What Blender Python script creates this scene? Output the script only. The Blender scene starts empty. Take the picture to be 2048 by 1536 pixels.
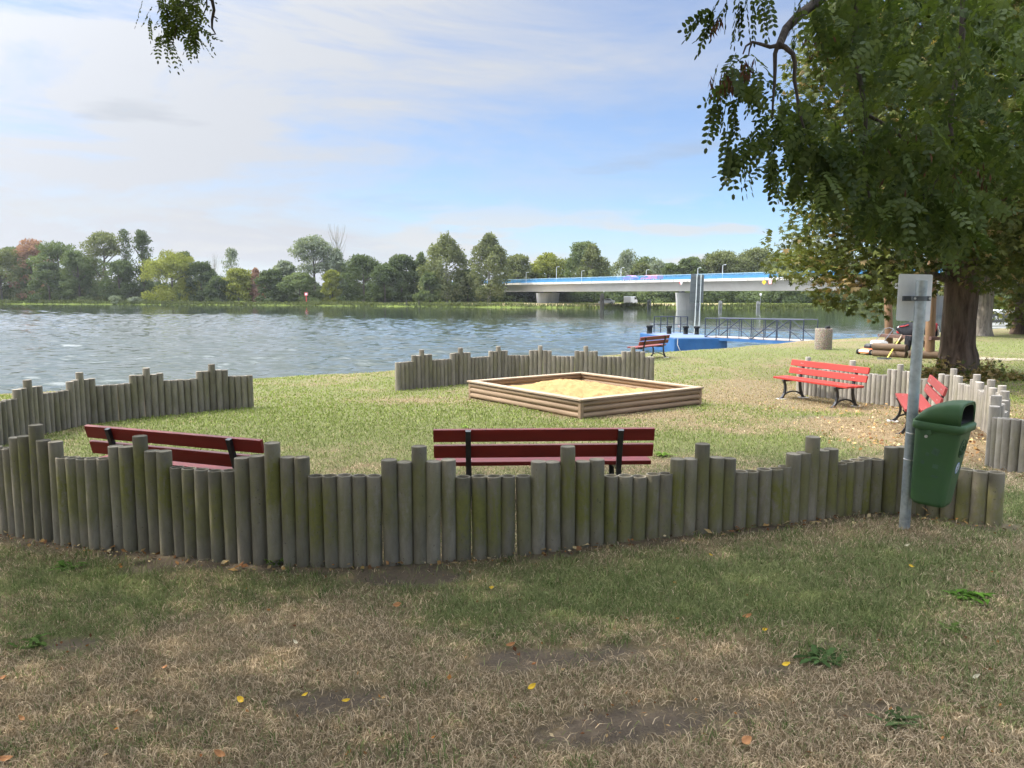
import bpy, math, random
import numpy as np
from mathutils import Vector, Matrix
PI = math.pi
R = math.radians
random.seed(7)
SC = bpy.context.scene
COL = SC.collection

# ------------------------------------------------------------------ camera
F = 1547.0                      # focal length in pixels of the 2048 px wide photograph
CAMZ = 1.75
HOR = 588.0
TH = math.atan((768.0 - HOR) / F)
cam_d = bpy.data.cameras.new('camera')
cam_d.sensor_width = 36.0
cam_d.lens = 36.0 * F / 2048.0
cam_d.clip_start = 0.05
cam_d.clip_end = 6000.0
cam = bpy.data.objects.new('camera', cam_d)
COL.objects.link(cam)
cam.location = (0, 0, CAMZ)
cam.rotation_euler = (PI / 2 - TH, 0, 0)
SC.camera = cam

# ------------------------------------------------------------------ sun, sky, exposure
SUN_EL, SUN_AZ = R(50), R(78)   # azimuth counted from +Y (view direction) towards the left
SUN = Vector((-math.cos(SUN_EL) * math.sin(SUN_AZ), math.cos(SUN_EL) * math.cos(SUN_AZ), math.sin(SUN_EL)))
sun_d = bpy.data.lights.new('sun', 'SUN')
sun_d.energy = 2.5
sun_d.angle = R(0.55)
sun_d.color = (1.0, 0.93, 0.82)
sun = bpy.data.objects.new('sun', sun_d)
COL.objects.link(sun)
sun.rotation_euler = (-SUN).to_track_quat('-Z', 'Y').to_euler()
SC.view_settings.view_transform = 'Standard'
SC.view_settings.look = 'None'
SC.view_settings.exposure = 1.18
SC.view_settings.gamma = 1.0


class NT:
    """small helper for node trees"""
    def __init__(s, tree):
        s.t = tree
        s.n = tree.nodes
        s.l = tree.links

    def add(s, typ, **kw):
        nd = s.n.new(typ)
        for k, v in kw.items():
            if k.startswith('i_'):
                nd.inputs[k[2:].replace('_', ' ')].default_value = v
            elif k[0] == 'i' and k[1:].isdigit():
                nd.inputs[int(k[1:])].default_value = v
            else:
                setattr(nd, k, v)
        return nd

    def link(s, a, b):
        s.l.new(a, b)

    def math(s, op, a, b=None, clamp=False):
        nd = s.n.new('ShaderNodeMath')
        nd.operation = op
        nd.use_clamp = clamp
        for k, x in enumerate((a, b)):
            if x is None:
                continue
            if hasattr(x, 'is_output'):
                s.l.new(x, nd.inputs[k])
            else:
                nd.inputs[k].default_value = x
        return nd.outputs[0]

    def mix(s, f, a, b, blend='MIX'):
        nd = s.n.new('ShaderNodeMix')
        nd.data_type = 'RGBA'
        nd.blend_type = blend
        for k, x in ((0, f), (6, a), (7, b)):
            if hasattr(x, 'is_output'):
                s.l.new(x, nd.inputs[k])
            elif k == 0:
                nd.inputs[0].default_value = x
            else:
                nd.inputs[k].default_value = (x[0], x[1], x[2], 1.0)
        return nd.outputs[2]

    def ramp(s, f, stops):
        nd = s.n.new('ShaderNodeValToRGB')
        e = nd.color_ramp.elements
        while len(e) < len(stops):
            e.new(0.5)
        for k, (p, c) in enumerate(stops):
            e[k].position = p
            e[k].color = (c, c, c, 1) if not isinstance(c, (tuple, list)) else (c[0], c[1], c[2], 1)
        s.l.new(f, nd.inputs[0])
        return nd.outputs[0]

    def noise(s, vec, scale, detail=4, rough=0.55, dist=0.0):
        nd = s.n.new('ShaderNodeTexNoise')
        nd.inputs['Scale'].default_value = scale
        nd.inputs['Detail'].default_value = detail
        nd.inputs['Roughness'].default_value = rough
        nd.inputs['Distortion'].default_value = dist
        if vec is not None:
            s.l.new(vec, nd.inputs['Vector'])
        return nd.outputs[0]

    def mapping(s, vec, scale=(1, 1, 1), loc=(0, 0, 0), rot=(0, 0, 0)):
        nd = s.n.new('ShaderNodeMapping')
        nd.inputs['Scale'].default_value = scale
        nd.inputs['Location'].default_value = loc
        nd.inputs['Rotation'].default_value = rot
        s.l.new(vec, nd.inputs['Vector'])
        return nd.outputs[0]


world = bpy.data.worlds.new('World')
SC.world = world
world.use_nodes = True
W = NT(world.node_tree)
W.n.clear()
SKY_STRENGTH = 0.13
sky = W.add('ShaderNodeTexSky')
sky.sky_type = 'NISHITA'
sky.sun_disc = False
sky.sun_elevation = SUN_EL
sky.sun_rotation = -SUN_AZ
sky.altitude = 100
sky.air_density = 1.0
sky.dust_density = 0.4
sky.ozone_density = 4.0
tc = W.add('ShaderNodeTexCoord')
dirv = tc.outputs['Generated']
sep = W.add('ShaderNodeSeparateXYZ')
W.link(dirv, sep.inputs[0])
dx, dy, dz = sep.outputs
zc = W.math('ADD', W.math('MAXIMUM', dz, 0.0), 0.09)
comb = W.add('ShaderNodeCombineXYZ')
W.link(W.math('DIVIDE', dx, zc), comb.inputs[0])
W.link(W.math('DIVIDE', dy, zc), comb.inputs[1])
plane = comb.outputs[0]
# thin veil of high cloud, thick on the left, thinning to the right; drawn out into wisps
veil_b = W.noise(W.mapping(plane, scale=(0.30, 0.45, 1), loc=(7.0, 2.0, 0), rot=(0, 0, 0.3)), 1.0, 3, 0.5)
wisp = W.noise(W.mapping(dirv, scale=(1.9, 1.9, 10.0), loc=(1.3, 0.2, 0.0), rot=(0.0, 0.07, 0.0)), 1.0, 9, 0.62, 0.5)
lowblue = W.math('MULTIPLY', W.ramp(dz, [(0.03, 0.15), (0.075, 1.0), (0.115, 0.9), (0.17, 0.0)]), W.ramp(dx, [(0.0, 1.0), (1.0, 1.0)]))
lowblue = W.math('MULTIPLY', lowblue, W.math('ADD', W.math('MULTIPLY', dx, 1.1), 0.34, True))
cov = W.math('ADD', W.math('MULTIPLY', W.math('SUBTRACT', veil_b, 0.5), 1.1), W.math('SUBTRACT', 0.73, W.math('MULTIPLY', dx, 0.80)))
cov = W.math('SUBTRACT', cov, W.math('MULTIPLY', lowblue, 0.85), True)
veil = W.math('MULTIPLY', cov, W.math('ADD', W.ramp(wisp, [(0.38, 0.0), (0.62, 0.95)]), 0.42), True)
# low fair-weather puffs near the horizon
puff_v = W.mapping(dirv, scale=(7.0, 7.0, 38.0), loc=(2.3, 0.4, 0.55))
puff_n = W.noise(puff_v, 1.0, 6, 0.55)
band = W.ramp(dz, [(0.015, 0.0), (0.03, 1.0), (0.085, 0.85), (0.13, 0.0)])
puff = W.math('MULTIPLY', W.ramp(puff_n, [(0.50, 0.0), (0.62, 0.9)]), band)
# a few darker flat clouds in the veil
dark_v = W.mapping(dirv, scale=(4.2, 4.2, 22.0), loc=(0.35, 0.1, 2.6))
dark_n = W.noise(dark_v, 1.0, 5, 0.5)
dband = W.ramp(dz, [(0.09, 0.0), (0.13, 1.0), (0.19, 1.0), (0.25, 0.0)])
dark = W.math('MULTIPLY', W.ramp(dark_n, [(0.58, 0.0), (0.68, 0.38)]), dband)
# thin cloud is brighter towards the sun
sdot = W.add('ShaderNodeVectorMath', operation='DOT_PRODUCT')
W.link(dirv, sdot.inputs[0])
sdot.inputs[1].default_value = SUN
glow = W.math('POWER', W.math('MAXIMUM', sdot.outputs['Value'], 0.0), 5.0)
# upper sky out of view boosted as added fill for the shaded foreground
zen_fill = W.math('MULTIPLY', W.math('MAXIMUM', W.math('SUBTRACT', dz, 0.37), 0.0), 25.0)
gain = W.math('ADD', W.math('ADD', W.math('MULTIPLY', glow, 3.0), zen_fill), 1.0)
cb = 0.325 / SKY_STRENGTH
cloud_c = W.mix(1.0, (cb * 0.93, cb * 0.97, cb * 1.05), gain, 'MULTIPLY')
blue = W.mix(1.0, sky.outputs[0], (0.51, 0.56, 0.635), 'MULTIPLY')
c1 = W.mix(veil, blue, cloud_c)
c2 = W.mix(dark, c1, (cb * 0.62, cb * 0.70, cb * 0.80))
c3 = W.mix(puff, c2, (cb * 1.05, cb * 1.06, cb * 1.08))
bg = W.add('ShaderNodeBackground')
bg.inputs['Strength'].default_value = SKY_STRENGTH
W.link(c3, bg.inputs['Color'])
wo = W.add('ShaderNodeOutputWorld')
W.link(bg.outputs[0], wo.inputs['Surface'])

# ------------------------------------------------------------------ view rays (for placing things where the photograph shows them)
ST, CT = math.sin(TH), math.cos(TH)


def ray(u, v):
    a, b = (u - 1024.0) / F, (768.0 - v) / F
    return Vector((a, CT + b * ST, -ST + b * CT))


def at_depth(u, v, Y):
    d = ray(u, v)
    k = Y / d.y
    return Vector((d.x * k, Y, CAMZ + d.z * k))


def plane_at(u, v, z):
    d = ray(u, v)
    k = (z - CAMZ) / d.z
    return Vector((d.x * k, d.y * k, z))


def project(P):
    """world points (n,3) -> photo pixels and depth"""
    P = np.asarray(P, dtype=float)
    x, y, z = P[:, 0], P[:, 1], P[:, 2] - CAMZ
    f = y * CT - z * ST
    upc = y * ST + z * CT
    fs = np.where(f > 0.05, f, 0.05)
    return 1024 + F * x / fs, 768 - F * upc / fs, f


# ------------------------------------------------------------------ ground shape
WATER_Z = -1.65
SHORE_X = np.array([-60, -30, -20, -11, -6.7, -3.2, 1.3, 6.0, 9.4, 14.1, 17.6, 29, 40, 60, 120.])
SHORE_Y = np.array([-18, 3.5, 10.2, 16.5, 19.6, 22.0, 25.8, 29.4, 31.8, 36.5, 38.5, 48, 55, 66, 95.])


def hash2(ix, iy, seed):
    h = (ix * 374761393 + iy * 668265263 + seed * 974711) & 0x7fffffff
    h = ((h ^ (h >> 13)) * 1274126177) & 0x7fffffff
    return ((h ^ (h >> 16)) & 0xffff) / 65535.0


def vnoise(x, y, seed=0):
    x = np.asarray(x, dtype=float)
    y = np.asarray(y, dtype=float)
    ix, iy = np.floor(x).astype(np.int64), np.floor(y).astype(np.int64)
    fx, fy = x - ix, y - iy
    fx, fy = fx * fx * (3 - 2 * fx), fy * fy * (3 - 2 * fy)
    a, b = hash2(ix, iy, seed), hash2(ix + 1, iy, seed)
    c, d = hash2(ix, iy + 1, seed), hash2(ix + 1, iy + 1, seed)
    return (a * (1 - fx) + b * fx) * (1 - fy) + (c * (1 - fx) + d * fx) * fy


def fbm(x, y, seed=0, o=4):
    s, a, t = 0.0, 0.5, 0.0
    for k in range(o):
        s = s + a * vnoise(x * 2 ** k, y * 2 ** k, seed + k)
        t += a
        a *= 0.5
    return s / t


def sstep(e0, e1, x):
    t = np.clip((x - e0) / (e1 - e0), 0, 1)
    return t * t * (3 - 2 * t)


def gz(x, y, fine=True):
    x = np.asarray(x, dtype=float)
    y = np.asarray(y, dtype=float)
    z = -0.32 * np.tanh(np.maximum(y, -8) / 11.0)
    z = z + 0.28 / (1 + np.exp(-(x - 0.6) * 1.1)) * np.exp(-((y - 4.5) / 3.5) ** 2)
    if fine:
        z = z + 0.03 * (fbm(x * 0.8, y * 0.8, 3) - 0.5)
    d = y - np.interp(x, SHORE_X, SHORE_Y)
    d = d + 0.5 * (vnoise(x * 0.7, y * 0.2, 9) - 0.5)
    z = z - 0.10 * sstep(-2.5, 0.3, d) - 2.1 * sstep(0.0, 3.2, d)
    return z


def g1(x, y):
    return float(gz(np.array([x]), np.array([y]))[0])


def ground_at(u, v):
    d = ray(u, v)
    t = 1.0
    last = t
    for k in range(4000):
        p = Vector((0, 0, CAMZ)) + d * t
        if p.z <= g1(p.x, p.y):
            lo, hi = last, t
            for j in range(18):
                m = (lo + hi) / 2
                q = Vector((0, 0, CAMZ)) + d * m
                if q.z <= g1(q.x, q.y):
                    hi = m
                else:
                    lo = m
            q = Vector((0, 0, CAMZ)) + d * hi
            return q
        last = t
        t *= 1.02
    return Vector((0, 0, CAMZ)) + d * 60


# ------------------------------------------------------------------ object helpers
def tag(o, label=None, cat=None, group=None, kind=None):
    if label:
        o['label'] = label
    if cat:
        o['category'] = cat
    if group:
        o['group'] = group
    if kind:
        o['kind'] = kind
    return o


def thing(name, label, cat, loc=(0, 0, 0), rotz=0.0, group=None):
    o = bpy.data.objects.new(name, None)
    o.empty_display_size = 0.1
    COL.objects.link(o)
    o.location = loc
    o.rotation_euler = (0, 0, rotz)
    return tag(o, label, cat, group)


def copy_tree(o, parent=None):
    c = o.copy()
    COL.objects.link(c)
    if parent is not None:
        c.parent = parent
    for ch in list(o.children):
        copy_tree(ch, c)
    return c


class MB:
    """collects simple shapes, builds ONE mesh object"""
    def __init__(s):
        s.v = []
        s.f = []
        s.sm = []

    def _add(s, vs, fs, smooth=False):
        b = len(s.v)
        s.v += [tuple(x) for x in vs]
        for f in fs:
            s.f.append(tuple(b + i for i in f))
            s.sm.append(smooth)
        return s

    def box(s, lo, hi, M=None):
        x0, y0, z0 = lo
        x1, y1, z1 = hi
        vs = [Vector(p) for p in ((x0, y0, z0), (x1, y0, z0), (x1, y1, z0), (x0, y1, z0), (x0, y0, z1), (x1, y0, z1), (x1, y1, z1), (x0, y1, z1))]
        if M is not None:
            vs = [M @ p for p in vs]
        return s._add(vs, [(0, 3, 2, 1), (4, 5, 6, 7), (0, 1, 5, 4), (1, 2, 6, 5), (2, 3, 7, 6), (3, 0, 4, 7)])

    def cbox(s, c, d, M=None):
        return s.box([c[k] - d[k] / 2 for k in range(3)], [c[k] + d[k] / 2 for k in range(3)], M)

    def bar(s, a, b, w, h, up=(0, 0, 1)):
        a, b = Vector(a), Vector(b)
        t = (b - a).normalized()
        upv = Vector(up)
        sd = t.cross(upv)
        if sd.length < 1e-4:
            sd = t.cross(Vector((0, 1, 0)))
        sd.normalize()
        un = sd.cross(t)
        vs = []
        for p in (a, b):
            for (i, j) in ((-1, -1), (1, -1), (1, 1), (-1, 1)):
                vs.append(p + sd * (i * w / 2) + un * (j * h / 2))
        return s._add(vs, [(0, 1, 2, 3), (7, 6, 5, 4), (0, 4, 5, 1), (1, 5, 6, 2), (2, 6, 7, 3), (3, 7, 4, 0)])

    def tube(s, pts, rad, n=8, caps=True):
        pts = [Vector(p) for p in pts]
        if not hasattr(rad, '__len__'):
            rad = [rad] * len(pts)
        rings = []
        prev = None
        for i, p in enumerate(pts):
            t = (pts[min(i + 1, len(pts) - 1)] - pts[max(i - 1, 0)])
            if t.length < 1e-9:
                t = Vector((0, 0, 1))
            t.normalize()
            if prev is None:
                a = t.orthogonal().normalized()
            else:
                a = prev - t * prev.dot(t)
                if a.length < 1e-5:
                    a = t.orthogonal()
                a.normalize()
            prev = a
            b = t.cross(a)
            rings.append([p + (a * math.cos(2 * PI * k / n) + b * math.sin(2 * PI * k / n)) * rad[i] for k in range(n)])
        vs = [q for r in rings for q in r]
        fs = []
        for i in range(len(pts) - 1):
            for k in range(n):
                fs.append((i * n + k, i * n + (k + 1) % n, (i + 1) * n + (k + 1) % n, (i + 1) * n + k))
        s._add(vs, fs, True)
        if caps:
            s._add(rings[0], [tuple(reversed(range(n)))])
            s._add(rings[-1], [tuple(range(n))])
        return s

    def lathe(s, prof, n=24, c=(0, 0, 0), smooth=True, sx=1.0, sy=1.0):
        vs = []
        for (r, z) in prof:
            for k in range(n):
                a = 2 * PI * k / n
                vs.append((c[0] + r * math.cos(a) * sx, c[1] + r * math.sin(a) * sy, c[2] + z))
        fs = []
        for i in range(len(prof) - 1):
            for k in range(n):
                fs.append((i * n + k, i * n + (k + 1) % n, (i + 1) * n + (k + 1) % n, (i + 1) * n + k))
        s._add(vs, fs, smooth)
        s._add(vs[:n], [tuple(reversed(range(n)))])
        s._add(vs[-n:], [tuple(range(n))])
        return s

    def prism(s, poly, a, b, M=None):
        """poly: (x,z) outline, extruded along y from a to b"""
        n = len(poly)
        vs = [Vector((p[0], a, p[1])) for p in poly] + [Vector((p[0], b, p[1])) for p in poly]
        if M is not None:
            vs = [M @ p for p in vs]
        fs = [tuple(range(n)), tuple(reversed(range(n, 2 * n)))]
        fs += [(i, n + i, n + (i + 1) % n, (i + 1) % n) for i in range(n)]
        return s._add(vs, fs)

    def loft(s, rings, closed=True, caps=True, smooth=True):
        n = len(rings[0])
        vs = [q for r in rings for q in r]
        fs = []
        m = n if closed else n - 1
        for i in range(len(rings) - 1):
            for k in range(m):
                fs.append((i * n + k, i * n + (k + 1) % n, (i + 1) * n + (k + 1) % n, (i + 1) * n + k))
        s._add(vs, fs, smooth)
        if caps:
            s._add(rings[0], [tuple(reversed(range(n)))])
            s._add(rings[-1], [tuple(range(n))])
        return s

    def mesh(s, name):
        me = bpy.data.meshes.new(name)
        me.from_pydata(s.v, [], s.f)
        me.polygons.foreach_set('use_smooth', s.sm)
        me.update()
        return me

    def build(s, name, mat, parent=None, bevel=0.0, seg=2, recalc=True):
        me = s.mesh(name)
        if recalc:
            import bmesh
            bm = bmesh.new()
            bm.from_mesh(me)
            bmesh.ops.recalc_face_normals(bm, faces=bm.faces)
            bm.to_mesh(me)
            bm.free()
        me.materials.append(mat)
        o = bpy.data.objects.new(name, me)
        COL.objects.link(o)
        if parent is not None:
            o.parent = parent
        if bevel > 0:
            m = o.modifiers.new('bevel', 'BEVEL')
            m.width = bevel
            m.segments = seg
            m.limit_method = 'ANGLE'
        return o


def np_mesh(name, V, Fa, mat, parent=None, attrs=None, smooth=False):
    """V (n,3); Fa (m,k) face array, or a list of such arrays"""
    if not isinstance(Fa, list):
        Fa = [Fa]
    me = bpy.data.meshes.new(name)
    V = np.ascontiguousarray(V, dtype=np.float32)
    loops = np.concatenate([f.ravel() for f in Fa]).astype(np.int32)
    tot = np.concatenate([np.full(len(f), f.shape[1], dtype=np.int32) for f in Fa])
    st = np.concatenate([[0], np.cumsum(tot)[:-1]]).astype(np.int32)
    me.vertices.add(len(V))
    me.vertices.foreach_set('co', V.ravel())
    me.loops.add(len(loops))
    me.loops.foreach_set('vertex_index', loops)
    me.polygons.add(len(tot))
    me.polygons.foreach_set('loop_start', st)
    me.polygons.foreach_set('loop_total', tot)
    if smooth:
        me.polygons.foreach_set('use_smooth', np.ones(len(tot), dtype=bool))
    for k, arr in (attrs or {}).items():
        arr = np.asarray(arr, dtype=np.float32)
        if arr.ndim == 1:
            a = me.attributes.new(k, 'FLOAT', 'POINT')
            a.data.foreach_set('value', arr)
        else:
            a = me.attributes.new(k, 'FLOAT_COLOR', 'POINT')
            a.data.foreach_set('color', np.ascontiguousarray(arr).ravel())
    me.update(calc_edges=True)
    me.materials.append(mat)
    o = bpy.data.objects.new(name, me)
    COL.objects.link(o)
    if parent is not None:
        o.parent = parent
    return o


# ------------------------------------------------------------------ materials
def mat_new(name):
    m = bpy.data.materials.new(name)
    m.use_nodes = True
    t = NT(m.node_tree)
    t.n.clear()
    out = t.add('ShaderNodeOutputMaterial')
    return m, t, out


def pbr(name, col, rough=0.6, metal=0.0, var=0.25, scale=6.0, bump=0.0, bscale=40.0, spec=0.4, stretch=(1, 1, 1), dirt=None, dirt_amt=0.5, dscale=2.0, rand=0.0, coat=0.0):
    m, t, out = mat_new(name)
    b = t.add('ShaderNodeBsdfPrincipled')
    b.inputs['Roughness'].default_value = rough
    b.inputs['Metallic'].default_value = metal
    b.inputs['Specular IOR Level'].default_value = spec
    if coat:
        b.inputs['Coat Weight'].default_value = coat
        b.inputs['Coat Roughness'].default_value = 0.15
    tcn = t.add('ShaderNodeTexCoord')
    vec = t.mapping(tcn.outputs['Object'], scale=stretch)
    n1 = t.noise(vec, scale, 5, 0.6)
    dk = tuple(c * (1 - var) for c in col)
    lt = tuple(min(1, c * (1 + var)) for c in col)
    c = t.mix(t.ramp(n1, [(0.3, 0.0), (0.7, 1.0)]), dk, lt)
    if dirt:
        n2 = t.noise(vec, dscale, 6, 0.65, 0.4)
        c = t.mix(t.math('MULTIPLY', t.ramp(n2, [(0.45, 0.0), (0.68, 1.0)]), dirt_amt), c, dirt)
    if rand:
        oi = t.add('ShaderNodeObjectInfo')
        k = t.math('ADD', t.math('MULTIPLY', oi.outputs['Random'], 2 * rand), 1 - rand)
        c = t.mix(1.0, c, k, 'MULTIPLY')
    t.link(c, b.inputs['Base Color'])
    r2 = t.math('ADD', t.math('MULTIPLY', n1, 0.2), rough - 0.1, True)
    t.link(r2, b.inputs['Roughness'])
    if bump > 0:
        n3 = t.noise(vec, bscale, 4, 0.6)
        bp = t.add('ShaderNodeBump')
        bp.inputs['Strength'].default_value = 1.0
        bp.inputs['Distance'].default_value = bump
        t.link(n3, bp.inputs['Height'])
        t.link(bp.outputs[0], b.inputs['Normal'])
    t.link(b.outputs[0], out.inputs['Surface'])
    return m


def leaf_mat(name, col, col2, trans=0.3, gloss=0.0, nscale=0.4):
    """foliage: colour varied by a per-leaf tint attribute and a broad noise"""
    m, t, out = mat_new(name)
    at = t.add('ShaderNodeAttribute')
    at.attribute_name = 'tint'
    tcn = t.add('ShaderNodeTexCoord')
    n = t.noise(tcn.outputs['Object'], nscale, 3, 0.6)
    f = t.math('ADD', t.math('MULTIPLY', at.outputs['Fac'], 0.75), t.math('SUBTRACT', t.math('MULTIPLY', n, 0.9), 0.33), True)
    c = t.mix(f, col, col2)
    d = t.add('ShaderNodeBsdfDiffuse')
    t.link(c, d.inputs['Color'])
    tr = t.add('ShaderNodeBsdfTranslucent')
    tcol = t.mix(1.0, c, (1.25, 1.3, 0.6), 'MULTIPLY')
    t.link(tcol, tr.inputs['Color'])
    ms = t.add('ShaderNodeMixShader')
    ms.inputs[0].default_value = trans
    t.link(d.outputs[0], ms.inputs[1])
    t.link(tr.outputs[0], ms.inputs[2])
    last = ms.outputs[0]
    if gloss > 0:
        gl = t.add('ShaderNodeBsdfGlossy')
        gl.inputs['Roughness'].default_value = 0.42
        gl.inputs['Color'].default_value = (0.9, 0.95, 1.0, 1)
        m2 = t.add('ShaderNodeMixShader')
        m2.inputs[0].default_value = gloss
        t.link(last, m2.inputs[1])
        t.link(gl.outputs[0], m2.inputs[2])
        last = m2.outputs[0]
    t.link(last, out.inputs['Surface'])
    return m


def bark_mat(name, col, col2, sc=9.0, bump=0.03):
    m, t, out = mat_new(name)
    b = t.add('ShaderNodeBsdfPrincipled')
    b.inputs['Roughness'].default_value = 0.9
    b.inputs['Specular IOR Level'].default_value = 0.15
    tcn = t.add('ShaderNodeTexCoord')
    vec = t.mapping(tcn.outputs['Object'], scale=(1, 1, 0.16))
    n = t.noise(vec, sc, 6, 0.65, 0.6)
    c = t.mix(t.ramp(n, [(0.35, 0.0), (0.62, 1.0)]), col, col2)
    n2 = t.noise(tcn.outputs['Object'], 1.3, 4, 0.6)
    c = t.mix(t.math('MULTIPLY', t.ramp(n2, [(0.5, 0.0), (0.7, 1.0)]), 0.35), c, (0.13, 0.13, 0.085))
    t.link(c, b.inputs['Base Color'])
    bp = t.add('ShaderNodeBump')
    bp.inputs['Strength'].default_value = 1.0
    bp.inputs['Distance'].default_value = bump
    t.link(n, bp.inputs['Height'])
    t.link(bp.outputs[0], b.inputs['Normal'])
    t.link(b.outputs[0], out.inputs['Surface'])
    return m


def attr_mat(name, attr='col', rough=0.8, trans=0.0, mul=1.0):
    m, t, out = mat_new(name)
    at = t.add('ShaderNodeAttribute')
    at.attribute_name = attr
    tcn = t.add('ShaderNodeTexCoord')
    n = t.noise(tcn.outputs['Object'], 60.0, 2, 0.6)
    c = t.mix(1.0, at.outputs['Color'], t.math('ADD', t.math('MULTIPLY', n, 0.5), 0.75 * mul), 'MULTIPLY')
    d = t.add('ShaderNodeBsdfDiffuse')
    t.link(c, d.inputs['Color'])
    last = d.outputs[0]
    if trans > 0:
        tr = t.add('ShaderNodeBsdfTranslucent')
        t.link(c, tr.inputs['Color'])
        ms = t.add('ShaderNodeMixShader')
        ms.inputs[0].default_value = trans
        t.link(last, ms.inputs[1])
        t.link(tr.outputs[0], ms.inputs[2])
        last = ms.outputs[0]
    t.link(last, out.inputs['Surface'])
    return m

# ================================================================== SETTING: lawn, water, far bank
GREEN_P = [  # photo pixel, world radii, weight: where the lawn is greener
    (90, 1170, 0.9, 0.55, 0.55), (60, 1290, 0.5, 0.3, 0.4), (620, 1180, 0.8, 0.35, 0.35), (1250, 1170, 1.2, 0.5, 0.34), (1600, 1180, 1.3, 0.6, 0.34),
    (1900, 1110, 0.8, 0.5, 0.3), (1000, 1230, 0.7, 0.3, 0.4), (700, 1330, 0.5, 0.25, 0.3), (480, 1440, 0.5, 0.3, 0.3), (1620, 1320, 0.4, 0.2, 0.3), (1780, 1440, 0.3, 0.2, 0.35),
    (330, 900, 2.0, 1.6, 0.6), (520, 840, 2.0, 1.4, 0.75), (720, 850, 1.8, 1.6, 0.6), (900, 830, 1.6, 1.3, 0.35), (1050, 850, 1.3, 0.8, 0.4), (1420, 880, 1.6, 0.8, 0.4),
    (1640, 830, 0.7, 0.25, 0.7), (1500, 900, 1.2, 0.8, 0.35), (1600, 705, 4, 2.6, 0.5), (1790, 745, 2.0, 1.4, 0.6), (2030, 690, 4, 3, 0.7), (2000, 740, 3, 1.6, 0.6), (2040, 1010, 0.5, 0.6, 0.8),
    (1950, 1040, 0.5, 0.3, 0.4), (640, 770, 3, 3, 0.25), (1400, 720, 3, 3, 0.2)]
DRY_P = [  # drier, straw coloured
    (1640, 800, 1.8, 1.1, 0.9), (1540, 790, 1.3, 1.0, 0.7), (1780, 850, 1.4, 0.8, 0.8), (1900, 880, 0.9, 1.2, 0.9), (1480, 770, 1.2, 1.2, 0.5), (1100, 800, 1.2, 0.4, 0.4), (1250, 830, 1.5, 0.4, 0.5),
    (400, 770, 2.5, 0.6, 0.6), (1500, 690, 5, 1.2, 0.35), (1750, 680, 4, 1.5, 0.6), (1000, 720, 3, 2, 0.4), (560, 1310, 0.9, 0.4, 0.5), (1550, 1380, 0.5, 0.3, 0.6), (1200, 1480, 1.5, 0.5, 0.4), (800, 1450, 1.2, 0.5, 0.35)]
DIRT_P = [  # bare soil
    (820, 1160, 0.42, 0.14, 1.0), (1200, 1310, 0.45, 0.16, 0.85), (1010, 1320, 0.22, 0.12, 0.8), (660, 1405, 0.32, 0.15, 0.7), (1330, 1440, 0.55, 0.2, 0.75), (1690, 1290, 0.3, 0.12, 0.7),
    (110, 1290, 0.35, 0.12, 0.75), (330, 1440, 0.3, 0.14, 0.6), (1540, 1340, 0.12, 0.07, 0.7), (700, 1510, 0.5, 0.12, 0.5), (1180, 1470, 0.3, 0.1, 0.5), (1740, 1420, 0.25, 0.1, 0.5),
    (1660, 835, 1.0, 0.35, 0.55), (1590, 808, 0.35, 0.25, 0.5), (1680, 815, 0.4, 0.25, 0.6), (280, 1140, 0.35, 0.18, 0.5), (1900, 900, 0.5, 0.7, 0.5), (1980, 715, 0.2, 0.2, 0.2)]


def world_blobs(lst):
    out = []
    for (u, v, rx, ry, w) in lst:
        p = ground_at(u, v)
        out.append((p.x, p.y, rx, ry, w))
    return out


GREEN_W, DRY_W, DIRT_W = world_blobs(GREEN_P), world_blobs(DRY_P), world_blobs(DIRT_P)

# ---- front fence posts from the photograph (x of the post, y of its top, type)
FRONT = [(5, 895, 0), (19, 897, 0), (34, 873, 1), (50, 872, 1), (72, 849, 2), (88, 881, 1), (110, 881, 1), (127, 915, 0), (146, 915, 0), (166, 915, 0), (187, 916, 0), (208, 917, 0),
         (232, 893, 1), (254, 894, 1), (279, 872, 2), (304, 902, 1), (328, 903, 1), (353, 935, 0), (378, 937, 0), (403, 938, 0), (430, 939, 0), (458, 940, 0), (484, 912, 1), (513, 913, 1),
         (544, 886, 2), (574, 914, 1), (603, 917, 1), (631, 952, 0), (661, 952, 0), (690, 952, 0), (720, 951, 0), (749, 953, 0), (778, 921, 1), (808, 923, 1), (838, 894, 2), (868, 923, 1),
         (897, 921, 1), (927, 954, 0), (958, 952, 0), (988, 951, 0), (1018, 951, 0), (1047, 951, 0), (1076, 923, 1), (1105, 922, 1), (1134, 893, 2), (1165, 922, 1), (1194, 921, 1),
         (1222, 952, 0), (1250, 952, 0), (1278, 951, 0), (1305, 950, 0), (1332, 947, 0), (1355, 917, 1), (1381, 917, 1), (1405, 888, 2), (1433, 915, 1), (1458, 915, 1), (1480, 943, 0),
         (1503, 942, 0), (1527, 938, 0), (1551, 936, 0), (1570, 933, 0), (1588, 907, 1), (1607, 905, 1), (1625, 873, 2), (1644, 898, 1), (1662, 898, 1), (1680, 925, 0), (1696, 922, 0), (1713, 919, 0),
         (1731, 916, 0), (1753, 917, 0), (1783, 893, 1), (1808, 893, 1), (1832, 866, 2), (1850, 899, 1), (1874, 903, 1), (1903, 934, 0), (1932, 938, 0), (1962, 943, 0), (1993, 946, 0)]
FBASE_X = [0, 20, 50, 80, 130, 180, 220, 280, 335, 400, 440, 500, 560, 640, 690, 780, 900, 1000, 1080, 1134, 1222, 1320, 1405, 1480, 1570, 1650, 1720, 1760, 1800, 1860, 1932, 1994]
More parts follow.
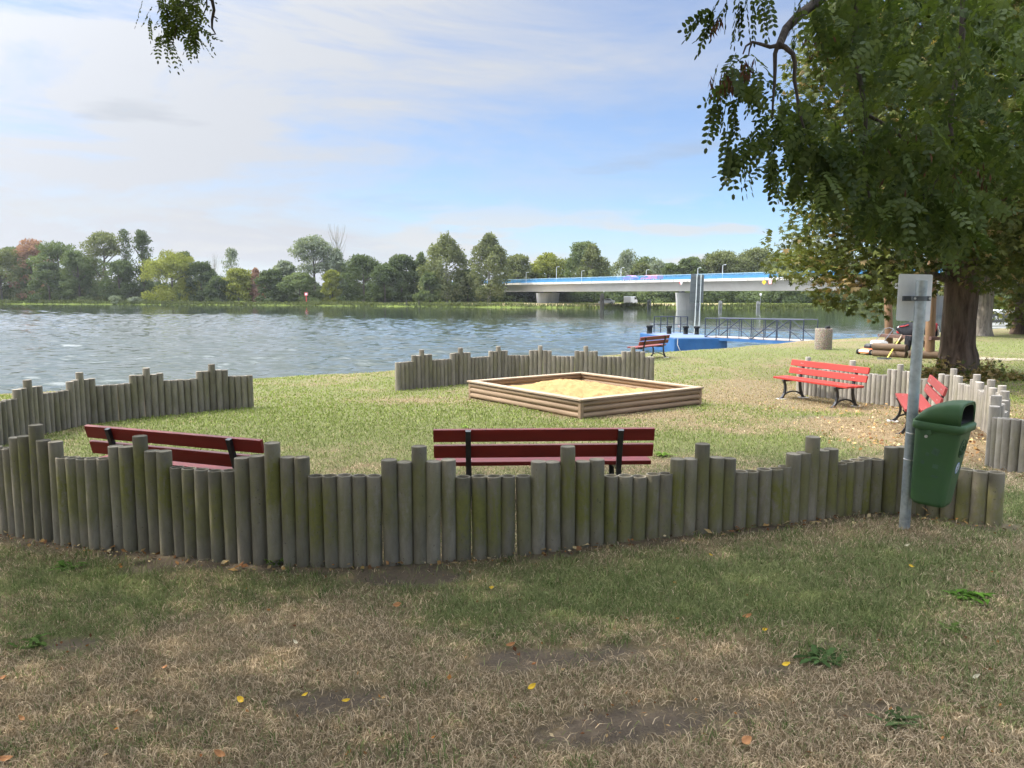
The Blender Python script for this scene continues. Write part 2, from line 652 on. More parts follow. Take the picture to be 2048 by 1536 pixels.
FBASE_Y = [1060, 1065, 1071, 1076, 1088, 1093, 1096, 1101, 1103, 1116, 1122, 1125, 1128, 1131, 1133, 1129, 1119, 1111, 1106, 1097, 1082, 1074, 1065, 1056, 1044, 1035, 1025, 1021, 1022, 1030, 1042, 1058]
fy = []
for (u, vt, ty) in FRONT:
    vb = np.interp(u, FBASE_X, FBASE_Y)
    bu = 1024 + (u - 1024) * (1 - (vb - vt) / 13450.0)
    vb = np.interp(bu, FBASE_X, FBASE_Y)
    fy.append(ground_at(bu, vb).y)
fy = np.array(fy)
pad = np.concatenate([fy[:1] * np.ones(3), fy, fy[-1:] * np.ones(3)])
fy = np.array([pad[k:k + 7].mean() for k in range(len(fy))])
FRONT_W = []
for (u, vt, ty), Y in zip(FRONT, fy):
    p = at_depth(u, vt, Y)
    FRONT_W.append((p.x, p.y, p.z, ty))
FLINE = np.array([(p[0], p[1]) for p in FRONT_W])

PATTERN = [0, 0, 0, 0, 0, 1, 1, 2, 1, 1]
HT = (0.60, 0.72, 0.82)


def path_posts(px, step, phase, heights=HT, extra=None):
    pts = [ground_at(u, v) for (u, v) in px]
    pts = [(p.x, p.y) for p in pts]
    if extra:
        pts = pts + extra
    out = []
    acc = 0.0
    k = 0
    for a, b in zip(pts[:-1], pts[1:]):
        L = math.hypot(b[0] - a[0], b[1] - a[1])
        while acc <= L:
            t = acc / L
            x, y = a[0] + (b[0] - a[0]) * t, a[1] + (b[1] - a[1]) * t
            ty = PATTERN[(k + phase) % 10]
            out.append([x, y, 0, ty])
            k += 1
            acc += step
        acc -= L
    zs = gz(np.array([o[0] for o in out]), np.array([o[1] for o in out]), False)
    # tops follow the ground smoothly
    for o, z in zip(out, zs):
        o[2] = float(z) + heights[o[3]]
    return out


LEFT_W = path_posts([(501, 815), (400, 824), (290, 835), (178, 848), (96, 866), (40, 880)], 0.108, 1, (0.58, 0.70, 0.81), extra=[(-6.75, 9.6), (-6.6, 8.6), (-6.2, 7.9)])
MID_W = path_posts([(796, 781), (905, 770), (1020, 760), (1160, 763), (1303, 766)], 0.1085, 1, (0.60, 0.72, 0.83))
RIGHT_W = path_posts([(1597, 788), (1680, 799), (1776, 811), (1850, 821), (1904, 829), (1935, 838), (1956, 850), (1972, 862), (1988, 876), (2000, 890), (2003, 904), (1998, 917), (1988, 926), (1978, 931), (2000, 938), (2018, 942), (2037, 945), (2075, 949), (2110, 953)], 0.1, 5, (0.55, 0.66, 0.765))
ALL_LINES = [np.array([(p[0], p[1]) for p in L]) for L in (FRONT_W, LEFT_W, MID_W, RIGHT_W)]


def line_dist(x, y, line):
    d = np.full(x.shape, 1e9)
    for k in range(0, len(line), 2):
        d = np.minimum(d, (x - line[k, 0]) ** 2 + (y - line[k, 1]) ** 2)
    return np.sqrt(d)


def look(x, y):
    """greenness, bare soil, loose litter of the lawn at world points"""
    n1 = fbm(x * 0.9 + 3, y * 0.9, 21, 4)
    n2 = fbm(x * 3.1, y * 3.1, 33, 3)
    n3 = fbm(x * 0.25, y * 0.25, 44, 3)
    g = 0.36 + 0.9 * (n1 - 0.5) + 0.5 * (n2 - 0.5) + 0.5 * (n3 - 0.5)
    g = g + 0.16 * sstep(7, 11, y)
    for (cx, cy, rx, ry, w) in GREEN_W:
        g = g + w * np.exp(-((x - cx) / rx) ** 2 - ((y - cy) / ry) ** 2) * (0.6 + 0.8 * n2)
    for (cx, cy, rx, ry, w) in DRY_W:
        g = g - w * np.exp(-((x - cx) / rx) ** 2 - ((y - cy) / ry) ** 2) * (0.6 + 0.8 * n2)
    d = np.zeros_like(x) - 0.28 + 0.35 * (n2 - 0.5) + 0.15 * (n1 - 0.5)
    for (cx, cy, rx, ry, w) in DIRT_W:
        q = ((x - cx) / rx) ** 2 + ((y - cy) / ry) ** 2
        d = d + 1.35 * w * np.exp(-q) * (0.5 + n2)
    df = line_dist(x, y, ALL_LINES[0])
    front = y < np.interp(x, FLINE[:, 0], FLINE[:, 1])
    d = d + (1.15 * np.exp(-(df / np.where(front, 0.24, 0.12)) ** 2)) * (0.6 + 0.8 * n2)
    for L in ALL_LINES[1:]:
        d = d + 0.6 * np.exp(-(line_dist(x, y, L) / 0.18) ** 2)
    # leaf litter: right of the right fence and along the foot of the front one
    lit = 1.0 * np.exp(-((x - 7.6) / 1.5) ** 2 - ((y - 10.8) / 2.6) ** 2) + 0.8 * np.exp(-((x - 5.2) / 0.8) ** 2 - ((y - 10.2) / 2.2) ** 2)
    lit = lit + 0.55 * np.exp(-((x - 6.6) / 2.0) ** 2 - ((y - 13.6) / 0.8) ** 2) + 0.4 * np.exp(-(df / 0.25) ** 2) * front
    return np.clip(g, 0, 1), np.clip(d, 0, 1), np.clip(lit, 0, 1)


# ---- lawn mesh
def spaced(segs):
    out = []
    for (a, b, st) in segs:
        out.append(np.arange(a, b, st))
    return np.concatenate(out)


gx = spaced([(-120, -40, 8), (-40, -12, 1.0), (-12, -6, 0.3), (-6, 6.5, 0.085), (6.5, 14, 0.2), (14, 45, 0.5), (45, 130, 5)])
gy = spaced([(-60, -6, 4), (-6, 1.6, 0.5), (1.6, 9, 0.085), (9, 20, 0.17), (20, 44, 0.4), (44, 75, 1.0), (75, 120, 3)])
GX, GY = np.meshgrid(gx, gy)
fx_, fy_ = GX.ravel(), GY.ravel()
gzv = gz(fx_, fy_)
lg, ld, ll = look(fx_, fy_)
nx_, ny_ = len(gx), len(gy)
idx = np.arange(nx_ * ny_).reshape(ny_, nx_)
quads = np.stack([idx[:-1, :-1].ravel(), idx[:-1, 1:].ravel(), idx[1:, 1:].ravel(), idx[1:, :-1].ravel()], 1)

m_lawn, t, out = mat_new('lawn_ground')
ag = t.add('ShaderNodeAttribute', attribute_name='green')
ad = t.add('ShaderNodeAttribute', attribute_name='soil')
al = t.add('ShaderNodeAttribute', attribute_name='litter')
tcn = t.add('ShaderNodeTexCoord')
vec = tcn.outputs['Object']
nA = t.noise(vec, 14.0, 6, 0.7)
nB = t.noise(vec, 70.0, 4, 0.7)
nC = t.noise(vec, 2.2, 4, 0.6)
soil = t.mix(nB, (0.085, 0.066, 0.050), (0.20, 0.158, 0.118))
straw = t.mix(nB, (0.10, 0.074, 0.044), (0.34, 0.26, 0.155))
grn = t.mix(nB, (0.060, 0.075, 0.030), (0.22, 0.24, 0.09))
gm = t.ramp(t.math('ADD', ag.outputs['Fac'], t.math('MULTIPLY', t.math('SUBTRACT', nA, 0.5), 1.6)), [(0.2, 0.1), (0.85, 0.85)])
base = t.mix(gm, straw, grn)
dm = t.ramp(t.math('ADD', ad.outputs['Fac'], t.math('MULTIPLY', t.math('SUBTRACT', nA, 0.5), 1.7)), [(0.2, 0.0), (0.75, 0.95)])
base = t.mix(dm, base, soil)
litc = t.mix(t.noise(vec, 26.0, 3, 0.7), (0.13, 0.085, 0.05), (0.38, 0.28, 0.155))
lm = t.ramp(t.math('ADD', al.outputs['Fac'], t.math('MULTIPLY', t.math('SUBTRACT', nA, 0.5), 0.8)), [(0.3, 0.0), (0.6, 0.9)])
base = t.mix(lm, base, litc)
b = t.add('ShaderNodeBsdfPrincipled')
b.inputs['Roughness'].default_value = 0.95
b.inputs['Specular IOR Level'].default_value = 0.1
t.link(base, b.inputs['Base Color'])
bp = t.add('ShaderNodeBump')
bp.inputs['Distance'].default_value = 0.03
t.link(t.math('ADD', nB, nA), bp.inputs['Height'])
t.link(bp.outputs[0], b.inputs['Normal'])
t.link(b.outputs[0], out.inputs['Surface'])
lawn = np_mesh('lawn', np.stack([fx_, fy_, gzv], 1), quads, m_lawn, attrs={'green': lg, 'soil': ld, 'litter': ll}, smooth=True)
tag(lawn, 'sloping riverside lawn of green and dry grass', kind='structure')

# ---- river
m_water, t, out = mat_new('river_water')
deep = t.add('ShaderNodeBsdfDiffuse')
deep.inputs['Color'].default_value = (0.028, 0.040, 0.026, 1)
glo = t.add('ShaderNodeBsdfGlossy')
glo.inputs['Roughness'].default_value = 0.04
glo.inputs['Color'].default_value = (0.97, 0.98, 1.0, 1)
fre = t.add('ShaderNodeFresnel')
fre.inputs['IOR'].default_value = 1.50
b = t.add('ShaderNodeMixShader')
t.link(fre.outputs[0], b.inputs[0])
t.link(deep.outputs[0], b.inputs[1])
t.link(glo.outputs[0], b.inputs[2])
tcn = t.add('ShaderNodeTexCoord')
vec = tcn.outputs['Object']
sx = t.add('ShaderNodeSeparateXYZ')
t.link(vec, sx.inputs[0])
w1 = t.noise(t.mapping(vec, scale=(0.75, 1.0, 1), rot=(0, 0, 0.25)), 0.55, 2, 0.5, 0.4)
w2 = t.noise(t.mapping(vec, scale=(0.8, 1.3, 1), rot=(0, 0, -0.3)), 1.9, 3, 0.6, 0.4)
w3 = t.noise(t.mapping(vec, scale=(0.6, 1.6, 1)), 0.03, 3, 0.55)
# sheltered and smooth towards the wooded far bank, rippled in the open
far_ = t.math('DIVIDE', t.math('SUBTRACT', 130.0, t.math('ADD', sx.outputs[1], t.math('MULTIPLY', sx.outputs[0], 0.9))), 75.0, True)
rip = t.math('MULTIPLY', t.math('ADD', t.math('MULTIPLY', far_, 0.82), 0.18), t.ramp(w3, [(0.36, 0.55), (0.6, 1.0)]))
hgt = t.math('MULTIPLY', t.math('ADD', t.math('MULTIPLY', w1, 1.5), t.math('MULTIPLY', w2, 0.62)), rip)
bp = t.add('ShaderNodeBump')
bp.inputs['Strength'].default_value = 1.0
bp.inputs['Distance'].default_value = 0.045
t.link(hgt, bp.inputs['Height'])
t.link(bp.outputs[0], glo.inputs['Normal'])
t.link(b.outputs[0], out.inputs['Surface'])
# ripples: real waves near us, dying out towards the sheltered far bank
wy_ = np.concatenate([np.array([-200.0, -60, 0, 8]), np.arange(12, 62, 0.26), np.arange(62, 130, 0.5), np.arange(130, 200, 0.9), np.array([204, 230, 300, 500, 900.0])])
wx_ = np.concatenate([np.array([-900.0, -400, -200]), np.arange(-130, -45, 0.7), np.arange(-45, 45, 0.32), np.arange(45, 130, 0.7), np.array([135, 200, 400, 900.0])])
WX, WY = np.meshgrid(wx_, wy_)
wz = np.zeros_like(WX)
rs = np.random.RandomState(2)
for k in range(46):
    Lw = 0.70 * (3.6 ** rs.rand())
    th_ = R(-62) + rs.normal(0, 0.62)
    amp = 0.0050 * Lw ** 0.95
    kx, ky = math.cos(th_) * 2 * PI / Lw, math.sin(th_) * 2 * PI / Lw
    wz += amp * np.sin(kx * WX + ky * WY + rs.uniform(0, 6.28) + 0.9 * (fbm(WX * 0.08 + k, WY * 0.08, k, 2) - 0.5))
patch = 0.55 + 0.75 * fbm(WX * 0.03, WY * 0.05, 17, 3)
sx_w = 1 - sstep(58, 130, WY + 0.9 * WX)
fade = patch * (0.06 + 0.94 * sx_w) * sstep(9, 13, WY) * (1 - sstep(165, 198, WY)) * (1 - sstep(118, 129, np.abs(WX)))
wz = wz * fade + WATER_Z
wi_ = np.arange(WX.size).reshape(WX.shape)
wq = np.stack([wi_[:-1, :-1].ravel(), wi_[:-1, 1:].ravel(), wi_[1:, 1:].ravel(), wi_[1:, :-1].ravel()], 1)
water = tag(np_mesh('water', np.stack([WX.ravel(), WY.ravel(), wz.ravel()], 1), wq, m_water, smooth=True), 'wide calm river with small ripples', kind='structure')

# ---- far bank
BK_U = [-2500, -1200, -500, 0, 300, 600, 800, 1000, 1150, 1300, 1500, 1800, 2300, 3000, 4500]
BK_V = [604.5, 606.5, 607.5, 608.0, 609.2, 611.0, 612.8, 614.8, 615.8, 615.8, 616.4, 617.2, 617.5, 617.5, 617.5]


def bank_pt(u, off=0.0):
    v = float(np.interp(u, BK_U, BK_V))
    p = plane_at(u, v, WATER_Z)
    d = Vector((p.x, p.y, 0)).normalized()
    q = p + d * off
    return q


BANK_OFF = [(-3, -2.6), (0, -1.72), (0.7, -1.30), (2.0, -1.05), (5, -0.92), (10, -0.85), (25, -0.6), (60, -0.3), (200, 0.4), (520, 1.0)]


def bank_z(off):
    return float(np.interp(off, [o[0] for o in BANK_OFF], [o[1] for o in BANK_OFF]))


rows = []
us = np.linspace(-2500, 4500, 281)
for u in us:
    wob = 1.2 * (fbm(np.array([u * 0.02]), np.array([0.5]), 61, 3)[0] - 0.5)
    rows.append([(lambda q: (q.x, q.y, z))(bank_pt(u, o + wob)) for (o, z) in BANK_OFF])
BV = np.array(rows)
nu, no = BV.shape[:2]
bi = np.arange(nu * no).reshape(nu, no)
bq = np.stack([bi[:-1, :-1].ravel(), bi[1:, :-1].ravel(), bi[1:, 1:].ravel(), bi[:-1, 1:].ravel()], 1)
offs = np.tile(np.array([o[0] for o in BANK_OFF], dtype=float), nu)
uu = np.repeat(us, no)
m_bank, t, out = mat_new('far_bank_ground')
ao = t.add('ShaderNodeAttribute', attribute_name='off')
asd = t.add('ShaderNodeAttribute', attribute_name='sand')
tcn = t.add('ShaderNodeTexCoord')
n = t.noise(tcn.outputs['Object'], 0.6, 5, 0.7)
c = t.mix(n, (0.05, 0.075, 0.018), (0.17, 0.20, 0.05))
sandy = t.mix(n, (0.20, 0.16, 0.09), (0.36, 0.29, 0.17))
c = t.mix(t.ramp(t.math('ADD', asd.outputs['Fac'], t.math('MULTIPLY', t.math('SUBTRACT', n, 0.5), 0.8)), [(0.35, 0.0), (0.65, 1.0)]), c, sandy)
b = t.add('ShaderNodeBsdfDiffuse')
t.link(c, b.inputs['Color'])
t.link(b.outputs[0], out.inputs['Surface'])
sandm = np.where((offs > 1.5) & (offs < 14), np.clip(0.25 + 0.75 * sstep(850, 1000, uu) * (1 - sstep(1380, 1500, uu)) + 0.2 * sstep(550, 640, uu), 0, 1), 0.05)
fb = np_mesh('far_bank', BV.reshape(-1, 3), bq, m_bank, attrs={'off': offs, 'sand': sandm}, smooth=True)
tag(fb, 'low grassy far bank of the river', kind='structure')

# ---- trodden path on the right
m_path = pbr('trodden_path', (0.30, 0.25, 0.18), 0.95, var=0.3, scale=3.0, bump=0.01, spec=0.1)
pl = [ground_at(u, v) for (u, v) in ((1900, 716), (1960, 717), (2048, 720), (2150, 722), (2300, 726))]
pv, pf = [], []
segs = []
for a, b2 in zip(pl[:-1], pl[1:]):
    for k in range(8):
        segs.append(a.lerp(b2, k / 8))
segs.append(pl[-1])
for k, p in enumerate(segs):
    for j, o in enumerate(np.linspace(-0.4, 0.4, 5)):
        y = p.y + o * (1 + 0.3 * math.sin(k * 1.3)) * 1.2
        pv.append((p.x, y, g1(p.x, y) + 0.012))
for k in range(len(segs) - 1):
    for j in range(4):
        pf.append((k * 5 + j, k * 5 + j + 1, (k + 1) * 5 + j + 1, (k + 1) * 5 + j))
path = np_mesh('path', np.array(pv), np.array(pf), m_path, smooth=True)
tag(path, 'narrow trodden path crossing the lawn behind the big tree', kind='structure')

# ================================================================== PALISADE FENCES
def post_mat(name, algae, base=(0.25, 0.235, 0.205)):
    m, t, out = mat_new(name)
    b = t.add('ShaderNodeBsdfPrincipled')
    b.inputs['Roughness'].default_value = 0.85
    b.inputs['Specular IOR Level'].default_value = 0.2
    oi = t.add('ShaderNodeObjectInfo')
    tcn = t.add('ShaderNodeTexCoord')
    off = t.add('ShaderNodeCombineXYZ')
    for k in range(3):
        t.link(t.math('MULTIPLY', oi.outputs['Random'], 37.0 + 11 * k), off.inputs[k])
    va = t.add('ShaderNodeVectorMath', operation='ADD')
    t.link(tcn.outputs['Object'], va.inputs[0])
    t.link(off.outputs[0], va.inputs[1])
    vec = va.outputs[0]
    n = t.noise(t.mapping(vec, scale=(1, 1, 0.35)), 14.0, 6, 0.65)
    c = t.mix(t.ramp(n, [(0.3, 0.0), (0.7, 1.0)]), tuple(x * 0.72 for x in base), tuple(x * 1.2 for x in base))
    k = t.math('ADD', t.math('MULTIPLY', oi.outputs['Random'], 0.5), 0.74)
    c = t.mix(1.0, c, k, 'MULTIPLY')
    n2 = t.noise(t.mapping(vec, scale=(1.4, 1.4, 0.3)), 5.5, 6, 0.7, 0.7)
    n3 = t.noise(t.mapping(vec, scale=(1, 1, 1)), 30.0, 4, 0.7)
    a = t.math('ADD', t.math('MULTIPLY', n2, 1.0), t.math('MULTIPLY', t.math('SUBTRACT', n3, 0.5), 0.45))
    sz0 = t.add('ShaderNodeSeparateXYZ')
    t.link(tcn.outputs['Object'], sz0.inputs[0])
    band_ = t.ramp(t.math('ADD', t.math('MULTIPLY', sz0.outputs[2], -1.0), t.math('MULTIPLY', t.math('SUBTRACT', n, 0.5), 0.22)), [(0.02, 0.15), (0.16, 1.0), (0.40, 0.95), (0.56, 0.25)])
    am = t.math('MULTIPLY', t.math('MULTIPLY', t.ramp(a, [(0.30, 0.0), (0.54, 1.0)]), algae), band_)
    am = t.math('MULTIPLY', am, t.math('ADD', t.math('MULTIPLY', t.math('FRACT', t.math('MULTIPLY', oi.outputs['Random'], 17.3)), 0.6), 0.5), True)
    c = t.mix(am, c, t.mix(n3, (0.105, 0.105, 0.034), (0.215, 0.205, 0.060)))
    sp = t.noise(vec, 55.0, 2, 0.5)
    c = t.mix(t.math('MULTIPLY', t.ramp(sp, [(0.70, 0.0), (0.74, 1.0)]), 0.6), c, (0.055, 0.045, 0.035))
    sx = t.add('ShaderNodeSeparateXYZ')
    t.link(tcn.outputs['Object'], sx.inputs[0])
    t.link(c, b.inputs['Base Color'])
    bp = t.add('ShaderNodeBump')
    bp.inputs['Distance'].default_value = 0.0025
    t.link(n3, bp.inputs['Height'])
    t.link(bp.outputs[0], b.inputs['Normal'])
    t.link(b.outputs[0], out.inputs['Surface'])
    return m


M_POST_MOSS = post_mat('mossy_concrete_post', 1.0, (0.225, 0.198, 0.155))
M_POST_GREY = post_mat('weathered_concrete_post', 0.25, (0.275, 0.25, 0.215))
M_POST_DARK = post_mat('lichen_grey_post', 0.35, (0.205, 0.18, 0.145))


def post_mesh(kind, r):
    b = MB()
    r = r
    prof = [(r, -1.15), (r, -0.30), (r * 0.995, -0.008), (r * 0.985, -0.003), (r * 0.95, 0.0)]
    if kind == 0:
        prof += [(r * 0.80, 0.0), (r * 0.76, -0.006), (r * 0.72, -0.020), (r * 0.2, -0.016)]
    else:
        prof += [(r * 0.86, 0.0015), (r * 0.80, -0.002), (r * 0.2, -0.001)]
    b.lathe(prof, 22)
    return b


def palisade(label, posts, mat, r, group='palisade fences around the play area', name='palisade_fence'):
    x0, y0 = posts[0][0], posts[0][1]
    root = thing(name, label, 'fence', (x0, y0, g1(x0, y0)), 0, group)
    src = {}
    for (x, y, zt, ty) in posts:
        rx, ry = random.gauss(0, 0.006), random.gauss(0, 0.008)
        if ty not in src:
            o = post_mesh(ty, r).build('post', mat, root)
            src[ty] = o
        else:
            o = src[ty].copy()
            COL.objects.link(o)
            o.parent = root
        o.location = (x - x0 + random.gauss(0, 0.003), y - y0 + random.gauss(0, 0.004), zt - root.location.z + random.gauss(0, 0.004))
        o.rotation_euler = (rx, ry, random.uniform(0, 6))
        sc = random.uniform(0.95, 1.045)
        o.scale = (sc, sc, 1)
    return root


dl = np.hypot(np.diff(FLINE[:, 0]), np.diff(FLINE[:, 1]))
print('front spacing', np.round(dl, 3).tolist(), 'mean', dl.mean(), 'Y', np.round(fy[::6], 2).tolist())
# the front fence carries on outside the left edge of the picture
ex = []
px0, py0, pz0 = FRONT_W[0][:3]
dirx, diry = FLINE[0] - FLINE[6]
ll_ = math.hypot(dirx, diry)
for k in range(1, 9):
    a = 0.09 * k
    ex.append((px0 + (dirx / ll_ * 0.1) * k, py0 + (diry / ll_ * 0.1) * k + 0.004 * k * k, pz0 + (0.1 if PATTERN[(10 - k + 3) % 10] else 0) * 0 + 0.0, [0, 0, 0, 1, 1, 2, 1, 1][k - 1]))
ex = [(a, b2, pz0 + (0.0, 0.11, 0.2)[ty], ty) for (a, b2, c, ty) in ex]
palisade('long curved palisade of mossy round posts in the shaded foreground', FRONT_W + ex, M_POST_MOSS, 0.0525)
palisade('curved grey palisade at the left edge, along the river side of the lawn', LEFT_W, M_POST_DARK, 0.056)
palisade('grey palisade bent in a shallow V behind the sandbox, before the water', MID_W, M_POST_DARK, 0.056)
palisade('pale grey palisade curving behind the bright red bench and the green bin', RIGHT_W, M_POST_GREY, 0.052)

# ================================================================== BENCHES
M_IRON = pbr('black_cast_iron', (0.016, 0.016, 0.018), 0.42, var=0.3, scale=12, bump=0.0015, bscale=90, spec=0.5)
M_BOLT = pbr('zinc_bolt', (0.55, 0.53, 0.50), 0.4, metal=0.7, var=0.2)
M_PAD = pbr('pale_concrete_pad', (0.55, 0.53, 0.48), 0.9, var=0.2, scale=10)


def plank_mat(name, col, dirt, amt, rough=0.45):
    return pbr(name, col, rough, var=0.16, scale=4.0, bump=0.0012, bscale=60, stretch=(0.12, 1, 1), dirt=dirt, dirt_amt=amt, dscale=9.0, spec=0.28)


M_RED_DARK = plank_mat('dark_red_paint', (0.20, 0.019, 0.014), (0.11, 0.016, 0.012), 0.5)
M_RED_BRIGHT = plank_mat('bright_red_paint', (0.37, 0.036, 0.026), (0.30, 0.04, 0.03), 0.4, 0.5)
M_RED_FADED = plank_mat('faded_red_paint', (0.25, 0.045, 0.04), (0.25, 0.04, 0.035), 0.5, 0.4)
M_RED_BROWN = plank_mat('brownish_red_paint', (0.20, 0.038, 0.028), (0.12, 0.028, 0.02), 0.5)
BL, BHS = 1.92, 0.66


def bench(label, cx, cy, ang, mat, pads=True, length=BL, tilt=None, dz=0.0):
    """local x along the bench, local +y its front"""
    zs = g1(cx, cy) + dz
    root = thing('park_bench', label, 'bench', (cx, cy, zs), ang, 'red park benches')
    h = length / 2
    # seat
    for k, (y0, y1) in enumerate(((-0.135, 0.045), (0.065, 0.245))):
        MB().box((-h + 0.02 * k, y0, 0.372), (h - 0.02 * k, y1, 0.410)).build('seat_plank', mat, root, 0.005)
    a = R(15)
    for (y, z, hh) in ((-0.190, 0.520, 0.060), (-0.232, 0.668, 0.058)):
        M = Matrix.Translation((0, y, z)) @ Matrix.Rotation(a, 4, 'X')
        MB().box((-h, -0.018, -hh), (h, 0.018, hh), M).build('back_plank', mat, root, 0.005)
    fr = None
    for s in (-1, 1):
        x = s * BHS * length / BL
        b = MB()
        rear = [(-0.285, 0.0), (-0.245, 0.05), (-0.205, 0.14), (-0.185, 0.25), (-0.180, 0.36), (-0.205, 0.46), (-0.238, 0.58), (-0.278, 0.715)]
        front = [(0.285, 0.0), (0.235, 0.035), (0.195, 0.10), (0.178, 0.18), (0.186, 0.27), (0.215, 0.335), (0.240, 0.368)]

        def strip(pts, w, tx):
            ring = []
            for i, (y, z) in enumerate(pts):
                y0, z0 = pts[max(i - 1, 0)]
                y1, z1 = pts[min(i + 1, len(pts) - 1)]
                ty, tz = y1 - y0, z1 - z0
                L = math.hypot(ty, tz)
                ny, nz = -tz / L * w / 2, ty / L * w / 2
                ring.append([(x - tx / 2, y - ny, z - nz), (x + tx / 2, y - ny, z - nz), (x + tx / 2, y + ny, z + nz), (x - tx / 2, y + ny, z + nz)])
            b.loft(ring, smooth=False)
        strip(rear, 0.038, 0.046)
        strip(front, 0.038, 0.046)
        strip([(-0.19, 0.352), (0.0, 0.350), (0.232, 0.352)], 0.036, 0.040)
        strip([(-0.250, 0.03), (-0.19, 0.085), (-0.10, 0.122), (0.0, 0.134), (0.10, 0.122), (0.19, 0.085), (0.250, 0.03)], 0.026, 0.034)
        b.box((x - 0.035, -0.325, -0.004), (x + 0.035, -0.235, 0.014))
        b.box((x - 0.035, 0.235, -0.004), (x + 0.035, 0.325, 0.014))
        b.build('frame', M_IRON, root, 0.004)
        bb = MB()
        for dx_ in (-0.022, 0.022):
            for (y, z, hh) in ((-0.190, 0.520, 0), (-0.232, 0.668, 0)):
                n = Vector((0, math.cos(a), math.sin(a)))
                p = Vector((x + dx_, y, z)) + n * 0.0185
                bb.tube([p - n * 0.004, p + n * 0.003], 0.007, 8)
            for y in (-0.045, 0.155):
                bb.tube([(x + dx_, y, 0.406), (x + dx_, y, 0.4135)], 0.007, 8)
        bb.build('bolts', M_BOLT, root)
        if pads:
            for y in (-0.28, 0.28):
                MB().box((x - 0.07, y - 0.08, -0.06), (x + 0.07, y + 0.08, 0.004)).build('foot_pad', M_PAD, root, 0.006)
    return root


def place_from(uvA, uvB, facing_left=True):
    """bench centre and angle from the ground pixels of its two supports (middle of each), A on the bench's own left when seen from its front"""
    a, b2 = ground_at(*uvA), ground_at(*uvB)
    return (a + b2) / 2, math.atan2(b2.y - a.y, b2.x - a.x)


# two benches seen from behind: upper back corners in the photograph
TOPZ = at_depth(1088, 858.5, 6.62).z
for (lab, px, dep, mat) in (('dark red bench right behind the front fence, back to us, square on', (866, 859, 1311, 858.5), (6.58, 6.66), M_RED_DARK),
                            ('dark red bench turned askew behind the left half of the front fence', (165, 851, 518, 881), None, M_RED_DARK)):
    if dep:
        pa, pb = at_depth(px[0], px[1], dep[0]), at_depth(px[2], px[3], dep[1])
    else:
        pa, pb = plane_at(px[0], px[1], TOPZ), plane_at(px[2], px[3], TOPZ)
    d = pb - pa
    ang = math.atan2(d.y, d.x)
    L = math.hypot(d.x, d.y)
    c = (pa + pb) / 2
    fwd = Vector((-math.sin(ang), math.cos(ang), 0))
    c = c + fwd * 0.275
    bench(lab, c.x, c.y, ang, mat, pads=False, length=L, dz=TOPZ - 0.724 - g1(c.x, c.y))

d = Vector((-0.38, 0.925, 0)).normalized()
ang = math.atan2(d.y, d.x)
c = (ground_at(1586, 797.5) + ground_at(1686, 812)) / 2
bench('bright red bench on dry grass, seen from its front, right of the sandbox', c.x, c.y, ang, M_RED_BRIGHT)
pa = ground_at(1786, 842)
pb = ground_at(1800, 869)
d = pa - pb
print('end bench spacing', d.length, pa, pb)
ang = math.atan2(d.y, d.x)
fw = Vector((-math.sin(ang), math.cos(ang), 0))
c = (pa + pb) / 2 - fw * 0.27
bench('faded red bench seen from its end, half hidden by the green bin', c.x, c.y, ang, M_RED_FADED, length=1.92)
pa = ground_at(1287, 718)
pb = ground_at(1336, 716.5)
d = Vector((0.80, 1.0, 0)).normalized()
ang = math.atan2(d.y, d.x)
fw = Vector((-math.sin(ang), math.cos(ang), 0))
c = (pa + pb) / 2 + fw * 0.27
bench('small far brownish red bench by the shore, facing the river', c.x, c.y, ang, M_RED_BROWN)

# ================================================================== SANDBOX
M_LOG = pbr('round_log_wood', (0.285, 0.20, 0.128), 0.75, var=0.32, scale=5.0, bump=0.004, bscale=30, stretch=(0.10, 1, 1), dirt=(0.17, 0.115, 0.07), dirt_amt=0.6, dscale=6.0, spec=0.25)
M_RIM = pbr('weathered_rim_wood', (0.33, 0.25, 0.17), 0.75, var=0.25, scale=6.0, bump=0.002, bscale=40, stretch=(0.12, 1, 1), dirt=(0.22, 0.16, 0.11), dirt_amt=0.5, dscale=5.0, spec=0.25)
pn, plf, prt = ground_at(1161, 838), ground_at(920, 797), ground_at(1418, 811)
vu = (prt - pn)
vv = (plf - pn)
ang = math.atan2(vu.y, vu.x)
ang2 = math.atan2(vv.y, vv.x) - PI / 2
ang = (ang + ang2) / 2
LU, LV = math.hypot(vu.x, vu.y), math.hypot(vv.x, vv.y)
zb = (pn.z * 2 + plf.z + prt.z) / 4
sb = thing('sandbox', 'square wooden sandbox of stacked round logs with a flat rim board', 'sandbox', (pn.x, pn.y, zb), ang)
LR = 0.053
HB = 3 * 2 * LR * 0.93


def log_side(a, b2, name='log_wall', gap=0.0):
    a, b2 = Vector(a), Vector(b2)
    o = MB()
    for k in range(3):
        z = LR * 0.9 + k * LR * 1.88
        d = (b2 - a).normalized()
        o.tube([a + d * 0.002 + Vector((0, 0, z)), a + d * 0.012 + Vector((0, 0, z)), b2 - d * 0.012 + Vector((0, 0, z)), b2 - d * 0.002 + Vector((0, 0, z))], [LR * 0.9, LR, LR, LR * 0.9], 16)
    ob = o.build(name, M_LOG, None)
    # local axis along the log so that the grain runs along it
    return ob


def rot_local(ob, root, pos, a):
    ob.parent = root
    ob.location = pos
    ob.rotation_euler = (0, 0, a)
    return ob


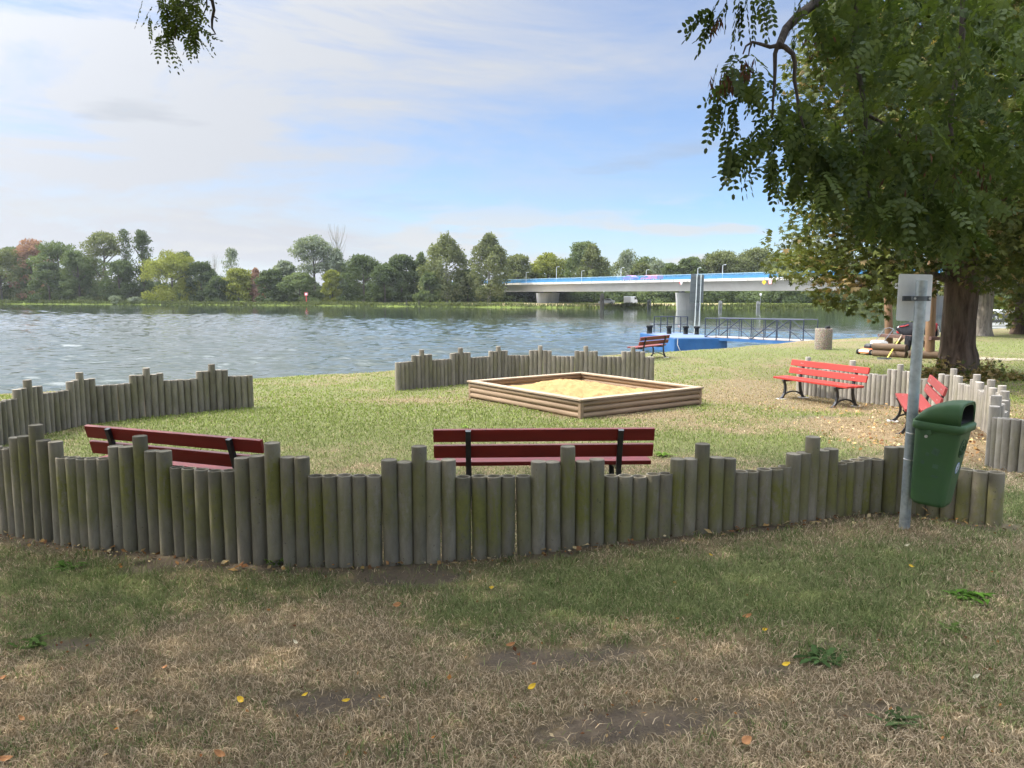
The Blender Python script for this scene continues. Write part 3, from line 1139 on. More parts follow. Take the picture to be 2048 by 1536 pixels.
for (p, a, L) in (((LR, LR, 0), 0, LU - 2 * LR), ((LU - LR, LR, 0), PI / 2, LV - 2 * LR), ((LU - LR, LV - LR, 0), PI, LU - 2 * LR), ((LR, LV - LR, 0), -PI / 2, LV - 2 * LR)):
    rot_local(log_side((0.0, 0, 0), (L, 0, 0)), sb, p, a)
for cx_, cy_ in ((LR * 0.75, LR * 0.75), (LU - LR * 0.75, LR * 0.75), (LU - LR * 0.75, LV - LR * 0.75), (LR * 0.75, LV - LR * 0.75)):
    MB().box((cx_ - 0.035, cy_ - 0.035, -0.1), (cx_ + 0.035, cy_ + 0.035, HB - 0.006)).build('corner_post', M_LOG, sb, 0.006)
RW, RT = 0.155, 0.030
for (p, a, L) in (((-0.02, -0.02, HB), 0, LU + 0.04), ((LU + 0.02, -0.02, HB), PI / 2, LV + 0.04), ((LU + 0.02, LV + 0.02, HB), PI, LU + 0.04), ((-0.02, LV + 0.02, HB), -PI / 2, LV + 0.04)):
    o = MB()
    poly = [(0.002, 0, 0), (L - 0.002, 0, 0), (L - RW - 0.002, RW, 0), (RW + 0.002, RW, 0)]
    o._add([(q[0], q[1], 0.0) for q in poly] + [(q[0], q[1], RT) for q in poly], [(3, 2, 1, 0), (4, 5, 6, 7), (0, 1, 5, 4), (1, 2, 6, 5), (2, 3, 7, 6), (3, 0, 4, 7)])
    rot_local(o.build('rim_board', M_RIM, None, 0.004), sb, p, a)

# sand
m_sand, t, out = mat_new('sand')
b = t.add('ShaderNodeBsdfPrincipled')
b.inputs['Roughness'].default_value = 0.95
b.inputs['Specular IOR Level'].default_value = 0.1
tcn = t.add('ShaderNodeTexCoord')
n = t.noise(tcn.outputs['Object'], 3.0, 6, 0.7)
n2 = t.noise(tcn.outputs['Object'], 40.0, 3, 0.7)
c = t.mix(n, (0.285, 0.175, 0.070), (0.40, 0.26, 0.115))
c = t.mix(t.ramp(n2, [(0.62, 0.0), (0.75, 0.55)]), c, (0.25, 0.16, 0.08))
t.link(c, b.inputs['Base Color'])
bp = t.add('ShaderNodeBump')
bp.inputs['Distance'].default_value = 0.02
t.link(t.math('ADD', n2, n), bp.inputs['Height'])
t.link(bp.outputs[0], b.inputs['Normal'])
t.link(b.outputs[0], out.inputs['Surface'])
ns = 110
sxs, sys_ = np.linspace(0.09, LU - 0.09, ns), np.linspace(0.09, LV - 0.09, ns)
SX, SY = np.meshgrid(sxs, sys_)
hs = 0.13 + 0.20 * (fbm(SX * 2.2, SY * 2.2, 5, 5) - 0.45) + 0.16 * np.exp(-((SX - LU * 0.45) / 1.0) ** 2 - ((SY - LV * 0.62) / 0.8) ** 2) + 0.08 * fbm(SX * 6, SY * 6, 8, 3)
edge = np.minimum(np.minimum(SX, LU - SX), np.minimum(SY, LV - SY))
hs = np.clip(hs, 0.05, 0.10 + edge * 0.25)
ca, sa = math.cos(ang), math.sin(ang)
sidx = np.arange(ns * ns).reshape(ns, ns)
sq = np.stack([sidx[:-1, :-1].ravel(), sidx[:-1, 1:].ravel(), sidx[1:, 1:].ravel(), sidx[1:, :-1].ravel()], 1)
SV = np.stack([pn.x + SX.ravel() * ca - SY.ravel() * sa, pn.y + SX.ravel() * sa + SY.ravel() * ca, zb + hs.ravel()], 1)
tag(np_mesh('sand', SV, sq, m_sand, smooth=True), 'heaped yellow play sand filling the wooden sandbox', 'sand', kind='stuff')

# ================================================================== BIN, POLE AND SIGN (right foreground)
M_GALV = pbr('galvanised_steel', (0.36, 0.40, 0.42), 0.45, metal=0.55, var=0.3, scale=16, bump=0.0008, bscale=80, dirt=(0.55, 0.58, 0.58), dirt_amt=0.45, dscale=14)
M_SIGN_BACK = pbr('white_sign_back', (0.88, 0.88, 0.88), 0.5, var=0.06, scale=8, dirt=(0.62, 0.65, 0.67), dirt_amt=0.4, dscale=5)
M_BRACKET = pbr('dark_clamp_steel', (0.14, 0.15, 0.16), 0.5, metal=0.5, var=0.3, scale=20)
M_BIN = pbr('dark_green_plastic', (0.040, 0.098, 0.032), 0.55, var=0.12, scale=3.5, bump=0.0006, bscale=120, spec=0.45, dirt=(0.045, 0.085, 0.05), dirt_amt=0.35, dscale=7)
M_BIN_IN = pbr('near_black', (0.006, 0.007, 0.007), 0.8, var=0.2)  # in the bin opening this black stands for the shade inside
M_SCUFF = pbr('paler_green_scuff', (0.050, 0.098, 0.058), 0.6, var=0.25, scale=20)
pb_ = ground_at(1808.5, 1057)
PY = pb_.y
ptop = at_depth(1844, 561, PY - 0.02)
lean = Vector((ptop.x - pb_.x, ptop.y - pb_.y, ptop.z - pb_.z))
PR = 0.0355
sp_root = thing('sign_post', 'galvanised pole in front of the fence carrying a small white sign seen from behind', 'sign post', tuple(pb_))
MB().tube([lean * -0.12, lean * 0.5, lean], PR, 20).build('pole', M_GALV, sp_root)
# sign plate just beyond the pole
Ys = PY + PR + 0.03
cs = [at_depth(*q, Ys) - pb_ for q in ((1798, 548), (1866.5, 549), (1859, 643), (1792.5, 641))]
ctr = sum(cs, Vector()) / 4
wv = ((cs[1] - cs[0]) + (cs[2] - cs[3])) / 2
hv = ((cs[0] - cs[3]) + (cs[1] - cs[2])) / 2
o = MB()
rr = 0.012
oc = []
for (sx_, sz_, a0) in ((1, 1, 0), (-1, 1, 90), (-1, -1, 180), (1, -1, 270)):
    for k in range(4):
        a = R(a0 + 30 * k)
        oc.append(ctr + wv * (sx_ * (0.5 - rr / wv.length)) + hv * (sz_ * (0.5 - rr / hv.length)) + wv.normalized() * rr * math.cos(a) + hv.normalized() * rr * math.sin(a))
th = Vector((0, 0.003, 0))
o._add([q - th * 0 for q in oc] + [q + th for q in oc], [tuple(range(16)), tuple(reversed(range(16, 32)))] + [(i, 16 + i, 16 + (i + 1) % 16, (i + 1) % 16) for i in range(16)])
o.build('sign_panel', M_SIGN_BACK, sp_root)
ca_, cb_ = at_depth(1806, 597, Ys - 0.012) - pb_, at_depth(1857, 597, Ys - 0.012) - pb_
o = MB()
o.bar(ca_, cb_, 0.02, 0.034)
tt = (at_depth(1838, 597, PY) - pb_)
tt.x = lean.x * (tt.z / lean.z)
tt.y = lean.y * (tt.z / lean.z)
ax = lean.normalized()
o.tube([tt - ax * 0.016, tt + ax * 0.016], PR + 0.004, 20)
o.bar(tt + Vector((-0.062, -0.004, 0)), tt + Vector((-0.03, -0.004, 0)), 0.022, 0.032)
o.bar(tt + Vector((0.03, -0.004, 0)), tt + Vector((0.062, -0.004, 0)), 0.022, 0.032)
clamp = o.build('pole_clamp', M_BRACKET, sp_root)
bb = MB()
for dx_ in (-0.048, 0.052):
    bb.tube([tt + Vector((dx_, -0.022, 0)), tt + Vector((dx_, -0.012, 0))], 0.008, 6)
bb.build('clamp_bolts', M_BOLT, clamp)
# two worn stickers of paler tone on the sign back stay part of its material

# --- litter bin
zrel = at_depth(1822, 1000, PY).z - pb_.z          # height of the bin's lower edge above the pole foot
BINY = PY - 0.01
bin_bottom = at_depth(1850, 997, PY - 0.05).z
fdir = Vector((0.70, -0.71, 0)).normalized()
bang = math.atan2(fdir.y, fdir.x)
mid_h = bin_bottom + 0.3
lx = pb_.x + lean.x * ((mid_h - pb_.z) / lean.z)
ly = pb_.y + lean.y * ((mid_h - pb_.z) / lean.z)
br = thing('litter_bin', 'dark green plastic litter bin with hooded opening strapped to the pole in front', 'litter bin', (lx - 0.015, ly - 0.012, bin_bottom), bang)
br.rotation_euler = (0.0, R(2.5), bang)


def rrect(x0, x1, w, z, r, n=6, sh=0.0):
    """rounded rectangle ring in the xy plane"""
    pts = []
    r = min(r, (x1 - x0) / 2 - 0.001, w / 2 - 0.001)
    for (cx, cy, a0) in ((x1 - r, w / 2 - r, 0), (x0 + r, w / 2 - r, 90), (x0 + r, -w / 2 + r, 180), (x1 - r, -w / 2 + r, 270)):
        for k in range(n + 1):
            a = R(a0 + 90 * k / n)
            pts.append((cx + r * math.cos(a), cy + r * math.sin(a), z))
    return pts


BX0 = PR + 0.012
BH = 0.535                   # body height up to the rim
o = MB()
rings = [rrect(BX0 + 0.05, BX0 + 0.20, 0.17, 0.0, 0.05), rrect(BX0 + 0.02, BX0 + 0.218, 0.225, 0.006, 0.05), rrect(BX0 + 0.004, BX0 + 0.222, 0.228, 0.030, 0.05)]
for k in range(1, 9):
    s_ = k / 8
    rings.append(rrect(BX0 + 0.003 - 0.003 * s_, BX0 + 0.222 + 0.060 * s_, 0.230 + 0.075 * s_, 0.030 + (BH - 0.03) * s_, 0.05))
o.loft(rings)
body = o.build('body', M_BIN, br)
# rim
o = MB()
o.loft([rrect(BX0 - 0.012, BX0 + 0.292, 0.325, BH - 0.012, 0.06), rrect(BX0 - 0.018, BX0 + 0.302, 0.337, BH - 0.004, 0.06), rrect(BX0 - 0.018, BX0 + 0.306, 0.340, BH + 0.034, 0.06), rrect(BX0 - 0.012, BX0 + 0.298, 0.330, BH + 0.042, 0.06)])
o.build('rim', M_BIN, br)
# hood: arched sections from the back to the open front
HX0 = BX0 - 0.008


def arch(x, w, h, z0, n=14, e=0.42):
    pts = []
    for k in range(n + 1):
        a = PI * k / n
        cx, sx_ = math.cos(a), math.sin(a)
        pts.append((x, -w / 2 * (abs(cx) ** e) * (1 if cx > 0 else -1), z0 + h * (sx_ ** e)))
    return pts


hood_secs = [(0.0, 0.26, 0.006), (0.015, 0.29, 0.035), (0.05, 0.315, 0.078), (0.10, 0.325, 0.113), (0.16, 0.325, 0.136), (0.22, 0.318, 0.147), (0.265, 0.31, 0.150), (0.290, 0.302, 0.150)]
Z0 = BH + 0.040
o = MB()
o.loft([arch(HX0 + x, w, h, Z0) for (x, w, h) in hood_secs], closed=False, caps=False)
o._add(list(reversed(arch(HX0, 0.26, 0.006, Z0))), [tuple(range(15))])
hood = o.build('hood', M_BIN, br)
sm = hood.modifiers.new('solid', 'SOLIDIFY')
sm.thickness = 0.010
sm.offset = -1
# framed opening: black lining paints the shade inside the bin
o = MB()
o.loft([arch(HX0 + 0.286, 0.272, 0.118, Z0 + 0.012, e=0.55), arch(HX0 + 0.285, 0.300, 0.148, Z0 - 0.004)], closed=False, caps=False)
o.build('opening_frame', M_BIN, hood)
o = MB()
A1 = arch(HX0 + 0.283, 0.272, 0.118, Z0 + 0.012, e=0.55)
A2 = arch(HX0 + 0.12, 0.262, 0.085, Z0 + 0.012, e=0.55)
o.loft([A1, A2], closed=True, caps=False)
o._add(A2, [tuple(range(15))])
o.build('opening_shade', M_BIN_IN, hood, recalc=False)
# details: rivet, embossed ring with a figure, round sticker, scuffs, clamp straps
o = MB()
o.tube([(BX0 + 0.085, -0.150, BH - 0.055), (BX0 + 0.085, -0.158, BH - 0.055)], 0.010, 10)
o.build('rivet', M_BOLT, br)
o = MB()
o.tube([(BX0 + 0.10, -0.145, BH - 0.022), (BX0 + 0.10, -0.166, BH - 0.022)], 0.018, 12)
o.build('lock', M_BIN, br)


def front_x(z):
    s_ = (z - 0.03) / (BH - 0.03)
    return BX0 + 0.222 + 0.060 * s_


def on_front(y, z, lift=0.0):
    return (front_x(z) + lift, y, z)


ez, er = BH - 0.125, 0.062
o = MB()
ring = [on_front(er * math.cos(a), ez + er * 1.0 * math.sin(a), 0.001) for a in np.linspace(0, 2 * PI, 33)]
o.tube(ring, 0.0035, 6, caps=False)
fig = MB()
o.tube([on_front(0.008, ez + 0.030, 0.0), on_front(0.008, ez + 0.030, 0.003)], 0.010, 10)
o.tube([on_front(0.006, ez + 0.016, 0.001), on_front(0.0, ez - 0.012, 0.001)], [0.011, 0.008], 8)
o.tube([on_front(0.0, ez - 0.012, 0.001), on_front(0.014, ez - 0.045, 0.001)], 0.005, 6)
o.tube([on_front(0.0, ez - 0.012, 0.001), on_front(-0.014, ez - 0.045, 0.001)], 0.005, 6)
o.tube([on_front(0.004, ez + 0.012, 0.001), on_front(-0.028, ez + 0.002, 0.001)], 0.004, 6)
o.tube([on_front(-0.036, ez - 0.008, 0.001), on_front(-0.034, ez - 0.04, 0.001)], 0.010, 8)
o.build('embossed_emblem', pbr('emblem_green', (0.012, 0.046, 0.018), 0.5, var=0.1), br)
M_STK_W = pbr('sticker_white', (0.70, 0.74, 0.80), 0.4, var=0.06)
M_STK_B = pbr('sticker_blue', (0.10, 0.22, 0.52), 0.4, var=0.1)
M_STK_D = pbr('sticker_navy', (0.015, 0.02, 0.05), 0.4, var=0.1)
sz_, sr_ = BH - 0.262, 0.040


def disc(r, lift, n=28, sy=0.0):
    c = [on_front(sy + r * math.cos(a), sz_ + r * math.sin(a), lift) for a in np.linspace(0, 2 * PI, n, endpoint=False)]
    return c


o = MB()
o._add(disc(sr_, 0.0008), [tuple(range(28))])
st = o.build('round_sticker', M_STK_B, br)
o = MB()
o._add(disc(sr_ * 0.84, 0.0014), [tuple(range(28))])
o.build('sticker_face', M_STK_W, st)
o = MB()


def fpoly(pts, lift=0.002):
    o._add([on_front(y, sz_ + z, lift) for (y, z) in pts], [tuple(range(len(pts)))])


fpoly([(0.009 + 0.007 * math.cos(a), 0.021 + 0.007 * math.sin(a)) for a in np.linspace(0, 2 * PI, 12, endpoint=False)])
fpoly([(0.016, 0.012), (0.000, 0.012), (-0.012, 0.004), (-0.011, 0.000), (0.001, 0.005), (0.002, -0.009), (-0.004, -0.027), (0.002, -0.027), (0.007, -0.011), (0.010, -0.027), (0.016, -0.027), (0.013, -0.008)])
fpoly([(-0.013, -0.006), (-0.023, -0.006), (-0.021, -0.026), (-0.014, -0.026)])
o.build('sticker_figure', M_STK_D, st)
# paler patches where stickers were torn off the side
rnd = random.Random(3)
for (px_, pz_, w, h) in ((0.15, 0.385, 0.030, 0.042), (0.155, 0.285, 0.024, 0.026), (0.075, 0.30, 0.014, 0.02), (0.155, 0.215, 0.03, 0.014), (0.10, 0.36, 0.014, 0.02)):
    o = MB()
    k = rnd.choice((4, 5))
    a0 = rnd.uniform(0, 6)
    yy = lambda z: -(0.230 + 0.075 * (z - 0.03) / (BH - 0.03)) / 2 - 0.0012
    zz = [pz_ + h * math.sin(a0 + 2 * PI * j / k) * 0.8 for j in range(k)]
    o._add([(BX0 + px_ + w * math.cos(a0 + 2 * PI * j / k), yy(zz[j]), zz[j]) for j in range(k)], [tuple(range(k))])
    o.build('torn_sticker_mark', M_SCUFF, br)
o = MB()
for z in (BH - 0.075, BH - 0.262):
    ringp = [(PR * 1.06 * math.cos(a) * 1.0, PR * 1.06 * math.sin(a), z) for a in np.linspace(0, 2 * PI, 21)]
    o.tube(ringp, 0.0045, 6, caps=False)
    o.tube([(PR, 0.0, z), (BX0 + 0.01, 0.0, z)], 0.006, 6)
o.build('clamp_strap', M_BOLT, br)

# ================================================================== CONCRETE BIN, TWIN-POLE BOARD, PONTOON AND GANGWAY
m_agg, t, out = mat_new('exposed_aggregate')
b = t.add('ShaderNodeBsdfPrincipled')
b.inputs['Roughness'].default_value = 0.9
tcn = t.add('ShaderNodeTexCoord')
v = t.add('ShaderNodeTexVoronoi')
v.inputs['Scale'].default_value = 38.0
t.link(tcn.outputs['Object'], v.inputs['Vector'])
c = t.mix(t.ramp(v.outputs['Distance'], [(0.15, 0.0), (0.55, 1.0)]), (0.50, 0.43, 0.34), (0.20, 0.16, 0.12))
c = t.mix(0.35, c, v.outputs['Color'], 'MULTIPLY')
t.link(c, b.inputs['Base Color'])
bp = t.add('ShaderNodeBump')
bp.inputs['Distance'].default_value = 0.01
t.link(v.outputs['Distance'], bp.inputs['Height'])
t.link(bp.outputs[0], b.inputs['Normal'])
t.link(b.outputs[0], out.inputs['Surface'])
p = ground_at(1646, 699)
rb = 16.5 / F * p.y
hb = p.y * 42 / F
cb_root = thing('concrete_bin', 'round pebble-dashed concrete litter bin standing alone on the lawn by the gangway', 'litter bin', tuple(p))
MB().lathe([(rb * 0.97, -0.06), (rb, 0.0), (rb, hb - 0.02), (rb * 0.98, hb), (rb * 0.78, hb), (rb * 0.76, hb - 0.05), (rb * 0.2, hb - 0.12)], 28).build('shell', m_agg, cb_root)
MB().tube([(0.06, -0.02, hb - 0.06), (0.10, 0.0, hb + 0.03), (0.19, 0.02, hb + 0.05), (0.22, 0.02, hb - 0.02)], [0.05, 0.07, 0.06, 0.04], 8).build('bag_edge', M_BIN_IN, cb_root)

p = ground_at(1393, 694)
Yb = p.y
tp = thing('information_board', 'tall grey board on two thin steel poles at the water edge, seen from behind', 'board', tuple(p))
M_BOARD = pbr('grey_board_back', (0.135, 0.15, 0.15), 0.6, var=0.12, scale=4)
M_POLE_L = pbr('pale_pole_steel', (0.56, 0.60, 0.58), 0.45, metal=0.3, var=0.1)


def rel(u, v, Y, base):
    return at_depth(u, v, Y) - Vector(base)


for (ub, ut) in ((1387.5, 1394.5), (1396.5, 1402.5)):
    top = rel(ut, 548, Yb, p)
    bot = rel(ub, 694, Yb, p)
    MB().tube([bot + (bot - top) * 0.1, top], 0.040, 12).build('pole', M_POLE_L, tp)
Yp = Yb + 0.10
cs = [rel(*q, Yp + dy, p) for q, dy in (((1382, 548), 0.0), ((1408.5, 549), 0.12), ((1406, 606), 0.12), ((1378.5, 606), 0.0))]
o = MB()
th = Vector((0.01, 0.05, 0))
o._add(cs + [c_ + th for c_ in cs], [(0, 1, 2, 3), (7, 6, 5, 4), (0, 4, 5, 1), (1, 5, 6, 2), (2, 6, 7, 3), (3, 7, 4, 0)])
o.build('board', M_BOARD, tp)
o = MB()
for f in (0.12, 0.36, 0.62, 0.80, 0.93):
    a_, b_ = cs[0].lerp(cs[3], f), cs[1].lerp(cs[2], f)
    o.bar(a_ + (b_ - a_) * 0.06 + Vector((0, -0.03, 0)), a_ + (b_ - a_) * 0.94 + Vector((0, -0.03, 0)), 0.04, 0.05)
o.build('cross_rail', M_BRACKET, tp)

M_BLUE = pbr('blue_hull_paint', (0.011, 0.080, 0.22), 0.45, var=0.15, scale=1.5, dirt=(0.04, 0.12, 0.26), dirt_amt=0.5, dscale=1.2)
M_DECK = pbr('grey_blue_deck', (0.10, 0.14, 0.22), 0.6, var=0.15, scale=2)
M_NAVY = pbr('dark_blue_railing', (0.022, 0.030, 0.055), 0.5, var=0.2)
M_PLANK = pbr('walkway_planks', (0.33, 0.28, 0.24), 0.8, var=0.25, scale=3)
PYD = 47.0
deckz = at_depth(1300, 676, PYD).z
x0 = at_depth(1349, 680, PYD - 2.2).x
# pontoon: local x to the right, y away from us, origin at the near left corner of its near face
pA = at_depth(1349, 677, 44.6)
pB = at_depth(1455, 677, 44.6)
pC = at_depth(1280, 667, 51.0)
pang = 0.0
pt = thing('pontoon', 'bright blue steel pontoon floating behind the far bench', 'pontoon', (pA.x, pA.y, WATER_Z))
DZ = pA.z - WATER_Z
ux = pB - pA
uy = Vector((pC.x - pA.x, pC.y - pA.y, 0))
ux.z = 0


def pq(a, b2, z):
    return (ux.x * a + uy.x * b2, ux.y * a + uy.y * b2, z)


o = MB()
o._add([pq(0, 0, -0.5), pq(1, 0, -0.5), pq(1, 1, -0.5), pq(0, 1, -0.5), pq(0, 0, DZ), pq(1, 0, DZ), pq(1, 1, DZ), pq(0, 1, DZ)], [(3, 2, 1, 0), (4, 5, 6, 7), (0, 1, 5, 4), (1, 2, 6, 5), (2, 3, 7, 6), (3, 0, 4, 7)])
o.build('hull', M_BLUE, pt, 0.03)
o = MB()
o._add([pq(0.02, 0.02, DZ + 0.002), pq(0.98, 0.02, DZ + 0.002), pq(0.98, 0.98, DZ + 0.002), pq(0.02, 0.98, DZ + 0.002), pq(0.02, 0.02, DZ + 0.03), pq(0.98, 0.02, DZ + 0.03), pq(0.98, 0.98, DZ + 0.03), pq(0.02, 0.98, DZ + 0.03)], [(3, 2, 1, 0), (4, 5, 6, 7), (0, 1, 5, 4), (1, 2, 6, 5), (2, 3, 7, 6), (3, 0, 4, 7)])
o.build('deck', M_DECK, pt)
for (a, b2) in ((0.06, 0.80), (0.12, 0.86), (0.42, 0.72), (0.72, 0.66), (0.90, 0.60)):
    x, y, z = pq(a, b2, DZ)
    MB().lathe([(0.17, 0.03), (0.15, 0.05), (0.14, 0.40), (0.19, 0.42), (0.19, 0.52), (0.16, 0.55)], 14, (x, y, z)).build('bollard', M_BIN_IN, pt)
# railing along the far side of the pontoon
ra, rb2 = Vector(pq(0.28, 0.97, DZ + 0.03)), Vector(pq(0.99, 0.97, DZ + 0.03))
o = MB()
for k in range(6):
    q = ra.lerp(rb2, k / 5)
    o.tube([q, q + Vector((0, 0, 1.05))], 0.035, 6)
for h in (1.05, 0.55):
    o.tube([ra + Vector((0, 0, h)), rb2 + Vector((0, 0, h))], 0.032 if h > 1 else 0.02, 6)
o.build('railing', M_NAVY, pt)
MB().tube([pq(0.06, -0.004, DZ), pq(0.05, -0.01, DZ * 0.6), pq(0.10, -0.01, DZ * 0.2), pq(0.14, -0.01, -0.1)], 0.02, 6).build('mooring_rope', M_PAD, pt)

# gangway: from the pontoon to the bank on the right
gA = at_depth(1410, 674.5, 45.5)
gB = at_depth(1606, 683.5, 40.0)
gl = gB - gA
L = math.hypot(gl.x, gl.y)
gw = thing('gangway', 'footbridge with dark blue truss railings leading from the blue pontoon to the bank', 'gangway', tuple(gA), math.atan2(gl.y, gl.x))
sl = gl.z / L
WG = 1.15


def gp(x, y, z):
    return (x, y, z + sl * x)


o = MB()
o._add([gp(0, 0.05, 0), gp(L, 0.05, 0), gp(L, WG, 0), gp(0, WG, 0), gp(0, 0.05, 0.05), gp(L, 0.05, 0.05), gp(L, WG, 0.05), gp(0, WG, 0.05)], [(3, 2, 1, 0), (4, 5, 6, 7), (0, 1, 5, 4), (1, 2, 6, 5), (2, 3, 7, 6), (3, 0, 4, 7)])
o.build('walkway', M_PLANK, gw)
o = MB()
o.bar(gp(-0.3, 0, -0.08), gp(L, 0, -0.08), 0.06, 0.16)
o.bar(gp(-0.3, WG + 0.04, -0.08), gp(L, WG + 0.04, -0.08), 0.06, 0.16)
o.build('side_beam', M_BLUE, gw)
for yy in (0.0, WG + 0.04):
    o = MB()
    npan = 4
    HR = 1.12
    for k in range(npan * 2 + 1):
        x = L * k / (npan * 2)
        o.tube([gp(x, yy, -0.1), gp(x, yy, HR)], 0.030 if k % 2 == 0 else 0.02, 6)
    o.tube([gp(0, yy, HR), gp(L, yy, HR)], 0.028, 6)
    o.tube([gp(0, yy, HR * 0.5), gp(L, yy, HR * 0.5)], 0.016, 6)
    for k in range(npan):
        xa, xb = L * k / npan, L * (k + 1) / npan
        if k % 2 == 0:
            o.tube([gp(xa, yy, 0), gp(xb, yy, HR)], 0.03, 6)
        else:
            o.tube([gp(xa, yy, HR), gp(xb, yy, 0)], 0.02, 6)
    o.build('truss_railing', M_NAVY, gw)

# ================================================================== PICNIC SHELTER, TOOLS AND BAGS BY THE BIG TREE
M_POSTWOOD = pbr('round_timber_post', (0.20, 0.118, 0.062), 0.75, var=0.35, scale=4.0, bump=0.006, bscale=20, stretch=(1, 1, 0.15), dirt=(0.12, 0.065, 0.035), dirt_amt=0.5, dscale=3)
M_DKWOOD = pbr('dark_red_brown_plank', (0.10, 0.052, 0.040), 0.7, var=0.3, scale=6, stretch=(0.2, 1, 1))
M_LOGD = pbr('dark_old_log', (0.13, 0.085, 0.052), 0.85, var=0.4, scale=4, bump=0.012, bscale=18, stretch=(0.3, 1, 1))
p1 = ground_at(1779, 702)
p2_ = ground_at(1859, 717)
pic = thing('picnic_table', 'wooden table between two tall round timber posts left of the big trunk', 'picnic table', tuple(p1))
dv = p2_ - p1
for (q, uvt, r, nm) in ((Vector((0, 0, 0)), (1775, 560), 0.135, 'timber_post'), (dv, (1864, 560), 0.145, 'timber_post')):
    ytop = (q + p1).y
    top = at_depth(uvt[0], uvt[1], ytop) - p1
    MB().tube([q + Vector((0, 0, -0.2)), q.lerp(top, 0.5), q.lerp(top, 1.0), q.lerp(top, 1.5)], [r * 1.03, r, r * 0.97, r * 0.95], 18).build(nm, M_POSTWOOD, pic)
ta, tb = at_depth(1766, 671, p1.y - 0.15) - p1, at_depth(1872, 677, p2_.y - 0.25) - p1
o = MB()
ex_ = (tb - ta).normalized()
ny_ = Vector((-ex_.y, ex_.x, 0)).normalized()
o.bar(ta - ex_ * 0.1, tb, 0.30, 0.11)
o.bar(ta - ex_ * 0.1 + ny_ * 0.33, tb + ny_ * 0.33, 0.28, 0.07)
o.build('table_top', M_DKWOOD, pic, 0.008)
mid = (ta + tb) / 2
for f in (0.0, 0.62):
    f1, f2 = ta.lerp(tb, 0.08 + f), ta.lerp(tb, 0.30 + f)
    gA_ = Vector((f1.x, f1.y, g1(f1.x + p1.x, f1.y + p1.y) - p1.z))
    gB_ = Vector((f2.x, f2.y, g1(f2.x + p1.x, f2.y + p1.y) - p1.z))
    if f == 0.0:
        MB().bar(gA_ + ny_ * 0.1, f2 + ny_ * 0.1 + ex_ * 0.2, 0.09, 0.09).build('brace', M_POSTWOOD, pic)
    else:
        MB().bar(f1 + ny_ * 0.1 - ex_ * 0.1, gB_ + ny_ * 0.1, 0.09, 0.09).build('brace', M_POSTWOOD, pic)

# bags on the table
M_BLACKCLOTH = pbr('black_cloth', (0.014, 0.014, 0.017), 0.9, var=0.4, scale=8, bump=0.01, bscale=9, spec=0.2)
M_REDCLOTH = pbr('red_cloth', (0.36, 0.03, 0.035), 0.85, var=0.25, scale=8)
M_WHITECLOTH = pbr('off_white_cloth', (0.62, 0.60, 0.56), 0.85, var=0.15, scale=8)


def blob(sx_, sy_, sz_, seed, n=18, m=11, lump=0.22, flat=0.3):
    """a soft lumpy bag or heap, local base at z=0"""
    rs = np.random.RandomState(seed)
    ph = rs.rand(6) * 6.28
    rings = []
    for i in range(m + 1):
        tz = -PI / 2 + PI * i / m
        ring = []
        for k in range(n):
            a = 2 * PI * k / n
            r = 1 + lump * (0.5 * math.sin(2 * a + ph[0] + tz * 2) + 0.35 * math.sin(3 * a + ph[1] - 2 * tz) + 0.25 * math.sin(5 * a + ph[2] + 3 * tz))
            ring.append((sx_ * r * math.cos(tz) * math.cos(a), sy_ * r * math.cos(tz) * math.sin(a), max(0, sz_ * (0.42 + 0.58 * math.sin(tz) * (1 + 0.15 * math.sin(2 * a + ph[3]))))))
        rings.append(ring)
    return MB().loft(rings)


tz_ = 0.036
c1 = ta.lerp(tb, 0.47) + ny_ * 0.12 + p1
b1 = thing('backpack', 'black bag with a red and white end slumped on the picnic table', 'bag', (c1.x, c1.y, c1.z + tz_), math.atan2(ex_.y, ex_.x))
blob(0.72, 0.22, 0.44, 4).build('bag_body', M_BLACKCLOTH, b1)
o = blob(0.11, 0.10, 0.15, 9)
q = o.build('red_pocket', M_REDCLOTH, b1)
q.location = (-0.56, -0.06, 0.04)
o = MB()
o.tube([(-0.5, -0.16, 0.22), (-0.3, -0.2, 0.30), (0.0, -0.19, 0.33), (0.2, -0.17, 0.38)], 0.018, 6)
o.build('piping', M_REDCLOTH, b1)
o = blob(0.08, 0.06, 0.12, 3)
q = o.build('white_flap', M_WHITECLOTH, b1)
q.location = (-0.47, -0.13, 0.20)
c2_ = ta.lerp(tb, 0.86) + ny_ * 0.12 + p1
b2_ = thing('sports_bag', 'rounded red, white and black bag at the right end of the picnic table', 'bag', (c2_.x, c2_.y, c2_.z + tz_), 0.2)
blob(0.24, 0.19, 0.44, 12).build('bag_body', M_BLACKCLOTH, b2_)
MB().tube([(-0.13, -0.16, 0.05), (-0.14, -0.20, 0.2), (-0.06, -0.19, 0.34), (0.03, -0.14, 0.42)], [0.06, 0.09, 0.08, 0.05], 8).build('red_panel', M_REDCLOTH, b2_)
MB().tube([(0.10, -0.17, 0.05), (0.09, -0.19, 0.2), (0.05, -0.18, 0.34), (0.0, -0.1, 0.44)], 0.035, 8).build('white_trim', M_WHITECLOTH, b2_)
c3 = ta.lerp(tb, 0.62) + p1 - ny_ * 0.17
jk = thing('jacket', 'black jacket hanging down over the edge of the picnic table', 'jacket', (c3.x, c3.y, c3.z), math.atan2(ex_.y, ex_.x))
o = MB()
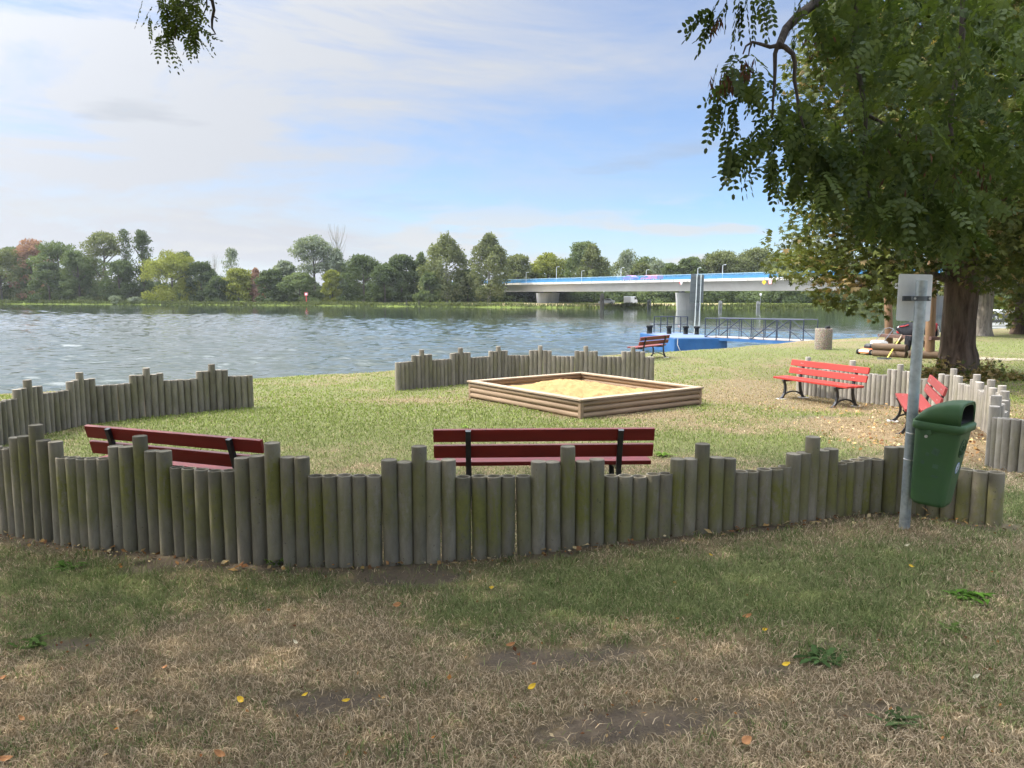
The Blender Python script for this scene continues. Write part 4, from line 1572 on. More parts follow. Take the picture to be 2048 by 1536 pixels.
o.loft([[(x * w, -0.02 - d * (1 + 0.5 * math.cos(x * 9)), z) for x in np.linspace(-1, 1, 9)] + [(x * w, 0.02 - d * 0.3, z) for x in np.linspace(1, -1, 9)] for (w, d, z) in ((0.20, 0.02, 0.045), (0.21, 0.03, -0.05), (0.19, 0.04, -0.18), (0.15, 0.05, -0.30), (0.09, 0.04, -0.40))])
o.build('body', M_BLACKCLOTH, jk)
MB().tube([(0.12, -0.04, -0.1), (0.15, -0.06, -0.3), (0.13, -0.05, -0.46)], [0.06, 0.055, 0.045], 8).build('sleeve', M_BLACKCLOTH, jk)

# log borders
for (lab, ua, va, ub, vb, n2, r) in (('two stacked old logs lying in front of the picnic table', 1746, 712, 1812, 716, 2, 0.12), ('single weathered log lying beside the right timber post of the picnic table', 1816, 716, 1885, 718, 1, 0.13)):
    a_, b_ = ground_at(ua, va), ground_at(ub, vb)
    lb = thing('log_border', lab, 'log border', tuple(a_), math.atan2((b_ - a_).y, (b_ - a_).x), 'log borders by the picnic table')
    LL = (b_ - a_).length
    for k in range(n2):
        MB().tube([(-0.02 * k, 0, r * 0.9 + 1.8 * r * k), (0.02 - 0.02 * k, 0, r * 0.92 + 1.8 * r * k), (LL * 0.5, 0.01, r * 0.9 + 1.8 * r * k), (LL, 0, r * 0.9 + 1.8 * r * k)], [r * 0.9, r, r * 1.02, r * 0.96], 14).build('log', M_LOGD, lb)

# rake leaning on the table
q0 = ground_at(1773, 719)
q1 = at_depth(1820.5, 644, p1.y - 0.35)
rk = thing('rake', 'rake with a yellow and grey handle leaning against the picnic table', 'rake', tuple(q0))
rv = q1 - q0
M_YEL = pbr('yellow_handle', (0.52, 0.44, 0.06), 0.5, var=0.15)
M_GREYH = pbr('grey_handle_wood', (0.36, 0.29, 0.20), 0.7, var=0.2)
MB().tube([rv * 0.0, rv * 0.45], 0.026, 8).build('yellow_handle', M_YEL, rk)
MB().tube([rv * 0.45, rv], 0.024, 8).build('handle', M_GREYH, rk)
o = MB()
o.bar((-0.30, 0.0, 0.05), (0.14, -0.02, 0.04), 0.03, 0.045)
for k in range(11):
    x = -0.29 + 0.042 * k
    o.bar((x, 0, 0.05), (x - 0.01, -0.07, 0.0), 0.012, 0.012)
o.build('rake_head', M_BRACKET, rk)

# lawn mower
M_ORANGE = pbr('orange_plastic', (0.72, 0.16, 0.04), 0.4, var=0.12)
M_WHITEP = pbr('white_plastic', (0.74, 0.74, 0.72), 0.4, var=0.06)
M_BLACKP = pbr('black_plastic', (0.02, 0.02, 0.022), 0.5, var=0.2)
M_TYRE = pbr('dark_tyre_rubber', (0.025, 0.025, 0.025), 0.9, var=0.3)
mp = ground_at(1737, 709)
mw = thing('lawn_mower', 'orange and white lawn mower parked at the end of the log border', 'lawn mower', tuple(mp), R(28))
ring = lambda z, e, x0=-0.26, x1=0.36, w=0.46: rrect(x0 + e, x1 - e, w - 2 * e, z, 0.1, 5)
MB().loft([ring(0.06, 0.0), ring(0.15, 0.0), ring(0.20, 0.03), ring(0.22, 0.08)]).build('deck', M_ORANGE, mw)
MB().loft([rrect(-0.10, 0.20, 0.30, 0.215, 0.08, 5), rrect(-0.11, 0.21, 0.32, 0.27, 0.08, 5), rrect(-0.09, 0.19, 0.28, 0.34, 0.08, 5), rrect(-0.04, 0.14, 0.2, 0.37, 0.06, 5)]).build('engine', M_BLACKP, mw)
MB().loft([rrect(0.30, 0.72, 0.40, 0.16, 0.08, 5), rrect(0.28, 0.78, 0.44, 0.30, 0.1, 5), rrect(0.26, 0.76, 0.42, 0.42, 0.1, 5), rrect(0.30, 0.66, 0.32, 0.47, 0.08, 5)]).build('grass_box', M_WHITEP, mw)
MB().box((-0.25, -0.20, 0.10), (-0.262, 0.20, 0.17)).build('front_grille', M_WHITEP, mw)
for (x, y, r) in ((-0.20, -0.25, 0.095), (-0.20, 0.25, 0.095), (0.30, -0.26, 0.12), (0.30, 0.26, 0.12)):
    w = MB().tube([(x, y - 0.025, r), (x, y + 0.025, r)], r, 18).build('wheel', M_TYRE, mw)
    MB().tube([(x, y - 0.028, r), (x, y + 0.028, r)], r * 0.55, 14).build('rim', M_WHITEP, w)
MB().tube([(0.25, -0.17, 0.2), (0.75, -0.17, 0.62), (1.02, -0.17, 0.86), (1.04, 0.0, 0.90), (1.02, 0.17, 0.86), (0.75, 0.17, 0.62), (0.25, 0.17, 0.2)], 0.014, 8).build('handle', M_BRACKET, mw)
# fuel can
fp = ground_at(1793, 705)
fc = thing('fuel_can', 'small orange red fuel can on the grass under the picnic table', 'fuel can', tuple(fp), 0.3)
MB().loft([rrect(-0.13, 0.13, 0.16, 0.0, 0.03, 4), rrect(-0.14, 0.14, 0.17, 0.02, 0.03, 4), rrect(-0.14, 0.14, 0.17, 0.24, 0.03, 4), rrect(-0.09, 0.12, 0.13, 0.30, 0.03, 4)]).build('can', pbr('red_orange_can', (0.62, 0.08, 0.03), 0.45, var=0.1), fc)
MB().tube([(-0.07, 0, 0.28), (-0.06, 0, 0.36), (0.05, 0, 0.36), (0.08, 0, 0.29)], 0.014, 8).build('handle', M_BLACKP, fc)
MB().tube([(0.10, 0, 0.28), (0.14, 0, 0.34)], 0.022, 8).build('cap', M_BLACKP, fc)

# trailer with the dark panel behind the slim tree
tp_ = ground_at(1990, 659)
TY = tp_.y + 6
tl = at_depth(1955, 654, TY)
tr_ = at_depth(2075, 656, TY)
M_WTR = pbr('white_trailer_paint', (0.74, 0.76, 0.78), 0.4, var=0.05)
M_DPAN = pbr('dark_grey_panel', (0.075, 0.08, 0.085), 0.5, var=0.1)
trl = thing('trailer', 'white trailer with dark grey side panel and round white emblem behind a slim trunk', 'trailer', (tl.x, tl.y, g1(tl.x, tl.y)), math.atan2(tr_.y - tl.y, tr_.x - tl.x))
TL = (tr_ - tl).length
s1 = TY / F
zt = at_depth(1990, 620, TY).z - trl.location.z
zp1 = at_depth(1990, 627, TY).z - trl.location.z
zp0 = at_depth(1990, 645, TY).z - trl.location.z
zb0 = at_depth(1990, 652, TY).z - trl.location.z
MB().box((0, 0, zb0), (TL, 2.0, zt)).build('body', M_WTR, trl, 0.04)
pnl = MB().box((0.25, -0.012, zp0), (TL - 0.05, -0.002, zp1)).build('side_panel', M_DPAN, trl)
ecx = (at_depth(1980, 636, TY) - Vector(trl.location)).x / math.cos(trl.rotation_euler.z)
ez_ = (zp0 + zp1) / 2
er_ = 5.2 * s1
o = MB()
o.tube([(ecx, -0.013, ez_), (ecx, -0.02, ez_)], er_, 28)
o.build('round_emblem', M_WTR, pnl)
o = MB()
o.bar((ecx, -0.024, ez_ - er_ * 0.75), (ecx, -0.024, ez_ + er_ * 0.75), er_ * 0.20, 0.006, up=(0, -1, 0))
o.bar((ecx - er_ * 0.55, -0.0245, ez_ + er_ * 0.25), (ecx + er_ * 0.55, -0.0245, ez_ + er_ * 0.1), er_ * 0.18, 0.006, up=(0, -1, 0))
o.bar((ecx - er_ * 0.5, -0.025, ez_ - er_ * 0.45), (ecx + er_ * 0.6, -0.025, ez_ - er_ * 0.3), er_ * 0.16, 0.006, up=(0, -1, 0))
o.build('emblem_figure', M_DPAN, pnl)
fc_ = bpy.data.curves.new('panel_lettering', 'FONT')
fc_.body = 'R n'
fc_.size = er_ * 1.9
fc_.extrude = 0.004
fo = bpy.data.objects.new('lettering_source', fc_)
COL.objects.link(fo)
bpy.context.view_layer.update()
lm_ = bpy.data.meshes.new_from_object(fo.evaluated_get(bpy.context.evaluated_depsgraph_get()))
bpy.data.objects.remove(fo)
lm_.materials.clear()
lm_.materials.append(M_WTR)
fo = bpy.data.objects.new('panel_lettering', lm_)
COL.objects.link(fo)
fo.parent = pnl
fo.location = (ecx + 9 * s1, -0.018, ez_ - er_ * 0.6)
fo.rotation_euler = (PI / 2, 0, 0)
for x in (1.5, TL - 1.2):
    w = MB().tube([(x, 0.1, 0.28), (x, 0.3, 0.28)], 0.30, 18).build('wheel', M_TYRE, trl)
MB().box((0.3, 0.02, zb0 - 0.16), (TL * 0.8, 0.08, zb0 - 0.03)).build('chassis', M_WTR, trl)

# ================================================================== BRIDGE
M_CONC = pbr('bridge_concrete', (0.36, 0.345, 0.315), 0.85, var=0.10, scale=0.12, dirt=(0.30, 0.28, 0.25), dirt_amt=0.5, dscale=0.25, stretch=(1, 1, 1))
M_CONC_L = pbr('bridge_edge_concrete', (0.48, 0.46, 0.42), 0.85, var=0.12, scale=0.5)
M_PIER = pbr('pier_concrete', (0.46, 0.45, 0.42), 0.9, var=0.18, scale=0.6, dirt=(0.30, 0.29, 0.26), dirt_amt=0.5, dscale=0.7, stretch=(1, 1, 0.25))
M_RAILB = pbr('blue_bridge_railing', (0.045, 0.20, 0.40), 0.5, var=0.12, scale=1)
M_RAILP = pbr('pale_blue_rail', (0.32, 0.50, 0.64), 0.5, var=0.1, scale=1)
M_ASPH = pbr('asphalt', (0.05, 0.05, 0.052), 0.9, var=0.2)
P2 = plane_at(1361, 619.5, WATER_Z)
# bridge axis on the plan; near edge of the deck
bd = Vector((-0.64, 1.0, 0)).normalized()
bn = Vector((bd.y, -bd.x, 0))          # to the far right of the axis, away from us
ORG = Vector((P2.x, P2.y, 0))
root_ang = math.atan2(bd.y, bd.x)
zund = at_depth(1400, 582, ORG.y - 2).z
ztopb = at_depth(1400, 563.5, ORG.y - 2).z
zfas = at_depth(1400, 559, ORG.y - 2).z
zrail = at_depth(1400, 549.5, ORG.y - 2).z
brg = thing('road_bridge', 'long grey concrete road bridge with blue railings crossing the river', 'bridge', (ORG.x, ORG.y, 0), root_ang)
# local: x along the bridge (away, to the left in the picture), y towards us is +y (left of the axis)
xa_, xb_ = -150.0, 118.0
hw = 5.0
N0 = 1.6                     # near face of the girder in local y
ARC = lambda x: 0.0
o = MB()
prof = [(N0, zund), (N0 + 0.35, ztopb), (N0 - 2 * hw - 0.35, ztopb), (N0 - 2 * hw, zund)]
o.loft([[(x, y, z) for (y, z) in prof] for x in np.linspace(xa_, xb_, 12)], smooth=False)
o.build('girder', M_CONC, brg)
for s_, y0 in ((1, N0 + 0.1), (-1, N0 - 2 * hw - 0.1)):
    MB().box((xa_, min(y0, y0 + s_ * 1.0), ztopb - 0.05), (xb_, max(y0, y0 + s_ * 1.0), zfas)).build('edge_beam', M_CONC_L, brg)
MB().box((xa_, N0 - 2 * hw, zfas - 0.30), (xb_, N0, zfas - 0.1)).build('roadway', M_ASPH, brg)
o = MB()
x = xa_ + 1.5
while x < xb_:
    o.box((x, N0 + 1.101, ztopb), (x + 0.10, N0 + 1.125, zfas - 0.02))
    x += 4.0
o.build('drain_pipes', M_BRACKET, brg)
for y0 in (N0 + 0.9, N0 - 2 * hw - 0.9):
    o = MB()
    Hh = zrail - zfas
    for f in np.linspace(0.18, 0.78, 4):
        o.box((xa_, y0 - 0.02, zfas + Hh * f - 0.06), (xb_, y0 + 0.02, zfas + Hh * f + 0.06))
    x = xa_ + 0.5
    while x < xb_:
        o.box((x, y0 - 0.05, zfas), (x + 0.09, y0 - 0.021, zrail))
        x += 2.0
    rl = o.build('railing', M_RAILB, brg)
    MB().box((xa_, y0 - 0.05, zrail - 0.08), (xb_, y0 + 0.05, zrail + 0.02)).build('handrail', M_RAILP, rl)
# piers: wide flared concrete walls
def pier(lx, name='pier', lab=None):
    o = MB()
    w0, w1, d0, d1 = 2.75, 3.45, 0.85, 1.05
    rings = []
    for k, f in enumerate(np.linspace(0, 1, 5)):
        w, d = w0 + (w1 - w0) * f, d0 + (d1 - d0) * f
        z = WATER_Z - 2 + (zund - 0.35 - (WATER_Z - 2)) * f
        rings.append([(lx + d * math.cos(a), N0 - hw + 1.0 + (w + 0.5 * abs(math.sin(a))) * math.sin(a), z) for a in np.linspace(0, 2 * PI, 24, endpoint=False)])
    o.loft(rings, smooth=False)
    q = o.build(name, M_PIER, brg)
    b2 = MB()
    for yy in (-2.2, 2.2):
        b2.cbox((lx, N0 - hw + 1.0 + yy, zund - 0.17), (0.9, 0.9, 0.37))
    b2.build('bearing', M_BRACKET, q)
    return q


p1b = at_depth(1084, 611, 214)
d1_ = (Vector((p1b.x, p1b.y, 0)) - ORG).dot(bd)
print('pier 1 along', d1_, 'ORG', ORG, zund, ztopb, zfas, zrail)
for lx in (0.0, d1_, -d1_, -2 * d1_, 2 * d1_):
    pier(lx)


def bridge_pt(u, y_local, z=0.0):
    """point on the bridge line seen at picture column u"""
    base = ORG + bn * (-y_local)
    a = (u - 1024) / F
    # solve (base + s*bd).x = a * (base + s*bd).y  (columns hardly change with height here)
    s_ = (a * base.y - base.x) / (bd.x - a * bd.y)
    q = base + bd * s_
    return Vector((q.x, q.y, z))


M_LAMP = pbr('lamp_post_grey', (0.55, 0.58, 0.56), 0.5, var=0.1)
for k, (u, vt) in enumerate(((1004, 546), (1052, 545), (1112, 534), (1162, 542), (1240, 536), (1290, 540), (1392, 536), (1441, 530), (1574, 528))):
    near = k % 2 == 0 or u in (1441, 1574)
    q = bridge_pt(u, N0 + 0.5 if near else N0 - 2 * hw - 0.5, zfas - 0.02)
    ht = at_depth(u, vt, q.y).z - zfas
    side_lab = ['thin pale lamp post at the left end of the bridge, first beside the poplars', 'short pale lamp post standing second from the left end of the bridge', 'tall pale lamp post on the bridge above the left pier', 'thin lamp post on the bridge between left pier and purple car',
                'tall lamp post just left of the purple car on the bridge', 'thin lamp post beside the pink red van on the bridge', 'lamp post on the bridge right behind the grey twin-pole board', 'tall lamp post on the bridge midway between grey board and yellow diamond',
                'lamp post on the bridge nearest the leaves of the big tree'][k]
    lp = thing('street_lamp', side_lab, 'street lamp', tuple(q), root_ang, 'lamp posts along the bridge')
    MB().tube([(0, 0, 0), (0, 0, ht * 0.6), (0, 0, ht)], [0.09, 0.07, 0.05], 8).build('pole', M_LAMP, lp)
    MB().tube([(0, 0, ht - 0.02), (0, -0.5, ht + 0.08), (0, -0.9, ht + 0.1)], [0.04, 0.05, 0.09], 8).build('lamp_head', M_LAMP, lp)

# navigation signs on the girder
M_SRED = pbr('sign_red', (0.70, 0.05, 0.06), 0.5, var=0.05)
M_SWHITE = pbr('sign_white', (0.80, 0.78, 0.78), 0.5, var=0.04)
M_SYEL = pbr('sign_yellow', (0.80, 0.42, 0.02), 0.5, var=0.05)


def nav_sign(u, v, r, shape, lab):
    q = bridge_pt(u, N0 + 1.22)
    zc_ = at_depth(u, v, q.y).z
    g = thing('navigation_sign', lab, 'sign', (q.x, q.y, zc_), root_ang + PI, 'navigation signs on the bridge')
    s_ = r
    o = MB()
    if shape in ('diamond_yellow', 'diamond_redwhite'):
        o.prism([(-s_, 0), (0, -s_), (s_, 0), (0, s_)], -0.03, 0.03)
    else:
        o.prism([(-s_, -s_), (s_, -s_), (s_, s_), (-s_, s_)], -0.03, 0.03)
    o.build('panel', M_SYEL if 'yellow' in shape else M_SWHITE, g)
    o = MB()
    if shape == 'diamond_redwhite':
        o.prism([(-s_, 0), (-s_ * 0.12, -s_ * 0.88), (-s_ * 0.12, s_ * 0.88)], -0.034, -0.031)
        o.build('red_half', M_SRED, g)
    elif shape == 'square':
        for (a, b3, c3_, d3) in ((-1, -1, 1, -0.78), (-1, 0.78, 1, 1), (-1, -0.78, -0.78, 0.78), (0.78, -0.78, 1, 0.78)):
            o.box((a * s_, -0.034, b3 * s_), (c3_ * s_, -0.031, d3 * s_))
        o.bar((-s_ * 0.7, -0.0325, -s_ * 0.7), (s_ * 0.7, -0.0325, s_ * 0.7), 0.002, s_ * 0.18, up=(0, -1, 0))
        o.build('red_border', M_SRED, g)
    MB().box((-0.05, 0.03, -s_ * 0.2), (0.05, 0.35, s_ * 0.9)).build('bracket', M_BRACKET, g)
    return g


nav_sign(1359, 565.5, 0.46, 'diamond_redwhite', 'red and white diamond sign hung on the bridge side over the right pier')
nav_sign(1524, 564.5, 0.48, 'diamond_yellow', 'yellow diamond sign hung on the side of the bridge')
nav_sign(1536, 564.0, 0.37, 'square', 'white square sign with red border next to the yellow diamond on the bridge')


# vehicles
def car_like(name, label, cat, loc, ang, L, W_, H, mat, van=False, group=None, glass=None):
    g = thing(name, label, cat, loc, ang, group)
    if van:
        prof = [(-L / 2, 0.30), (-L / 2, H * 0.96), (-L / 2 + 0.1, H), (L * 0.22, H), (L * 0.36, H * 0.62), (L / 2 - 0.08, H * 0.52), (L / 2, H * 0.40), (L / 2, 0.30)]
        win = [(L * 0.05, H * 0.60), (L * 0.05, H * 0.90), (L * 0.21, H * 0.90), (L * 0.32, H * 0.62)]
    else:
        prof = [(-L / 2, 0.28), (-L / 2, H * 0.55), (-L / 2 + 0.1, H * 0.66), (-L * 0.36, H * 0.72), (-L * 0.24, H * 0.97), (-L * 0.1, H), (L * 0.06, H * 0.97), (L * 0.2, H * 0.68), (L * 0.44, H * 0.58), (L / 2, H * 0.45), (L / 2, 0.28)]
        win = [(-L * 0.32, H * 0.70), (-L * 0.22, H * 0.92), (L * 0.05, H * 0.92), (L * 0.16, H * 0.70)]
    MB().prism(prof, -W_ / 2, W_ / 2).build('body', mat, g, 0.05)
    for s_ in (-1, 1):
        y0 = s_ * (W_ / 2 + 0.004)
        MB().prism(win, min(y0, y0 + s_ * 0.01), max(y0, y0 + s_ * 0.01)).build('window', M_GLASS, g)
    for sx_ in (-1, 1):
        for s_ in (-1, 1):
            y0 = s_ * (W_ / 2 - 0.08)
            w = MB().tube([(sx_ * L * 0.31, y0 - 0.1, 0.31), (sx_ * L * 0.31, y0 + 0.1, 0.31)], 0.31, 16).build('wheel', M_TYRE, g)
            MB().tube([(sx_ * L * 0.31, y0 - 0.105, 0.31), (sx_ * L * 0.31, y0 + 0.105, 0.31)], 0.18, 12).build('rim', M_POLE_L, w)
    for s_ in (-1, 1):
        MB().box((L / 2 - 0.02, s_ * W_ * 0.34 - 0.12, H * 0.33), (L / 2 + 0.012, s_ * W_ * 0.34 + 0.12, H * 0.41)).build('headlight', M_SWHITE, g)
    return g


M_GLASS = pbr('dark_car_glass', (0.02, 0.025, 0.03), 0.1, var=0.1)
zrd = zfas - 0.1
q = bridge_pt(1301, N0 - 1.2, zrd)
car_like('van', 'pink red van driving on the bridge behind the railing', 'van', tuple(q), root_ang, 5.4, 1.9, at_depth(1301, 550.5, q.y).z - zrd, pbr('pink_red_paint', (0.72, 0.12, 0.20), 0.4, var=0.05), True)
q = bridge_pt(1258, N0 - 1.2, zrd)
car_like('car', 'small purple car on the bridge ahead of the pink red van', 'car', tuple(q), root_ang, 4.2, 1.75, 1.35, pbr('purple_paint', (0.32, 0.10, 0.34), 0.4, var=0.05))
M_CARW = pbr('white_car_paint', (0.78, 0.79, 0.80), 0.3, var=0.03)
q = bank_pt(1213, 8)
car_like('car', 'white car parked on the far bank under the bridge, left of the white van', 'car', (q.x, q.y, bank_z(8)), R(170), 4.2, 1.75, 1.45, M_CARW)
q = bank_pt(1261, 9)
car_like('van', 'white van parked on the far bank behind a bush under the bridge', 'van', (q.x, q.y, bank_z(9)), R(60), 4.9, 1.9, 2.0, M_CARW, True)

# mooring piles, small posts, river sign
M_PILE = pbr('grey_mooring_pile', (0.22, 0.225, 0.215), 0.9, var=0.25, scale=2)
M_PILED = pbr('dark_mooring_pile', (0.05, 0.045, 0.04), 0.9, var=0.25, scale=2)
for (u, vt, lab, mat, w) in ((1298, 599, 'grey mooring dolphin in the river between the white van and the right pier', M_PILE, 1.0), (1440.5, 601, 'grey mooring dolphin in the river just right of the twin-pole board', M_PILE, 0.9), (1516, 602, 'grey mooring dolphin beside the white lamp, below the yellow diamond', M_PILE, 0.9),
                             (1204, 586, 'tall dark mooring dolphin in the river left of the white car', M_PILED, 1.1)):
    p = plane_at(u, float(np.interp(u, BK_U, BK_V)) + 0.8, WATER_Z)
    g = thing('mooring_dolphin', lab, 'mooring post', tuple(p), 0, 'mooring dolphins in the river')
    hh = at_depth(u, vt, p.y).z - WATER_Z
    for (dx_, dy_, f) in ((-0.28 * w, 0, 0.9), (0.28 * w, 0.1, 0.94), (0.0, 0.35, 1.0)):
        MB().tube([(dx_ * 1.3, dy_, -1.5), (dx_, dy_, hh * f)], 0.16, 10).build('pile', mat, g)
    MB().tube([(-0.42 * w, -0.17, hh * 0.66), (0.42 * w, -0.17, hh * 0.66)], 0.09, 8).build('crossbar', mat, g)
for (u, vt, lab) in ((1207.5, 583, 'white light on a thin mast above the dark mooring dolphin'), (1520.5, 590, 'white light on a thin mast beside the mooring dolphin below the yellow diamond')):
    p = bank_pt(u, 1.0)
    g = thing('river_light', lab, 'light', (p.x, p.y, bank_z(1.0)), 0, 'white lights on masts by the river')
    hh = at_depth(u, vt, p.y).z - bank_z(1.0)
    MB().tube([(0, 0, -0.3), (0, 0, hh)], 0.06, 8).build('mast', M_PILE, g)
    MB().lathe([(0.14, 0), (0.22, 0.1), (0.22, 0.45), (0.1, 0.6)], 12, (0, 0, hh - 0.2)).build('lantern', M_SWHITE, g)
for (u, vt, lab) in ((813.5, 601, 'thin dark post in the far bank, left of a pair near the poplars'), (838, 600, 'thin dark post in the far bank, right of a pair near the poplars')):
    p = bank_pt(u, 0.4)
    g = thing('mooring_post', lab, 'post', (p.x, p.y, WATER_Z), 0, 'thin posts in the far bank')
    hh = at_depth(u, vt, p.y).z - WATER_Z
    MB().tube([(0, 0, -0.5), (0.02, 0, hh * 0.5), (0, 0, hh)], [0.13, 0.12, 0.11], 8).build('shaft', M_PILED, g)
    MB().lathe([(0.12, 0), (0.14, 0.02), (0.09, 0.09)], 10, (0, 0, hh - 0.01)).build('cap', M_PILED, g)
p = bank_pt(613, 2.0)
g = thing('river_sign', 'small red and white river sign on a red post on the far bank', 'sign', (p.x, p.y, bank_z(2.0)))
hh = at_depth(613, 585, p.y).z - bank_z(2.0)
MB().tube([(0, 0, -0.3), (0, 0, hh)], 0.10, 8).build('post', M_SRED, g)
hp = p.y / F * 3.2
MB().box((-hp, -0.12, hh - 2 * hp), (hp, -0.04, hh)).build('panel', M_SWHITE, g)
o = MB()
for (a, b3, c3_, d3) in ((-1, -2, 1, -1.72), (-1, -0.28, 1, 0), (-1, -1.72, -0.72, -0.28), (0.72, -1.72, 1, -0.28)):
    o.box((a * hp, -0.135, b3 * hp), (c3_ * hp, -0.121, d3 * hp))
o.bar((-hp * 0.7, -0.128, -0.3 * hp + hh - 0), (hp * 0.7, -0.128, -1.7 * hp + hh), 0.006, hp * 0.3, up=(0, -1, 0))
q = o.build('red_border', M_SRED, g)
for v_ in q.data.vertices:
    if v_.co.z < 0.5 * hh - 0 and v_.co.z <= 0.001:
        v_.co.z += hh

# ================================================================== FOLIAGE HELPERS
RS = np.random.RandomState(11)


def unit(v):
    return v / np.maximum(np.linalg.norm(v, axis=-1, keepdims=True), 1e-9)


def rand_dirs(n, rs=RS):
    return unit(rs.normal(size=(n, 3)))


def diamonds(P, A, N, L, Wd, fold=0.0):
    """leaf shaped quads: base P, direction A, normal N, length L, width Wd -> verts (n*4,3), faces"""
    A = unit(A)
    S = unit(np.cross(A, N))
    Nn = np.cross(S, A)
    L = np.asarray(L)[:, None] * np.ones((len(P), 1))
    Wd = np.asarray(Wd)[:, None] * np.ones((len(P), 1))
    v0 = P
    v1 = P + A * L * 0.48 + S * Wd * 0.5 + Nn * fold * Wd
    v2 = P + A * L
    v3 = P + A * L * 0.48 - S * Wd * 0.5 + Nn * fold * Wd
    V = np.stack([v0, v1, v2, v3], 1).reshape(-1, 3)
    Fq = np.arange(len(P) * 4).reshape(-1, 4)
    return V, Fq


def ovals(P, A, N, L, Wd):
    """six sided oval leaflets"""
    A = unit(A)
    S = unit(np.cross(A, N))
    L = np.asarray(L)[:, None]
    Wd = np.asarray(Wd)[:, None]
    pts = [(0.0, 0.0), (0.25, 0.44), (0.70, 0.46), (1.0, 0.06), (1.0, -0.06), (0.70, -0.46), (0.25, -0.44)]
    V = np.stack([P + A * L * a + S * Wd * w for (a, w) in pts], 1).reshape(-1, 3)
    return V, np.arange(len(P) * 7).reshape(-1, 7)


# ================================================================== FAR TREES
FM = {
    'dark': leaf_mat('leaves_dark_green', (0.04, 0.058, 0.03), (0.125, 0.155, 0.075), 0.3, 0.0, 0.25),
    'mid': leaf_mat('leaves_mid_green', (0.056, 0.08, 0.038), (0.17, 0.205, 0.092), 0.3, 0.0, 0.25),
    'olive': leaf_mat('leaves_olive_green', (0.074, 0.09, 0.042), (0.205, 0.22, 0.105), 0.3, 0.0, 0.25),
    'silver': leaf_mat('leaves_silver_green', (0.09, 0.115, 0.072), (0.26, 0.29, 0.2), 0.3, 0.02, 0.3),
    'yellow': leaf_mat('leaves_yellow_green', (0.095, 0.115, 0.028), (0.3, 0.31, 0.08), 0.3, 0.0, 0.3),
    'copper': leaf_mat('leaves_copper', (0.19, 0.10, 0.08), (0.42, 0.26, 0.20), 0.3, 0.0, 0.3),
    'twig': leaf_mat('bare_twigs', (0.16, 0.14, 0.12), (0.26, 0.24, 0.21), 0.0, 0.0, 0.3),
}
M_BARK_FAR = pbr('far_bark', (0.085, 0.07, 0.055), 0.9, var=0.3, scale=2.0)
M_BARK_PALE = pbr('pale_poplar_bark', (0.30, 0.29, 0.25), 0.9, var=0.25, scale=2.0)


def outline(style, t):
    """crown half width (0..1) at height fraction t"""
    if style in ('round', 'spread'):
        t = 0.32 + 0.68 * t
    if style == 'round':
        return np.sqrt(np.clip(1 - (2 * t - 1.0) ** 2, 0, 1)) ** 0.75
    if style == 'spread':
        return np.clip(np.sqrt(np.clip(1 - (1.25 * t - 0.35) ** 2 * 1.2, 0, 1)), 0.1, 1)
    if style == 'poplar':
        return np.clip(0.62 + 0.5 * np.sin(PI * t ** 0.9) - 0.75 * t ** 4, 0.12, 1)
    if style == 'cone':
        return np.clip(1.0 - 0.72 * t ** 1.3, 0.1, 1) * (0.78 + 0.22 * np.cos(t * 34))
    if style == 'birch':
        return np.clip(np.sin(PI * (0.12 + 0.80 * t)) * (1.0 - 0.3 * t), 0.1, 1)
    return np.clip(np.sqrt(np.clip(1 - t ** 2.2, 0, 1)), 0.15, 1)      # bush


